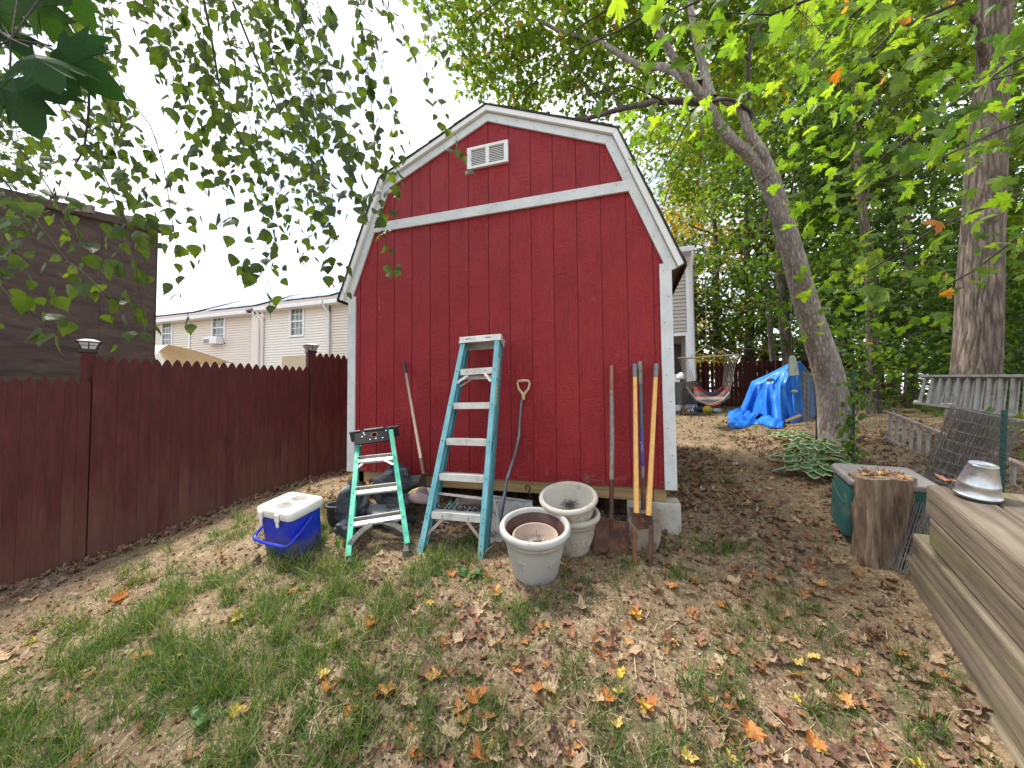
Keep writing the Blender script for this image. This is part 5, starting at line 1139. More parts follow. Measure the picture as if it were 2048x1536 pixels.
pk = G(1590, 838); MB().beam(P(1572, 842, 7.4), P(1602, 830, 7.2), .09, .05).build('wood_offcut', M_PTWOOD, None, loc=tuple(pk), label='pale board end sticking out from under the blue tarp heap', cat='board')
# glass wind chime on a thread
M_CHIME = mat('greenish_glass', [(.20, .25, .22), (.32, .36, .30), (.40, .38, .28)], scale=14, rough=.3, bump=.1)
wc = thing('wind_chime', P(1585, 752, 4.6), 'greenish glass wind chime shaped like a bell tower, hanging before the blue tarp', 'wind chime')
MB().prism([P(x, y, 4.6) for x, y in ((1578, 752), (1599, 750), (1592, 716), (1588, 711), (1583, 711), (1579, 716))], FW*.02).build('panel', M_CHIME, wc, bev=.003)
MB().tube([P(1583, 711, 4.6), P(1582, 640, 4.6), P(1585, 560, 4.7), P(1588, 330, 4.9)], .0018, 4).build('string', M_WIRE, wc); MB().tube([P(1588, 752, 4.6), P(1588, 778, 4.6)], .0015, 4).build('string', M_WIRE, wc)
MB().lathe([(0, -.025), (.03, -.015), (.04, 0), (.02, .02), (0, .022)], P(1588, 783, 4.6), 16).build('bead', M_CHIME, wc)
# ---- hanging chair
M_BAR = mat('grey_bamboo', [(.20, .18, .14), (.32, .29, .24)], scale=10, rough=.7); M_ROPE = mat('tan_rope', [(.23, .20, .15), (.34, .30, .24)], scale=30, rough=.9)
M_CRED = mat('red_stripe_cloth', [(.26, .03, .03), (.34, .05, .04)], rough=.9, bump=.2)
def stripes(m, N, L, bs, vec, r):
    g = N.new('ShaderNodeTexCoord'); sp = N.new('ShaderNodeSeparateXYZ'); L.new(g.outputs['UV'], sp.inputs[0]); 
    rr = N.new('ShaderNodeValToRGB'); rr.color_ramp.interpolation = 'CONSTANT'; e = rr.color_ramp.elements
    cols = [(.20, .02, .025), (.03, .035, .04), (.15, .14, .12), (.12, .025, .025), (.05, .08, .09), (.20, .02, .02), (.24, .03, .03), (.03, .03, .04)]
    while len(e) < len(cols): e.new(.5)
    for i, c in enumerate(cols): e[i].position = i/len(cols); e[i].color = (*c, 1)
    L.new(g.outputs['Object'], sp.inputs[0]); mr = N.new('ShaderNodeMath'); mr.operation = 'MULTIPLY'; mr.inputs[1].default_value = 2.1; L.new(sp.outputs[2], mr.inputs[0])
    fr2 = N.new('ShaderNodeMath'); fr2.operation = 'FRACT'; L.new(mr.outputs[0], fr2.inputs[0]); L.new(fr2.outputs[0], rr.inputs[0]); L.new(rr.outputs[0], bs.inputs['Base Color'])
M_STRIPE = mat('striped_hammock_cloth', [(.3, .05, .05), (.4, .3, .3)], rough=.9, bump=.2, extra=stripes)
HD = 8.0; hc = thing('hammock_chair', P(1420, 810, HD), 'striped hammock chair hanging on ropes from a wooden spreader bar', 'hanging chair')
apx = P(1413, 690, HD-.1)
MB().tube([apx, P(1411, 600, 7.6), P(1407, 420, 7.0), P(1405, 215, 5.6)], .007, 6).build('hanging_rope', M_ROPE, hc)
barl, barr = P(1372, 717, HD+.1), P(1477, 709, HD-.1); MB().tube([barl, barr], .017, 10).build('spreader_bar', M_BAR, hc)
b2l, b2r = P(1356, 716, HD-.9), P(1374, 716, HD-.2); MB().tube([b2l, b2r], .017, 10).build('spreader_bar', M_BAR, hc)
for q in (P(1374, 717, HD), P(1380, 716, HD), P(1447, 711, HD), P(1456, 710, HD)): MB().tube([apx, q], .007, 5).build('rope', M_ROPE, hc)
def seat(u, v):
    x = 1388+u*72; dip = math.sin(u*math.pi); y0 = 768+26*dip; y1 = 795+17*dip; return P(x, y0*(1-v)+y1*v, HD+.25-.75*v*dip-.1*math.sin(u*3.14))
MB().grid(seat, 30, 12).build('seat', M_STRIPE, hc, thick=.012)
def backr(u, v): x = 1390+u*64; dip = math.sin(u*math.pi); return P(x+(u-.5)*-6*(1-v), (766+18*dip)*(1-v)+(792+6*dip)*v, HD+.35)
MB().grid(backr, 24, 8).build('backrest', M_STRIPE, hc, thick=.012)
for k in range(7):
    t = k/6; MB().tube([P(1452+t*22, 711, HD-.1), P(1446+t*12, 770+t*22, HD+.3-.5*t)], .0055, 5).build('rope', M_ROPE, hc); MB().tube([P(1358+t*16, 717, HD-.8+.8*t), P(1378+t*12, 788-t*22, HD-.35+.6*t)], .0055, 5).build('rope', M_ROPE, hc)
MB().tube([P(1372, 773, HD-.5), P(1392, 800, HD-.6), P(1420, 810, HD-.65), P(1446, 800, HD-.6), P(1458, 786, HD-.4)], .016, 8).build('seat_edge', M_ROPE, hc)
# ---- covered grill
GD = 10.4; gr = thing('grill', P(1370, 828, GD), 'round grill under a black cloth cover, by the corner of the grey-beige house', 'grill')
def cover(u, v): a = u*2*math.pi; r = .34+.05*v+.03*math.sin(6*a+1)*v+.02*math.sin(11*a)*v; c = P(1372, 764, GD); return (c[0]+math.cos(a)*r, c[1]+math.sin(a)*r, c[2]-.62*v-.02*math.sin(a*2))
M_GRC = mat('black_grill_cover', [(.018, .018, .018), (.04, .04, .038)], rough=.7, bump=.3, bscale=9)
mb = MB().grid(cover, 48, 12); mb.add([cover(k/24, 0) for k in range(24)], [tuple(range(24))]); mb.build('cover', M_GRC, gr)
c = P(1372, 764, GD); gz0 = H(c[0], c[1])
for k in range(3): a = k*2.1; MB().tube([(c[0]+.25*math.cos(a), c[1]+.25*math.sin(a), gz0), (c[0]+.2*math.cos(a), c[1]+.2*math.sin(a), c[2]-.55)], .016, 8).build('leg', M_RIVET, gr)
MB().lathe([(0, 0), (.10, .0), (.22, .16), (0, .16)], (c[0], c[1], c[2]-.78), 24).build('ash_pan', M_ALU, gr)
bgc = P(1362, 757, GD+.1); MB().lathe([(.0, 0), (.11, .0), (.13, .06), (.10, .14), (.04, .20), (0, .21)], bgc-V3((0, 0, .03)), 24).build('white_sack', M_CWHITE, None, loc=tuple(bgc), label='pale knotted sack lying on top of the black grill cover', cat='sack')
# toys and small step ladder
q = G(1415, 826); MB().lathe([(0, 0), (.09, .005), (.13, .07), (.12, .15), (.06, .2), (0, .21)], q, 20).build('toy_bucket', mat('yellow_toy', [(.55, .42, .02), (.62, .50, .04)], rough=.4), None, loc=tuple(q), label='small yellow plastic toy on the ground under the hammock chair', cat='toy')
q = G(1398, 824); MB().lathe([(0, 0), (.12, 0), (.17, .12), (.15, .14), (0, .12)], q, 20).build('toy_tub', mat('dark_blue_toy', [(.02, .05, .16), (.03, .07, .22)], rough=.4), None, loc=tuple(q), label='dark blue plastic tub under the left side of the hammock chair', cat='tub')
q = G(1434, 825); MB().lathe([(0, 0), (.16, .01), (.12, .10), (0, .13)], q, 14).build('crumpled_bag', mat('pale_blue_bag', [(.35, .38, .45), (.5, .52, .56)], rough=.5, bump=.4), None, loc=tuple(q), label='crumpled pale plastic bag on the ground right of the yellow toy', cat='bag')
sl2 = thing('step_stool', G(1504, 826), 'small black folding step ladder leaning by the left edge of the blue tarp heap', 'step ladder')
for x in (1501, 1509): MB().beam(P(x, 786, 8.9), G(x-2, 828), .03, .04).build('rail', M_BLACKM, sl2)
for y_ in (794, 803, 812): MB().beam(P(1501, y_, 8.9), P(1509, y_, 8.9), .06, .03).build('step', M_BLACKM, sl2)
# ================================================================ trees
def bark(name, cols, furrow, bs_=.9, sc=5, crk=.5):
    def ex(m, N, L, bs, vec, r):
        mm = N.new('ShaderNodeMapping'); mm.inputs['Scale'].default_value = furrow; L.new(vec, mm.inputs[0])
        z = N.new('ShaderNodeTexVoronoi'); z.feature = 'DISTANCE_TO_EDGE'; z.inputs['Scale'].default_value = 1
        nzz = N.new('ShaderNodeTexNoise'); nzz.inputs['Scale'].default_value = 2; nzz.inputs['Detail'].default_value = 4; L.new(mm.outputs[0], nzz.inputs[0])
        mx2 = N.new('ShaderNodeMixRGB'); mx2.inputs[0].default_value = .45; L.new(mm.outputs[0], mx2.inputs[1]); L.new(nzz.outputs['Color'], mx2.inputs[2]); L.new(mx2.outputs[0], z.inputs['Vector'])
        bp = N.new('ShaderNodeBump'); bp.inputs['Strength'].default_value = bs_; bp.inputs['Distance'].default_value = .03; L.new(z.outputs[0], bp.inputs['Height']); L.new(bp.outputs[0], bs.inputs['Normal'])
        q = N.new('ShaderNodeMapRange'); q.inputs[1].default_value = .0; q.inputs[2].default_value = .32; q.inputs[3].default_value = crk; q.inputs[4].default_value = 1.12; L.new(z.outputs[0], q.inputs[0])
        vm = N.new('ShaderNodeVectorMath'); vm.operation = 'SCALE'; L.new(r.outputs[0], vm.inputs[0]); L.new(q.outputs[0], vm.inputs[3]); L.new(vm.outputs[0], bs.inputs['Base Color'])
    return mat(name, cols, scale=sc, stretch=(2, 2, .7), rough=.95, bump=.5, bscale=30, extra=ex)
M_BARKG = bark('grey_maple_bark', [(.20, .17, .145), (.30, .26, .225), (.40, .36, .32)], (48, 48, 11), .8, 5, .62)
M_BARKB = bark('brown_furrowed_bark', [(.12, .092, .075), (.20, .155, .125), (.28, .225, .185)], (24, 24, 3.6), 1, 5, .42)
M_BARKD = bark('dark_bark', [(.06, .048, .04), (.12, .10, .085), (.17, .14, .12)], (26, 26, 5), .9, 5, .5)
M_TWIG = mat('dark_twig', [(.030, .022, .018), (.06, .045, .036)], scale=20, rough=.8, bump=.1)
def trunk(name, path, rad, m, parent, n=72, per=14, furrow=.012, kf=13, knots=()):
    """dense tube with furrowed surface following the path"""
    path = [V3(p) for p in path]; pts = []; rs = []
    for i in range(len(path)-1):
        p0, p1, p2, p3 = path[max(i-1, 0)], path[i], path[i+1], path[min(i+2, len(path)-1)]
        for k in range(per):
            t = k/per; pts.append(.5*((2*p1)+(-p0+p2)*t+(2*p0-5*p1+4*p2-p3)*t*t+(-p0+3*p1-3*p2+p3)*t**3)); rs.append(rad[i]*(1-t)+rad[i+1]*t)
    pts.append(path[-1]); rs.append(rad[-1]); mb = MB(); vs = []; u = None; L_ = 0
    for i, p in enumerate(pts):
        d = unit(pts[min(i+1, len(pts)-1)]-pts[max(i-1, 0)]); u = unit(np.cross(d, (0, 1., 0))) if u is None else unit(u-d*(u@d)); w = np.cross(d, u); L_ += np.linalg.norm(p-pts[max(i-1, 0)])
        for k in range(n):
            a = 2*math.pi*k/n; q = abs(math.sin(kf*a*.5+1.3*math.sin(L_*5+a*3)+.8*math.sin(L_*11.3-a*2)))**.6
            r = rs[i]*(1+.03*math.sin(2*a+L_)+.025*math.sin(5*a+L_*2.1))+furrow*(q-.6)*min(1, rs[i]/.12)
            if i < 6: r += rs[i]*.35*(1-i/6)**2*(1+.35*math.sin(5*a+1))
            for (kl, ka, kr) in knots: r += kr*math.exp(-((L_-kl)/.09)**2-((((a-ka+math.pi) % (2*math.pi))-math.pi)/.35)**2)
            vs.append(p+(u*math.cos(a)+w*math.sin(a))*r)
    mb.add(vs, [(i*n+k, i*n+(k+1) % n, (i+1)*n+(k+1) % n, (i+1)*n+k) for i in range(len(pts)-1) for k in range(n)], True)
    return mb.build(name, m, parent)
GREENS = [(.06, .12, .014), (.10, .18, .02), (.15, .24, .03), (.20, .29, .035), (.09, .16, .02), (.23, .30, .04), (.06, .12, .018)]
M_LMAPLE = leafmat('maple_leaf', GREENS+[(.07, .13, .02)], .5)
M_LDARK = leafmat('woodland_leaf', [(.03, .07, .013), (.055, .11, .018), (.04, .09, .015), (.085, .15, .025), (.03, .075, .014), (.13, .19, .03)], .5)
M_LFAR = leafmat('shade_darkened_wood_leaf', [(.014, .034, .008), (.022, .05, .01), (.018, .04, .009), (.04, .075, .014), (.016, .038, .009)], .35)  # leaf green darkened to stand for the shade inside the wood
M_LYELL = leafmat('yellowing_leaf', [(.09, .14, .02), (.16, .20, .03), (.28, .26, .04), (.12, .16, .025), (.36, .25, .05), (.34, .15, .04), (.10, .15, .025)], .5)
M_LBIRCH = leafmat('birch_leaf', [(.030, .058, .014), (.045, .08, .016), (.075, .12, .02), (.035, .07, .016), (.06, .10, .02), (.028, .055, .015)], .5)
M_LNEAR = leafmat('near_maple_leaf', [(.045, .11, .014), (.09, .18, .02), (.15, .26, .026), (.06, .13, .03), (.19, .28, .03), (.05, .12, .02), (.11, .20, .03)], .62)
M_LORANGE = leafmat('turning_leaf', [(.40, .22, .03), (.42, .13, .03), (.45, .32, .05)], .45)
def cloud(name, parent, centres, spread, per, size, tm, m, flat=.4, up=.9, tipbias=(0, 0, -.3), **kw):
    """sprays of leaves about the given centres"""
    centres = np.asarray(centres); n = len(centres)*per; c = np.repeat(centres, per, 0)
    off = rng.normal(size=(n, 3))*np.array([1, 1, flat])*spread; nr = rdir(n, (0, 0, up), .55); nr[:, 2] = np.abs(nr[:, 2]); tp = rdir(n, tipbias, .8)
    clump = np.repeat(rng.uniform(0, 1, len(centres)), per); tint = (clump*.35+rng.uniform(0, .65, n)) % 1
    return scatter(name, tm, c+off, frames(tp, nr), size*rng.uniform(.65, 1.25, n), tint, m, parent, **kw)
def inball(c, r, n, shell=.0):
    d = rng.normal(size=(n, 3)); d /= np.linalg.norm(d, axis=1)[:, None]; k = rng.uniform(shell, 1, n)**(1/3)
    return V3(c)+d*k[:, None]*V3(r)
def limbs(parent, starts, ends, r0, m=M_TWIG, name='branch', seg=6, sag=.1):
    for a, b in zip(starts, ends):
        a, b = V3(a), V3(b); pth = []; wob = rng.normal(size=3)*.05*np.linalg.norm(b-a)
        for k in range(seg+1): t = k/seg; pth.append(a*(1-t)+b*t+wob*math.sin(math.pi*t)+V3((0, 0, sag*math.sin(math.pi*t)))+rng.normal(size=3)*.012*np.linalg.norm(b-a)*(0 < k < seg))
        MB().tube(pth, [r0*(1-.82*k/seg) for k in range(seg+1)], 7).build(name, m, parent)
# ---- the leaning maple
bg = G(1672, 890)
lm = thing('maple_tree', bg, 'leaning grey-barked maple forking over the path right of the shed', 'tree')
dz = lambda px, py, d: P(px, py, d)
tr = trunk('trunk', [bg-V3((0, 0, .15)), dz(1668, 860, 5.36), dz(1660, 760, 5.35), dz(1616, 620, 5.25), dz(1585, 508, 5.1), dz(1555, 408, 5.0), dz(1534, 350, 4.92), dz(1520, 322, 4.9)],
           [.20, .19, .177, .143, .125, .112, .12, .11], M_BARKG, lm, knots=((1.9, .3, .03),))
br = [([(1532, 352), (1500, 312), (1467, 283), (1433, 242), (1400, 188), (1350, 120), (1305, 30), (1280, -90)], [4.9, 4.85, 4.8, 4.75, 4.6, 4.5, 4.4, 4.3], [.075, .073, .068, .062, .052, .042, .038, .03], M_BARKG),
      ([(1536, 348), (1524, 305), (1499, 266), (1476, 212), (1424, 200)], [4.9, 4.8, 4.8, 4.8, 4.78], [.075, .066, .054, .045, .04], M_BARKG),
      ([(1425, 205), (1330, 203), (1250, 216), (1165, 238), (1075, 243), (1000, 262)], [4.75, 4.9, 5.3, 5.8, 6.2, 6.6], [.045, .040, .036, .030, .02, .01], M_BARKD),
      ([(1422, 198), (1400, 110), (1385, 40), (1372, -60)], [4.76, 4.9, 5.0, 5.1], [.05, .045, .04, .03], M_BARKG),
      ([(1395, 172), (1330, 135), (1275, 130), (1200, 85), (1120, 62), (1040, 20)], [4.72, 5.1, 5.5, 5.9, 6.2, 6.5], [.055, .05, .045, .04, .03, .015], M_BARKG),
      ([(1503, 240), (1497, 180), (1500, 100), (1520, 50), (1530, -40)], [4.8, 4.75, 4.7, 4.65, 4.6], [.028, .024, .022, .018, .012], M_TWIG),
      ([(1502, 225), (1475, 205), (1440, 200), (1380, 222), (1340, 232)], [4.78, 4.7, 4.65, 4.8, 4.9], [.022, .02, .018, .012, .006], M_TWIG),
      ([(1498, 120), (1450, 70), (1420, 40), (1370, 30)], [4.7, 4.6, 4.5, 4.4], [.012, .01, .008, .004], M_TWIG)]
for pts, ds, rr, m in br: trunk('limb', [P(x, y, d) for (x, y), d in zip(pts, ds)], rr, m, lm, n=20, per=6, furrow=.004)
dark = [((1340, 0, 4.2), (1240, 60, 4.6), (1130, 110, 5.0), (1040, 190, 5.4), (1010, 230, 5.6)), ((1250, 216, 5.3), (1200, 160, 5.6), (1150, 110, 6)), ((1200, 85, 5.9), (1165, 180, 6), (1110, 232, 6.2)), ((1200, 210, 5.5), (1150, 150, 5.7), (1060, 40, 6.1), (1030, -40, 6.2)),
        ((1040, -30, 5.2), (960, 30, 5.4), (925, 70, 5.5)), ((1375, 245, 6), (1340, 310, 6.3), (1290, 380, 6.6)), ((1385, 290, 7), (1345, 350, 7), (1325, 420, 7)), ((1330, 203, 4.9), (1260, 170, 4.6), (1170, 190, 4.8)), ((1280, -20, 5), (1180, 40, 5.2), (1090, 100, 5.4), (990, 150, 5.6))]
for pt in dark: MB().tube([P(*q) for q in pt], [.014*(1-.7*i/(len(pt)-1)) for i in range(len(pt))], 7).build('branch', M_TWIG, lm)
cen = []
for (x, y, d, r, n) in ((905, 20, 6.6, .75, 16), (960, 110, 6.6, .65, 16), (1010, 40, 6.6, .9, 26), (1090, 120, 6.6, .9, 32), (1130, 10, 6.4, .9, 26), (1200, 170, 6.3, .6, 16), (1230, 40, 6.2, .8, 24), (1310, 40, 6.0, .7, 20), (1290, 210, 7.0, .6, 12),
                        (1370, 120, 6.4, .8, 22), (1430, 60, 6.0, .8, 24), (1480, 150, 6.2, .8, 20), (1340, 280, 8.0, .8, 20), (1380, 350, 8.4, .8, 22), (1440, 270, 6.6, .7, 18), (860, -60, 6.4, .8, 10), (1050, 200, 7.0, .5, 10), (1160, -90, 6, 1, 20), (1400, -80, 5.6, 1, 20), (1560, -40, 5.6, 1, 24), (980, -90, 6.2, .9, 16)):
    cen.append(inball(P(x, y, d), (r, r, r*.8), int(n*1.3)))
cen = np.concatenate(cen)
cloud('crown', lm, cen, .17, 27, .098, T_MAPLO, M_LMAPLE, .5, .5, kind='stuff')
cloud('turning_leaves', lm, cen[::3], .25, 3, .075, T_MAPLO, M_LORANGE, .5, .4, kind='stuff')
# ---- the big furrowed tree at the right
bt_ = P(1938, 940, 5.6); bt_[2] = H(bt_[0], bt_[1])
ot = thing('oak_tree', bt_, 'big straight tree with deeply furrowed brown bark behind the aluminium ladders', 'tree')
trunk('trunk', [bt_-V3((0, 0, .2)), P(1938, 860, 5.6), P(1955, 700, 5.6), P(1962, 500, 5.6), P(1972, 320, 5.6), P(1985, 150, 5.6), P(1990, 0, 5.6), P(1990, -160, 5.6), P(1990, -400, 5.6)], [.31, .275, .24, .215, .20, .18, .165, .15, .12], M_BARKB, ot, n=150, per=20, furrow=.018, kf=34,
      knots=((3.35, 1.55, .07), (4.5, 3.4, .05)))
limbs(ot, [P(1985, 150, 5.6), P(1975, 60, 5.6), P(1990, -60, 5.6)], [P(1880, -60, 5.0), P(2120, -90, 5), P(1850, -200, 6)], .07, M_BARKB)
cen = np.concatenate([inball(P(x, y, d), (r, r, r*.7), n) for x, y, d, r, n in ((1900, -40, 6.5, 1.2, 26), (1750, 10, 6.8, 1.2, 30), (2060, 60, 6.2, 1.1, 22), (1640, 60, 7, 1.1, 24), (2080, 260, 6.5, .9, 14), (2100, 480, 7, 1.0, 16), (1860, 160, 7.5, 1.0, 18))])
cloud('crown', ot, cen, .22, 34, .125, T_MAPLO, M_LMAPLE, .5, .5, kind='stuff')
# ---- woodland trees behind
WT = [  # px, depth, radius, lean px at top, label, bark, leaf, low foliage
    (1578, 11.5, .175, -14, 'straight brown tree just left of the leaning maple, behind the rear fence', M_BARKB, M_LDARK, 560, 'crown'),
    (1546, 13.5, .11, -6, 'thin pale trunk beside the brown tree, behind the blue tarp', M_BARKG, M_LDARK, 560, 'c'),
    (1752, 8.2, .125, -18, 'ivy-dark tree in the woods between the leaning maple and the ladders', M_BARKB, M_LDARK, 480, 'c'),
    (1822, 9.0, .125, 22, 'dark tree with low sprays, left of the big furrowed tree', M_BARKB, M_LDARK, 520, 'c'),
    (1625, 18, .22, 0, 'distant tree glimpsed right of the brown trunk', M_BARKD, M_LFAR, 450, 'c'),
    (1440, 19, .25, 0, 'tall sunlit tree with yellowing leaves above the hammock chair', M_BARKD, M_LYELL, 420, 'c'),
    (1500, 16, .22, 8, 'dark green tree over the rear fence, left of the tarp', M_BARKD, M_LFAR, 420, 'c'),
    (1700, 15, .2, 0, 'slim woodland tree seen between two nearer trunks', M_BARKD, M_LFAR, 500, 'c'),
    (1790, 17, .2, 6, 'far woodland tree deep in shade behind the dark sprays', M_BARKD, M_LFAR, 500, 'c'),
    (1890, 13, .2, 0, 'woodland tree partly hidden by the big furrowed trunk', M_BARKD, M_LFAR, 500, 'c'),
    (2040, 10, .2, 10, 'woodland tree at the right edge behind the big furrowed trunk', M_BARKD, M_LDARK, 500, 'c'),
    (2180, 9, .25, 10, 'woodland tree just beyond the right edge of the ladders', M_BARKD, M_LDARK, 500, 'c'),
    (1395, 24, .25, 0, 'light green tree above the grey-beige house end', M_BARKD, M_LYELL, 300, 'c'),
    (880, 16, .25, 0, 'yellow-green tree rising behind the left slope of the shed roof', M_BARKD, M_LYELL, 300, 'c')]
for (px, d, r, ln, lab, bk, lf, lowpx, _) in WT:
    b = P(px, 800, d); b[2] = H(b[0], b[1])-.1; hgt = 12 if d < 15 else 14
    if px == 880: hgt = 9.2
    t = thing('woodland_tree', b, lab, 'tree', 'woodland trees behind the yard'); lean = RT*ln*d/FOC*1.2
    path = [b+V3((lean[0], lean[1], 0))*(k/6)**1.2+V3((.06*math.sin(k*1.7+px), .06*math.cos(k*1.3+px), hgt*.85*k/6)) for k in range(7)]
    trunk('trunk', path, [r*(1-.13*k) for k in range(7)], bk, t, n=40 if d < 12 else 18, per=12 if d < 12 else 5, furrow=.012, kf=20)
    near = d < 14; cz0 = {1578: 2.9, 1546: 2.8, 1752: 1.9, 1822: 1.9, 880: 5.6}.get(px, 1.6 if d > 14 else 1.3)
    n = 85 if d < 20 else 60; R = 2.6 if d < 12 else 3.4
    if px == 880: n, R = 34, 1.9
    zz = rng.uniform(cz0, hgt, n)**1.0; an = rng.uniform(0, 6.283, n); rad = R*np.sqrt(rng.uniform(.03, 1, n))*np.clip(1.15-.55*(zz-cz0)/(hgt-cz0), .3, 1)
    ce = np.stack([b[0]+np.cos(an)*rad+lean[0]*zz/hgt, b[1]+np.sin(an)*rad+lean[1]*zz/hgt, b[2]+zz], 1)
    # keep foliage off the yard itself
    dd_ = (ce-CAM)@FW; keep = (dd_ > 6.4) & ~((ce[:, 0] < 3.9) & (ce[:, 1] < 11.8) & (ce[:, 2] < 6.5)); 
    if px not in (880,): ce = ce[keep]
    order = ce[:, 2].argsort(); st_ = [b+V3((0, 0, max(.8, q[2]-b[2]-.8))) for q in ce[order[::5]]]
    limbs(t, st_, ce[order[::5]], r*.22, bk)
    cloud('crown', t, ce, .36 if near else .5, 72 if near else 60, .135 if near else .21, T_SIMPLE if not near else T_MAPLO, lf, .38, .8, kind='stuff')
# understory and far wood
def fill(name, boxes, n, size, m, spread, per, label, cat='undergrowth', tm=T_SIMPLE, flat=.4, **kw):
    ce = []
    for (px0, px1, py0, py1, d0, d1) in boxes:
        for _ in range(int(n*(px1-px0)*(py1-py0)/60000)): ce.append(P(random.uniform(px0, px1), random.uniform(py0, py1), random.uniform(d0, d1)))
    ce = [c for c in ce if c[2] > H(c[0], c[1])+.05]
    return cloud(name, None, ce, spread, per, size, tm, m, flat, .7, org=ce[0], label=label, cat=cat, kind='stuff', **kw)
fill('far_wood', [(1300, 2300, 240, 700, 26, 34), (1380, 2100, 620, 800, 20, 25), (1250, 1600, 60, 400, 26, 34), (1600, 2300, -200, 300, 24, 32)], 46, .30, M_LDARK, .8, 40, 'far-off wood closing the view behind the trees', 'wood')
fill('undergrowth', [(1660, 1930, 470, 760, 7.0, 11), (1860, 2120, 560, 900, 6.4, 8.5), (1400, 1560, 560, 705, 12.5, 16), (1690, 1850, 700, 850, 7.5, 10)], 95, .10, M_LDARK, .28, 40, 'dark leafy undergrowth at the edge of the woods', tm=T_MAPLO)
fill('sunlit_undergrowth', [(1395, 1500, 600, 700, 12.3, 14), (1385, 1440, 500, 650, 14, 18)], 30, .10, M_LYELL, .3, 30, 'yellow and orange sunlit shrub leaves above the rear fence')
# ---- near maple sprays, top right: a tree standing just outside the frame
nb_ = V3((5.3, -2.6, H(5.3, -2.6)))
nm_ = thing('maple_tree', nb_, 'near maple whose long leafy boughs hang in from the top right corner', 'tree')
trunk('trunk', [nb_-V3((0, 0, .2)), nb_+V3((0, 0, 1.5)), nb_+V3((-.1, .1, 3.5)), nb_+V3((-.1, .1, 7))], [.2, .17, .15, .08], M_BARKG, nm_, n=30)
root = nb_+V3((-.1, .1, 3.4))
leaf_me = [leafmesh('maple_leaf', fan(MAPLE, (0, .3), c_, f_), M_LNEAR) for c_, f_ in ((.3, .12), (.55, .25), (.1, .3), (.8, .05))]
leaf_or = leafmesh('maple_leaf', fan(MAPLE, (0, .3), .6, .2), M_LORANGE)
boughs = [((2150, 60, 2.6), (2020, 130, 2.5), (1880, 225, 2.4), (1760, 320, 2.35), (1700, 370, 2.4)), ((2150, 340, 2.7), (2010, 400, 2.6), (1880, 450, 2.6), (1790, 510, 2.7), (1740, 540, 2.9), (1690, 570, 3.1)),
          ((2150, 200, 3.0), (2000, 260, 2.9), (1850, 330, 2.8), (1730, 370, 2.7), (1640, 350, 2.6)), ((2100, -60, 2.4), (1930, 0, 2.3), (1790, 60, 2.2), (1720, 130, 2.2), (1680, 200, 2.3)),
          ((1900, -80, 2.5), (1740, 0, 2.6), (1660, 70, 2.7), (1610, 140, 2.8)), ((2150, 430, 3.2), (2040, 470, 3.1), (1950, 540, 3.2), (1840, 600, 3.4), (1740, 640, 3.7)),
          ((1760, -60, 2.0), (1640, -10, 2.0), (1540, 30, 2.1), (1450, 25, 2.2)), ((1500, -60, 1.9), (1400, 0, 1.9), (1340, 30, 1.9)), ((2150, 120, 3.4), (1980, 160, 3.3), (1820, 180, 3.3), (1700, 230, 3.3))]
nl = 0; near_rest = []
for bi, bgh in enumerate(boughs):
    pts = [P(*q) for q in bgh]; MB().tube([root]+pts, [.03]+[.011*(1-.75*i/(len(pts)-1)) for i in range(len(pts))], 7).build('branch', M_TWIG, nm_)
    for k in range(56 if bi < 6 else 34):
        t = random.uniform(.02, 1)*(len(pts)-1.001); i = int(t); c = pts[i]*(1-(t-i))+pts[i+1]*(t-i)
        q = c+V3((random.gauss(0, .13), random.gauss(0, .13), random.gauss(-.02, .13)))
        wind = unit(V3(RT)*-.75+V3((0, 0, -.55))+rng.normal(size=3)*.42); nrm_ = unit(V3((0, 0, 1))*.55+FW*-.25+rng.normal(size=3)*.5)
        R_ = frames(wind[None], nrm_[None])[0]; s_ = random.uniform(.07, .125)
        if nl < 290 and random.random() < .55: inst(leaf_or if random.random() < .035 else random.choice(leaf_me), 'leaf', nm_, M4(R_, q, s_)); nl += 1
        else: near_rest.append((q, R_, s_))
        if k % 3 == 0: MB().tube([c, q], .0014, 4).build('twig', M_TWIG, nm_)
more = [(q+rng.normal(size=3)*.12+FW*.7, frames(rng.normal(size=(1, 3))+[[-.6, .1, -.5]], rng.normal(size=(1, 3))*.5+[[0, 0, .8]])[0], random.uniform(.07, .11)) for q, _, _ in near_rest for _k2 in range(1)]
allr = near_rest+more
scatter('leaves', T_MAPLE, np.array([a[0] for a in allr]), np.array([a[1] for a in allr]), np.array([a[2] for a in allr]), rng.uniform(0, 1, len(allr)), M_LNEAR, nm_, kind='stuff')
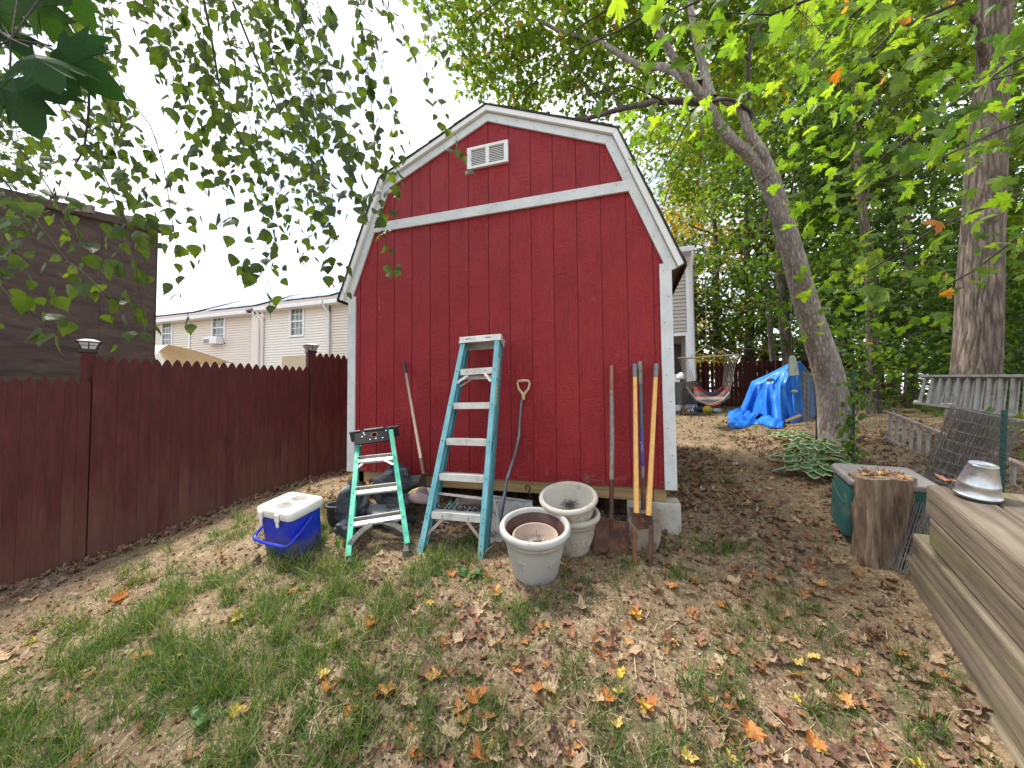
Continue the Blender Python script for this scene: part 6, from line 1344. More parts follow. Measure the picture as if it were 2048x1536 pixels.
# ---- very near maple spray, top left corner
vb = V3((-1.2, -4.6, H(-1.2, -4.6))); vt = thing('maple_sapling', vb, 'very large dark maple leaves close up in the top left corner', 'sapling')
stem = [vb, vb+V3((0, .2, 1.6)), P(-160, -60, .75), P(-30, 40, .60), P(22, 78, .56)]
MB().tube(stem, [.02, .014, .008, .003, .002], 7).build('stem', M_BARKD, vt)
M_LBIG = leafmat('dark_maple_leaf', [(.012, .045, .014), (.02, .06, .018), (.03, .075, .02)], .3, .7, spec=.15)  # dark green of the close-up leaves
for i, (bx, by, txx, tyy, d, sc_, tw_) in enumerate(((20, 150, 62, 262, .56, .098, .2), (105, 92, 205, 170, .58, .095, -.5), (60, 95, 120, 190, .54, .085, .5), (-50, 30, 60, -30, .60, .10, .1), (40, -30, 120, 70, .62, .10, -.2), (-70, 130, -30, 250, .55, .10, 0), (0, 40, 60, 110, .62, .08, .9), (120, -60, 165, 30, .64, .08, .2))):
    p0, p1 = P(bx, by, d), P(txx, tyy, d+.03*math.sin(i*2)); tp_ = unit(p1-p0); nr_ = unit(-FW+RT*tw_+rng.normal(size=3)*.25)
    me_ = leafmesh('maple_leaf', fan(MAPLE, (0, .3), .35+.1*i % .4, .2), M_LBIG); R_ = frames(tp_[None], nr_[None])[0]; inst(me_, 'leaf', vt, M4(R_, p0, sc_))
    MB().tube([stem[-1], p0], .0012, 5).build('leaf_stalk', M_TWIG, vt)
# ---- weeping birch sprays, upper left
bb_ = V3((-2.2, -4.4, H(-2.2, -4.4))); bt2 = thing('birch_tree', bb_, 'weeping birch whose leafy strands hang across the upper left', 'tree')
trunk('trunk', [bb_-V3((0, 0, .2)), bb_+V3((.05, 0, 2)), bb_+V3((.1, .1, 4)), bb_+V3((.1, .3, 7))], [.16, .13, .11, .05], mat('birch_bark', [(.35, .32, .3), (.5, .48, .45)], stretch=(1, 1, 5)), bt2, n=24)
hub = bb_+V3((.1, .2, 4.6))
env = [(0, 600), (60, 690), (120, 600), (200, 690), (270, 650), (330, 610), (400, 560), (470, 560), (540, 640), (600, 560), (640, 570), (700, 560), (750, 560), (790, 420), (830, 330), (880, 260), (930, 360), (960, 330)]
ex, ey = zip(*env)
bl_me = [leafmesh('birch_leaf', fan(BIRCH, (0, .4), c_, f_), M_LBIRCH) for c_, f_ in ((.25, .15), (.6, .3), (.1, .4), (.4, .05))]
cand = []; strands = []
def strand(x0, y0, x1, y1, d0, d1, thick=.0022):
    pts = []; n_ = 9; wx, ph_ = random.uniform(-25, 25), random.uniform(0, 6)
    for k in range(n_+1):
        t = k/n_; pts.append(P(x0*(1-t)+x1*t+wx*math.sin(math.pi*t)+4*math.sin(t*9+ph_), y0*(1-t)+y1*t, d0*(1-t)+d1*t))
    strands.append((pts, thick)); L_ = sum(np.linalg.norm(b-a) for a, b in zip(pts[:-1], pts[1:])); nlv = int(L_/.028)
    for k in range(nlv):
        t = (k+random.random())/nlv*(n_-.001); i = int(t); c = pts[i]*(1-(t-i))+pts[i+1]*(t-i); q = c+V3((random.gauss(0, .036), random.gauss(0, .036), random.gauss(-.012, .02)))
        if random.random() < .18: continue
        tp_ = unit(V3((random.gauss(0, .55), random.gauss(0, .55), -1))); nr_ = unit(rng.normal(size=3)+V3((0, -.9, .3))); s_ = random.uniform(.036, .072)
        cand.append((c, q, frames(tp_[None], nr_[None])[0], s_, abs((c-CAM)@FW)))
for k in range(45):
    x1 = random.uniform(-30, 800); low = np.interp(x1, ex, ey); y1 = low*random.uniform(.45, 1.0) if x1 < 560 or random.random() < .6 else low*random.uniform(.7, 1)
    if 330 < x1 < 480 and random.random() < .4: y1 *= .75
    d = random.uniform(1.5, 3.2); strand(x1-random.uniform(40, 190), -90, x1, y1, d+.2, d)
for a in ((690, -80, 770, 545, 2.1), (560, -60, 735, 300, 2.2), (735, -60, 945, 330, 2.3), (700, -80, 800, 400, 2.4), (420, -80, 545, 640, 1.75), (600, -80, 690, 590, 1.9), (-60, 380, 120, 690, 1.35), (60, 330, 230, 600, 1.5), (190, 300, 290, 640, 1.55), (-40, 520, 90, 650, 1.3), (130, 520, 265, 660, 1.5), (860, -60, 915, 150, 2.6), (300, 250, 375, 640, 1.9), (-60, 200, 60, 470, 1.8)):
    strand(*a, a[-1]-.05, .0025)
for pts, th in strands:
    MB().tube([hub+(pts[0]-hub)*.5+V3((0, 0, .8))] + pts, [.004]+[th*(1-.7*k/len(pts)) for k in range(len(pts))], 5).build('twig', M_TWIG, bt2)
for a in (((150, -60, 2.2), (186, 40, 2.1), (190, 110, 2.05), (232, 200, 2.0), (243, 250, 2.0), (228, 290, 2.0)), ((178, 120, 2.3), (178, 220, 2.3), (168, 300, 2.3), (150, 330, 2.3)), ((395, -60, 2.0), (420, 60, 2.0), (440, 180, 2.0), (490, 300, 2.0)), ((440, -60, 2.2), (500, 90, 2.2), (560, 230, 2.2))):
    pts = [P(*q) for q in a]; MB().tube([hub+(pts[0]-hub)*.6+V3((0, 0, .5))]+pts, [.012]+[.008*(1-.7*i/len(pts)) for i in range(len(pts))], 7).build('branch', M_TWIG, bt2)
cand.sort(key=lambda c: c[4]/c[3]); stalks = MB()
for c, q, R_, s_, _ in cand[:295]: inst(random.choice(bl_me), 'leaf', bt2, M4(R_, q, s_))
for c, q, R_, s_, _ in cand: stalks.tube([c, q], .0006, 3, cap=False)
stalks.build('leaf_stalks', M_TWIG, bt2, kind='stuff')
r_ = cand[295:]; scatter('leaves', T_BIRCH, np.array([a[1] for a in r_]), np.array([a[2] for a in r_]), np.array([a[3] for a in r_]), rng.uniform(0, 1, len(r_)), M_LBIRCH, bt2, kind='stuff')
# far fine-leaved tree at the left edge
fb_ = P(-10, 800, 12); fb_[2] = -.8; ft = thing('woodland_tree', fb_, 'fine-leaved tree far behind the plywood wall at the left edge', 'tree')
trunk('trunk', [fb_, fb_+V3((0, 0, 4)), fb_+V3((.2, 0, 8))], [.2, .15, .06], M_BARKD, ft, n=16, per=4)
cen = np.concatenate([inball(P(x, y, 12), (r, r, r), n) for x, y, r, n in ((-10, 330, 1.5, 16), (50, 300, .9, 8), (-60, 240, 1.5, 16), (20, 370, .9, 8))]); cloud('crown', ft, cen, .3, 26, .075, T_SIMPLE, M_LBIRCH, .6, .3, kind='stuff')
# ================================================================ low plants and litter
SHED_IN = lambda x, y: (np.abs(x) < 1.5) & (y > .25) & (y < 3.7)
M_GRASS = leafmat('grass_blade', [(.045, .11, .02), (.075, .145, .028), (.11, .18, .04), (.06, .14, .032), (.13, .20, .05), (.30, .29, .14), (.05, .12, .035)], .3, .5)
def blade_t(bend):
    pts = []; w = [.5, .45, .3, .0]; z = [0, .4, .75, 1]
    v = []; 
    for i in range(3): v += [(-w[i]*.07, bend*z[i]**2, z[i]), (w[i]*.07, bend*z[i]**2, z[i])]
    v.append((0, bend, .93)); return np.array(v), [(0, 1, 3), (0, 3, 2), (2, 3, 5), (2, 5, 4), (4, 5, 6)]
def nz2(x, y, s, k):
    return (np.sin(x*s+1.7*k)+np.sin(y*s*1.1+2.3*k)+np.sin((x+y)*s*.7+k*.9)+np.sin((x-y)*s*1.7+k*3.1)*.6+np.sin(x*s*2.9-y*s*1.3+k)*.5)/4.1
# tufts by sight: where the photograph shows grass (picture col, row, spread in metres, tufts)
tuf = []
for (x, y, r, n) in ((230, 1280, .32, 150), (420, 1230, .30, 110), (560, 1300, .25, 120), (700, 1180, .22, 90), (620, 1380, .26, 120), (480, 1420, .22, 90), (760, 1230, .16, 70), (840, 1150, .12, 60), (200, 1420, .25, 110), (60, 1400, .22, 90), (350, 1330, .3, 120), (560, 1110, .13, 55),
                     (640, 1110, .10, 26), (930, 1110, .08, 24), (950, 1190, .16, 50), (1000, 1300, .22, 55), (1100, 1480, .22, 100), (900, 1430, .22, 60), (1250, 1220, .16, 40), (1330, 1110, .14, 50), (1420, 1090, .18, 60), (1480, 1160, .18, 50), (1380, 1280, .25, 45), (1580, 1250, .16, 40), (1330, 1400, .2, 60), (1560, 1400, .2, 55),
                     (1800, 1390, .15, 45), (1850, 1480, .15, 50), (1700, 1480, .2, 45), (1450, 1500, .2, 50), (880, 1290, .2, 60), (500, 1080, .3, 40), (430, 1150, .3, 50), (1120, 1150, .10, 30), (1240, 1490, .2, 50), (720, 1460, .2, 70), (1400, 890, .5, 30), (1500, 880, .5, 24), (1420, 850, .6, 26), (1020, 1230, .12, 30), (1500, 1330, .3, 40), (1650, 1340, .2, 30), (300, 1150, .25, 30)):
    g = G(x, y); n = int(n*(1.0 if x < 850 else .42)); cl = rng.normal(0, r, (max(3, n//9), 2)); ci = rng.integers(0, len(cl), n); tuf.append(g[:2]+cl[ci]+rng.normal(0, .07, (n, 2)))
n = 900; u = rng.uniform(-3.6, 3.4, n); v = rng.uniform(-3.2, 2.5, n); k_ = nz2(u, v, 3.1, 1)+rng.normal(0, .25, n) > .55; tuf.append(np.c_[u, v][k_])
tuf = np.concatenate(tuf); tuf = tuf[~SHED_IN(tuf[:, 0], tuf[:, 1])]
def near_solid(xy):
    bad = np.zeros(len(xy), bool)
    for c, r in ((g1[:2], .17), (g2[:2], .17), (sc_pos, .2)): bad |= np.linalg.norm(xy-np.asarray(c)[None], axis=1) < r
    q = xy-TA[:2]; lat = q@(-TS[:2]); al = q@TD[:2]; bad |= (lat < .04) & (lat > -.5) & (al < .35) & (al > -2.6)
    q = xy-FA; bad |= (q@FN < .02)
    cb = (N0+xa*LX/2+ya*LY/2)[:2]; bad |= (np.abs((xy-cb)@xa[:2]) < LX/2) & (np.abs((xy-cb)@ya[:2]) < LY/2)
    return bad
sc_pos = (gs[0]+.04, gs[1]+.11)
tuf = tuf[~near_solid(tuf)]; nt_ = len(tuf); pb_ = 17
pos = np.repeat(tuf, pb_, 0)+rng.normal(0, .018, (nt_*pb_, 2)); th = np.repeat(.03+.12*rng.uniform(0, 1, nt_)**1.6, pb_)*rng.uniform(.5, 1.25, nt_*pb_)
lean_d = np.repeat(rng.uniform(0, 6.28, nt_), pb_)
z = HB(pos[:, 0], pos[:, 1])-.004; N_ = len(pos); az = rng.uniform(0, 6.28, N_); side = np.c_[np.cos(az), np.sin(az), np.zeros(N_)]; upv_ = unit
up3 = np.c_[rng.normal(0, .42, N_)+.35*np.cos(lean_d), rng.normal(0, .42, N_)+.35*np.sin(lean_d), np.ones(N_)]; up3 /= np.linalg.norm(up3, axis=1)[:, None]
fw_ = np.cross(up3, side); fw_ /= np.linalg.norm(fw_, axis=1)[:, None]; sd_ = np.cross(fw_, up3); RG = np.stack([sd_, fw_, up3], 2)
tt_ = (np.repeat(rng.uniform(0, 1, nt_), pb_)*.5+rng.uniform(0, .5, N_)) % 1
half = rng.random(N_) < .5
for nm2, msk, bd_ in (('grass', half, .35), ('grass', ~half, .75)):
    sc3 = np.stack([th[msk]*0+.055*rng.uniform(.6, 1.3, msk.sum()), th[msk], th[msk]], 1)
    scatter(nm2, blade_t(bd_), np.c_[pos[msk], z[msk]], RG[msk], sc3, tt_[msk], M_GRASS, None, kind='stuff', label='short green and straw-coloured grass growing in patches', cat='grass')
# small stuff of the soil surface: grit, chips of leaf, twigs
M_GRIT = leafmat('grit', [(.38, .32, .24), (.26, .21, .15), (.5, .46, .38), (.17, .13, .09), (.33, .25, .16)], 0, .9)
M_CRUMB = leafmat('leaf_crumbs', [(.10, .055, .035), (.18, .10, .06), (.06, .038, .03), (.28, .17, .10), (.13, .075, .05), (.33, .24, .16)], .1, .85)
def gsample(n, dmax=7, dmin=.8, pw_=1.0):
    """random ground points, denser toward the camera"""
    out = []; 
    while sum(map(len, out)) < n:
        d = dmin*(dmax/dmin)**(rng.uniform(0, 1, n)**pw_); a = rng.uniform(-.98, .98, n)+YAW; x = CAM[0]+d*np.sin(a)/np.cos(a-YAW)*1.0; y = CAM[1]+d*np.cos(a)/np.cos(a-YAW)
        xy = np.c_[x, y]; xy = xy[~SHED_IN(xy[:, 0], xy[:, 1])]; xy = xy[~near_solid(xy)]; out.append(xy)
    return np.concatenate(out)[:n]
def slope_n(xy):
    e = .05; gx_ = (HB(xy[:, 0]+e, xy[:, 1])-HB(xy[:, 0]-e, xy[:, 1]))/(2*e); gy_ = (HB(xy[:, 0], xy[:, 1]+e)-HB(xy[:, 0], xy[:, 1]-e))/(2*e)
    n3 = np.c_[-gx_, -gy_, np.ones(len(xy))]; return n3/np.linalg.norm(n3, axis=1)[:, None]
xy = gsample(26000, 6); N_ = len(xy); oct_v = np.array([(1, 0, 0), (0, 1, 0), (-1, 0, 0), (0, -1, 0), (0, 0, .6), (0, 0, -.6)], float); oct_f = [(0, 1, 4), (1, 2, 4), (2, 3, 4), (3, 0, 4)]
scatter('grit', (oct_v, oct_f), np.c_[xy, HB(*xy.T)+.001], frames(rdir(N_), rdir(N_)), rng.lognormal(-5.75, .45, N_), rng.uniform(0, 1, N_), M_GRIT, None, kind='stuff', label='small pale grit and pebbles on the bare soil', cat='grit')
T_CRUMB = fan([(.0, -.5), (.42, -.3), (.5, .1), (.2, .5), (-.3, .42), (-.5, 0), (-.3, -.35)], (0, 0), .6, .3)
xy = gsample(23000, 8); xy = xy[(nz2(xy[:, 0], xy[:, 1], 2.3, 4) > -.35) | (rng.random(len(xy)) < .4)]; N_ = len(xy)
scatter('leaf_crumbs', T_CRUMB, np.c_[xy, HB(*xy.T)+.006], frames(rdir(N_, (0, 0, 0)), slope_n(xy)+rdir(N_)*.4), rng.uniform(.006, .026, N_), rng.uniform(0, 1, N_), M_CRUMB, None, kind='stuff', label='broken brown leaf crumbs scattered over the soil', cat='leaf litter')
xy = gsample(2600, 6); N_ = len(xy); tw_v = np.array([(-.5, 0, 0), (.5, 0, 0), (.5, .02, .02), (-.5, .02, .02), (-.5, -.02, .02), (.5, -.02, .02)], float); tw_f = [(0, 1, 2), (0, 2, 3), (0, 4, 5), (0, 5, 1)]
scatter('straw', (tw_v, tw_f), np.c_[xy, HB(*xy.T)+.006], frames(slope_n(xy)*0+rdir(N_)*[1, 1, .12], slope_n(xy)), rng.uniform(.03, .11, N_), rng.uniform(0, 1, N_), leafmat('straw_stem', [(.38, .30, .18), (.26, .19, .12), (.48, .40, .26)], 0, .8), None, kind='stuff', label='dry straw stems and twiglets lying on the soil', cat='straw')
# dead leaves: the 300 that show largest one by one, the rest as litter
DEAD = [(.24, .13, .075), (.33, .21, .13), (.13, .08, .06), (.40, .19, .075), (.20, .13, .095), (.46, .35, .23), (.10, .062, .05), (.30, .20, .15), (.26, .12, .07), (.18, .12, .09)]
M_DEAD = leafmat('dead_leaf', DEAD, .15, .7, spec=.25)
kinds = [('orange', [(.48, .20, .06), (.40, .14, .05), (.54, .30, .11)], 'curled orange leaf', .15), ('tan', [(.44, .32, .20), (.50, .38, .25), (.38, .26, .16)], 'dry tan leaf', .32), ('brown', [(.16, .09, .065), (.22, .13, .09), (.12, .07, .05)], 'crumpled dark brown leaf', .30),
         ('yellow', [(.56, .42, .06), (.50, .40, .12), (.60, .48, .14)], 'yellow fallen leaf', .10), ('rust', [(.30, .13, .09), (.38, .20, .15), (.28, .10, .06)], 'reddish-brown curled leaf', .08)]
ms = {k: [leafmesh('fallen_leaf', T_curly(11*i+j), leafmat('leaf_'+k, c, .2, .6, spec=.25)) for j in range(4)] for i, (k, c, _, _) in enumerate(kinds)}
named = [(965, 1215, 1), (990, 1190, 0), (1075, 1385, 0), (950, 1400, 0), (1585, 1290, 1), (1200, 1315, 0), (700, 1430, 0), (770, 1508, 4), (95, 1355, 4), (1590, 1355, 0), (1120, 1080, 1), (1790, 1310, 0), (1000, 1290, 1), (1350, 1290, 3), (1255, 1290, 0), (1440, 1215, 3), (1540, 1160, 0), (1575, 1130, 4), (1725, 1130, 0), (1620, 1140, 0), (1640, 1250, 1), (1720, 1285, 1),
         (1430, 1350, 1), (1460, 1415, 0), (1590, 1410, 3), (1540, 1460, 1), (1240, 1350, 3), (830, 1230, 1), (860, 1210, 3), (740, 1240, 3), (660, 1380, 0), (470, 1430, 3), (450, 1520, 1), (240, 1200, 0), (205, 1110, 3), (540, 1200, 4), (60, 1290, 3), (1770, 1430, 2), (1820, 1480, 2), (1680, 1500, 1), (1640, 1530, 2), (980, 1330, 1), (1030, 1345, 0), (680, 1460, 1), (960, 1520, 0), (1150, 1540, 1), (1500, 1530, 2)]
R2 = random.Random(5); spots = [(G(x, min(y, 1532)), k) for x, y, k in named]; 
cx_ = gsample(2600, 9, 1.0)
w = nz2(cx_[:, 0], cx_[:, 1], 1.9, 2)+.45*(cx_[:, 0] > 1.2)+.25*(np.abs((cx_-FA)@FN-.35) < .3)+rng.normal(0, .3, len(cx_)); cx_ = cx_[w > .0]
for i in range(300-len(spots)):
    q = cx_[i]; r = R2.random(); acc = 0
    for ki, k in enumerate(kinds):
        acc += k[3]
        if r < acc: break
    spots.append((V3((q[0], q[1], H(*q))), ki))
def zone(p):
    x, y = p[0], p[1]; px, py = px_of(p); fd = (V3(p)[:2]-FA)@FN; wd_ = (V3(p)[:2]-TA[:2])@(-TS[:2])
    if y > 4: return 'far up the path behind the shed'
    if x > 2.9 and y > -.6: return 'beyond the wire fence near the ladders'
    if x > 1.6 and y > 0: return 'on the path right of the shed'
    if wd_ < .45 and y < -.4: return 'at the foot of the timber wall'
    if fd < .5: return 'along the foot of the picket fence'
    if np.linalg.norm(V3(p)[:2]-(N0[:2])) < .5: return 'around the blue cooler'
    if np.linalg.norm(V3(p)[:2]-g1[:2]) < .5: return 'around the front planter'
    if y > -.8 and -1.5 < x < .3: return 'around the feet of the stepladders'
    if y > -.8 and x < 1.7: return 'before the shovels and block'
    if y > -.8: return 'on the bare soil near the stump'
    return 'on the left part of the grass' if px < 700 else ('on the middle of the foreground' if px < 1300 else 'on the right part of the foreground')
for p, ki in spots[:300]:
    k = kinds[ki]; n3 = unit(slope_n(np.array([p[:2]]))[0]+np.array([R2.gauss(0, .22), R2.gauss(0, .22), 0])); tp_ = V3((R2.gauss(0, 1), R2.gauss(0, 1), R2.gauss(0, .1)))
    s_ = R2.uniform(.04, .085)*(1.15 if ki < 2 else .95)
    inst(R2.choice(ms[k[0]]), 'fallen_leaf', None, M4(frames(tp_[None], n3[None])[0], (p[0], p[1], p[2]+.014), s_), label=k[2]+' '+zone(p), cat='leaf', group=k[0]+' leaves '+zone(p))
xy = np.concatenate([cx_[260:], gsample(2300, 13, 1.2, .8)]); 
w = nz2(xy[:, 0], xy[:, 1], 1.7, 3)+.5*(xy[:, 0] > 1.5)+rng.normal(0, .35, len(xy)); xy = xy[w > .04]; N_ = len(xy)
for j in range(4):
    m_ = np.arange(N_) % 4 == j; k2 = m_.sum(); q = xy[m_]
    scatter('leaf_litter', T_curly(80+j), np.c_[q, HB(*q.T)+.007], frames(rdir(k2)*[1, 1, .2], slope_n(q)+rdir(k2)*.25), rng.uniform(.028, .07, k2), rng.uniform(0, 1, k2), M_DEAD, None, kind='stuff', label='smaller dead leaves littering the soil and the path', cat='leaf litter')
# thick leaf drift: beside the shed, along the fence foot, beyond the wall
def drift(boxes, n):
    out = []
    for (x0, x1, y0, y1, k) in boxes: out.append(np.c_[rng.uniform(x0, x1, int(n*k)), rng.uniform(y0, y1, int(n*k))])
    return np.concatenate(out)
s_ = rng.uniform(-2.6, 3.3, 700); o_ = np.abs(rng.normal(0, .25, 700))+.04
xy = np.concatenate([drift([(1.6, 2.4, -.1, 3.5, 520), (2.9, 6, -.6, 4.2, 2300), (-1.5, 1.5, -.45, .3, 500), (2.2, 5, 4, 11, 450), (2.35, 2.8, -2.2, -.6, 110)], 1), np.c_[FA[0]+FD[0]*s_+FN[0]*o_, FA[1]+FD[1]*s_+FN[1]*o_]])
xy = xy[~near_solid(xy)]; N_ = len(xy)
for j in range(3):
    m_ = np.arange(N_) % 3 == j; k2 = m_.sum(); q = xy[m_]
    scatter('leaf_drift', T_curly(90+j), np.c_[q, HB(*q.T)+.012], frames(rdir(k2)*[1, 1, .3], slope_n(q)+rdir(k2)*.4), rng.uniform(.03, .07, k2), rng.uniform(.0, 1, k2), leafmat('brown_drift_leaf', [(.12, .075, .055), (.2, .13, .095), (.27, .14, .08), (.08, .052, .043), (.28, .20, .14), (.15, .10, .075)], .1, .8), None, kind='stuff', label='drift of brown leaves at the foot of the fence, beside the shed and below the ladders', cat='leaf litter')
# leaves lying on things
def lay(p, ki, s_, lab, n3=(0, 0, 1)):
    inst(R2.choice(ms[kinds[ki][0]]), 'fallen_leaf', None, M4(frames(V3((R2.gauss(0, 1), R2.gauss(0, 1), .1))[None], V3(n3)[None])[0], p, s_), label=lab, cat='leaf')
lay(P(975, 985, 2.80), 0, .075, 'big orange leaf caught between the blue ladder and the snow shovel blade', (-.3, -.8, .5))
lay(P(738, 968, 2.78), 0, .06, 'orange leaf lying on the pond rock behind the green ladder', (0, -.5, 1))
lay(ontop(1893, 971)+TU*.03, 4, .085, 'curled rust-coloured leaf on the timber wall beside the pail', (0, 0, 1))
c0_ = cc_stump
for k in range(26):
    a = R2.uniform(0, 6.28); r_ = R2.uniform(0, .15); q = c0_+V3((math.cos(a)*r_+.01, math.sin(a)*r_, .012+.02*R2.random())); inst(R2.choice(ms[kinds[(0, 2, 4, 1, 2)[k % 5]][0]]), 'fallen_leaf', None, M4(frames(V3((R2.gauss(0, 1), R2.gauss(0, 1), .1))[None], V3((R2.gauss(0, .3), R2.gauss(0, .3), 1))[None])[0], q, R2.uniform(.035, .06)), label='brown and orange leaf in the pile on top of the stump', cat='leaf', group='leaves piled on the tree stump')
# ladders' leaves
q = []
for k in range(70): t = R2.random(); q.append(P(1776+(2220-1776)*t, 820+(996-820)*t, 5.0+(2.35-5.0)*t)+V3((R2.gauss(0, .02), R2.gauss(0, .02), .01)))
scatter('ladder_leaves', T_curly(99), np.array(q), frames(rdir(70), rdir(70, (0, 0, 1.5), .4)), rng.uniform(.03, .055, 70), rng.uniform(0, 1, 70), M_DEAD, None, kind='stuff', label='small dead leaves lying along the rail of the lower ladder', cat='leaf litter')
# pebbles under the sill and gravel
xs = np.c_[rng.uniform(-.35, 1.3, 900), rng.uniform(-.22, .28, 900)]; xs2 = np.c_[rng.normal(-.14, .15, 640), rng.normal(-.03, .08, 640)]
for q, lo_, hi_, cc_, lab in ((xs, .008, .016, [(.30, .27, .23), (.42, .38, .32), (.2, .17, .14)], 'pale gravel on the ground under the front of the shed'), (xs2, .010, .018, [(.34, .35, .36), (.50, .51, .51), (.10, .10, .11), (.62, .62, .62)], 'heap of grey and white pebbles behind the blue ladder')):
    k2 = len(q); hz = np.clip(.09-.5*np.linalg.norm((q-[-.14, -.03])*[1, 1.6], axis=1), 0, 1) if q is xs2 else np.zeros(k2)
    scatter('pebbles', (oct_v*[1, .8, .8], oct_f+[(1, 0, 5), (2, 1, 5), (3, 2, 5), (0, 3, 5)]), np.c_[q, HB(*q.T)+.006+hz], frames(rdir(k2), rdir(k2)), rng.uniform(lo_, hi_, k2), rng.uniform(0, 1, k2), leafmat('pebble', cc_, 0, .8), None, kind='stuff', label=lab, cat='gravel')
# hostas beside the leaning tree
M_HOSTA = leafmat('hosta_leaf', [(.06, .13, .03), (.12, .20, .06), (.34, .40, .24), (.08, .15, .04), (.42, .46, .30), (.05, .11, .03)], .3, .45)
HOSTA = _sym([(0, 0), (.26, .08), (.42, .32), (.38, .6), (.18, .85), (0, 1.0)])
def hosta(px, py, r, n, lab):
    g = G(px, py); t = thing('hosta', g, lab, 'plant', 'variegated hostas at the foot of the leaning maple'); 
    for k in range(n):
        a = R2.uniform(0, 6.283); rr = r*R2.uniform(.15, 1); c = V3(g)+V3((math.cos(a)*rr, math.sin(a)*rr, .16*(1-rr/r*.6)+R2.uniform(0, .05)))
        tp_ = unit(V3((math.cos(a), math.sin(a), -.45+.3*R2.random()))); nr_ = unit(V3((math.cos(a)*.4, math.sin(a)*.4, 1))+np.array([R2.gauss(0, .2) for _ in range(3)]))
        inst(h_me[k % 3], 'leaf', t, M4(frames(tp_[None], nr_[None])[0], c, R2.uniform(.10, .15)))
    st = MB()
    for k in range(8): a = k*.8; st.tube([V3(g)-V3((0, 0, .01)), V3(g)+V3((math.cos(a)*r*.4, math.sin(a)*r*.4, .15))], .004, 4)
    st.build('stems', M_HOSTA, t)
M_HG = leafmat('hosta_green', [(.035, .10, .03), (.05, .13, .035), (.06, .15, .05)], .3, .4); M_HW = leafmat('hosta_margin', [(.30, .36, .20), (.38, .42, .26), (.24, .32, .16)], .3, .4)
def hosta_mesh(f_):
    c = (0, .42); n = len(HOSTA); mid = [((x-c[0])*.72+c[0], (y-c[1])*.78+c[1]) for x, y in HOSTA]; pts = [c]+mid+HOSTA
    me = bpy.data.meshes.new('hosta_leaf'); F = [(0, 1+i, 1+(i+1) % n) for i in range(n)]+[(1+i, 1+n+i, 1+n+(i+1) % n, 1+(i+1) % n) for i in range(n)]
    me.from_pydata([(x, y, -f_*abs(x)-.5*(x*x+(y-.4)**2)) for x, y in pts], [], F); me.materials.append(M_HG); me.materials.append(M_HW)
    for i, p_ in enumerate(me.polygons): p_.material_index = int(i >= n)
    return me
h_me = [hosta_mesh(f_) for f_ in (.2, .35, .1)]
for i, (x, y, lab) in enumerate(((1585, 880, 'farthest hosta, near the loose blue tarp'), (1612, 905, 'second hosta from the tarp, pale edged'), (1598, 925, 'hosta at the path edge left of the group'), (1640, 930, 'middle hosta of the clump beside the leaning maple'), (1668, 950, 'nearest hosta, just behind the green tote'), (1655, 905, 'hosta against the leaning maple trunk'), (1625, 955, 'low hosta at the front path edge of the clump'))): hosta(x, y, .24, 34, lab)
# climber on the middle post
cl_ = thing('climber', wp[1], 'leafy green climber winding up the middle fence post', 'climber'); pth = [V3(wp[1])+(wt[1]-V3(wp[1]))*t+V3((.04*math.sin(t*14), .04*math.cos(t*14), 0)) for t in np.linspace(0, .85, 24)]
MB().tube(pth, .004, 5).build('stem', M_TWIG, cl_)
q = np.array([pth[R2.randrange(24)]+np.array([R2.gauss(0, .055), R2.gauss(0, .055), R2.gauss(0, .04)]) for _ in range(170)]); scatter('leaves', T_BIRCH, q, frames(rdir(170, (0, 0, -.6)), rdir(170, (-.2, -.8, .6), .6)), rng.uniform(.035, .065, 170), rng.uniform(0, 1, 170), M_LNEAR, cl_, kind='stuff')
fill('shrub_sprays', [(1690, 1800, 690, 830, 5.2, 6.6), (1990, 2100, 840, 1000, 2.9, 3.6)], 26, .06, M_LNEAR, .12, 22, 'loose green sprays of a shrub behind the wire fence', 'shrub', tm=T_BIRCH)
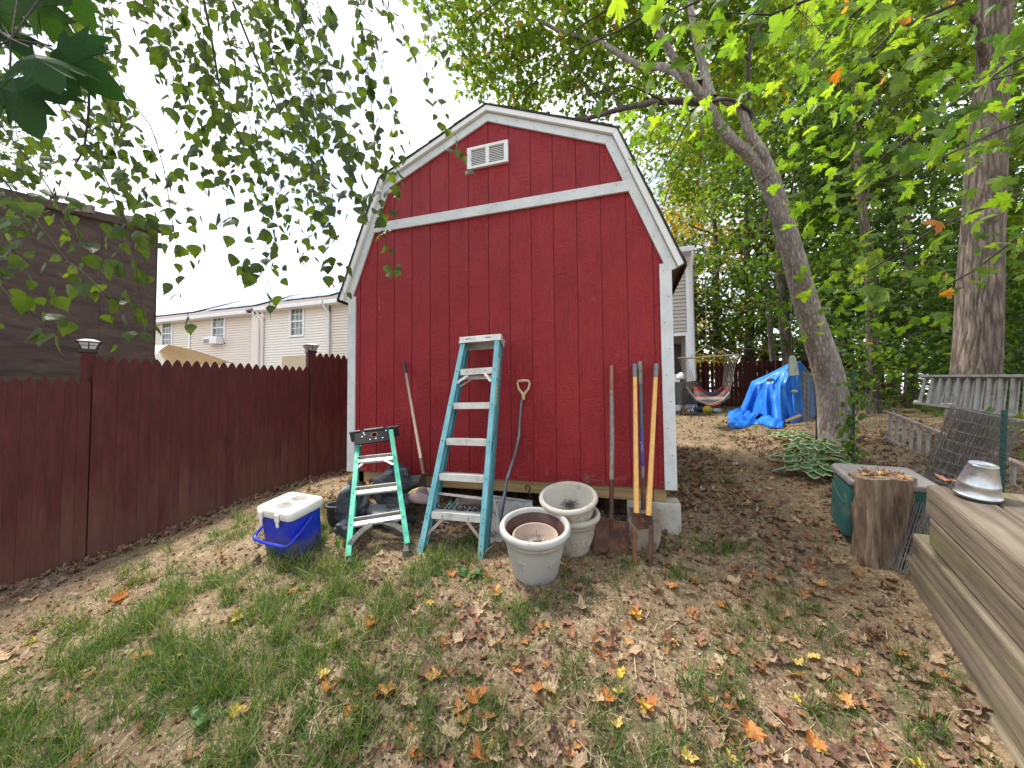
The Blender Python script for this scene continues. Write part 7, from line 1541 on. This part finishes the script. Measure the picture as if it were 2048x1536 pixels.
# broad-leaved weeds
M_WEED = leafmat('weed_leaf', [(.035, .10, .025), (.06, .15, .03), (.05, .12, .04), (.08, .17, .03)], .3, .4)
w_me = [leafmesh('weed_leaf', fan(SIMPLE, (0, .45), .8, .15), M_WEED), leafmesh('weed_leaf', fan(BIRCH, (0, .4), .6, .3), M_WEED)]
for (x, y, n, s_, lab) in ((945, 1150, 11, .085, 'broad-leaved weed rosette left of the front planter'), (1078, 1172, 8, .035, 'tiny green weed at the foot of the front planter'), (420, 1432, 3, .085, 'two round grey-green leaves in the grass at lower left'), (1705, 1230, 5, .05, 'small green weed near the timber wall'), (855, 1405, 5, .03, 'small clover sprig in the middle of the lawn'), (400, 1360, 4, .06, 'light green weed leaf in the grass at left'), (640, 1090, 7, .10, 'tall grass-like weed in front of the blue cooler'), (680, 1100, 6, .10, 'upright narrow-leaved weed between cooler and green ladder'), (1600, 1290, 0, .05, ''), (1290, 1130, 4, .045, 'small weed by the post-hole digger')):
    if not n: continue
    g = G(x, y); t = thing('weed', g, lab, 'weed'); up_w = 'narrow' in lab or 'grass-like' in lab
    for k in range(n):
        a = k*2.4+R2.random(); tp_ = unit(V3((math.cos(a), math.sin(a), 3.0 if up_w else .45))); nr_ = unit(V3((-math.cos(a)*.5, -math.sin(a)*.5, 1)))
        m_ = M4(frames(tp_[None], nr_[None])[0]@np.diag([.28 if up_w else 1, 1, 1]), V3(g)+V3((math.cos(a)*.012, math.sin(a)*.012, .004+.01*(k % 3))), s_*R2.uniform(.7, 1.15)); inst(w_me[0 if s_ > .05 else 1], 'leaf', t, m_)

tp2 = thing('stick_pile', G(930, 1060), 'loose sticks and cut twigs lying under the blue ladder', 'sticks')
for k in range(34):
    g_ = G(R2.uniform(870, 985), R2.uniform(1025, 1085)); a = R2.uniform(0, 3.14); l_ = R2.uniform(.05, .2); d_ = V3((math.cos(a), math.sin(a)*.6, R2.uniform(-.15, .3)))*l_
    MB().tube([g_-d_*.5+V3((0, 0, .015)), g_+V3((R2.gauss(0, .01), 0, .025)), g_+d_*.5+V3((0, 0, .02))], R2.uniform(.0025, .007), 6).build('stick', (M_TWIG, M_GREYWOOD, M_OLDWOOD)[k % 3], tp2)
for k, (x, y) in enumerate(((905, 1078), (960, 1092), (650, 1010), (600, 985))): pass
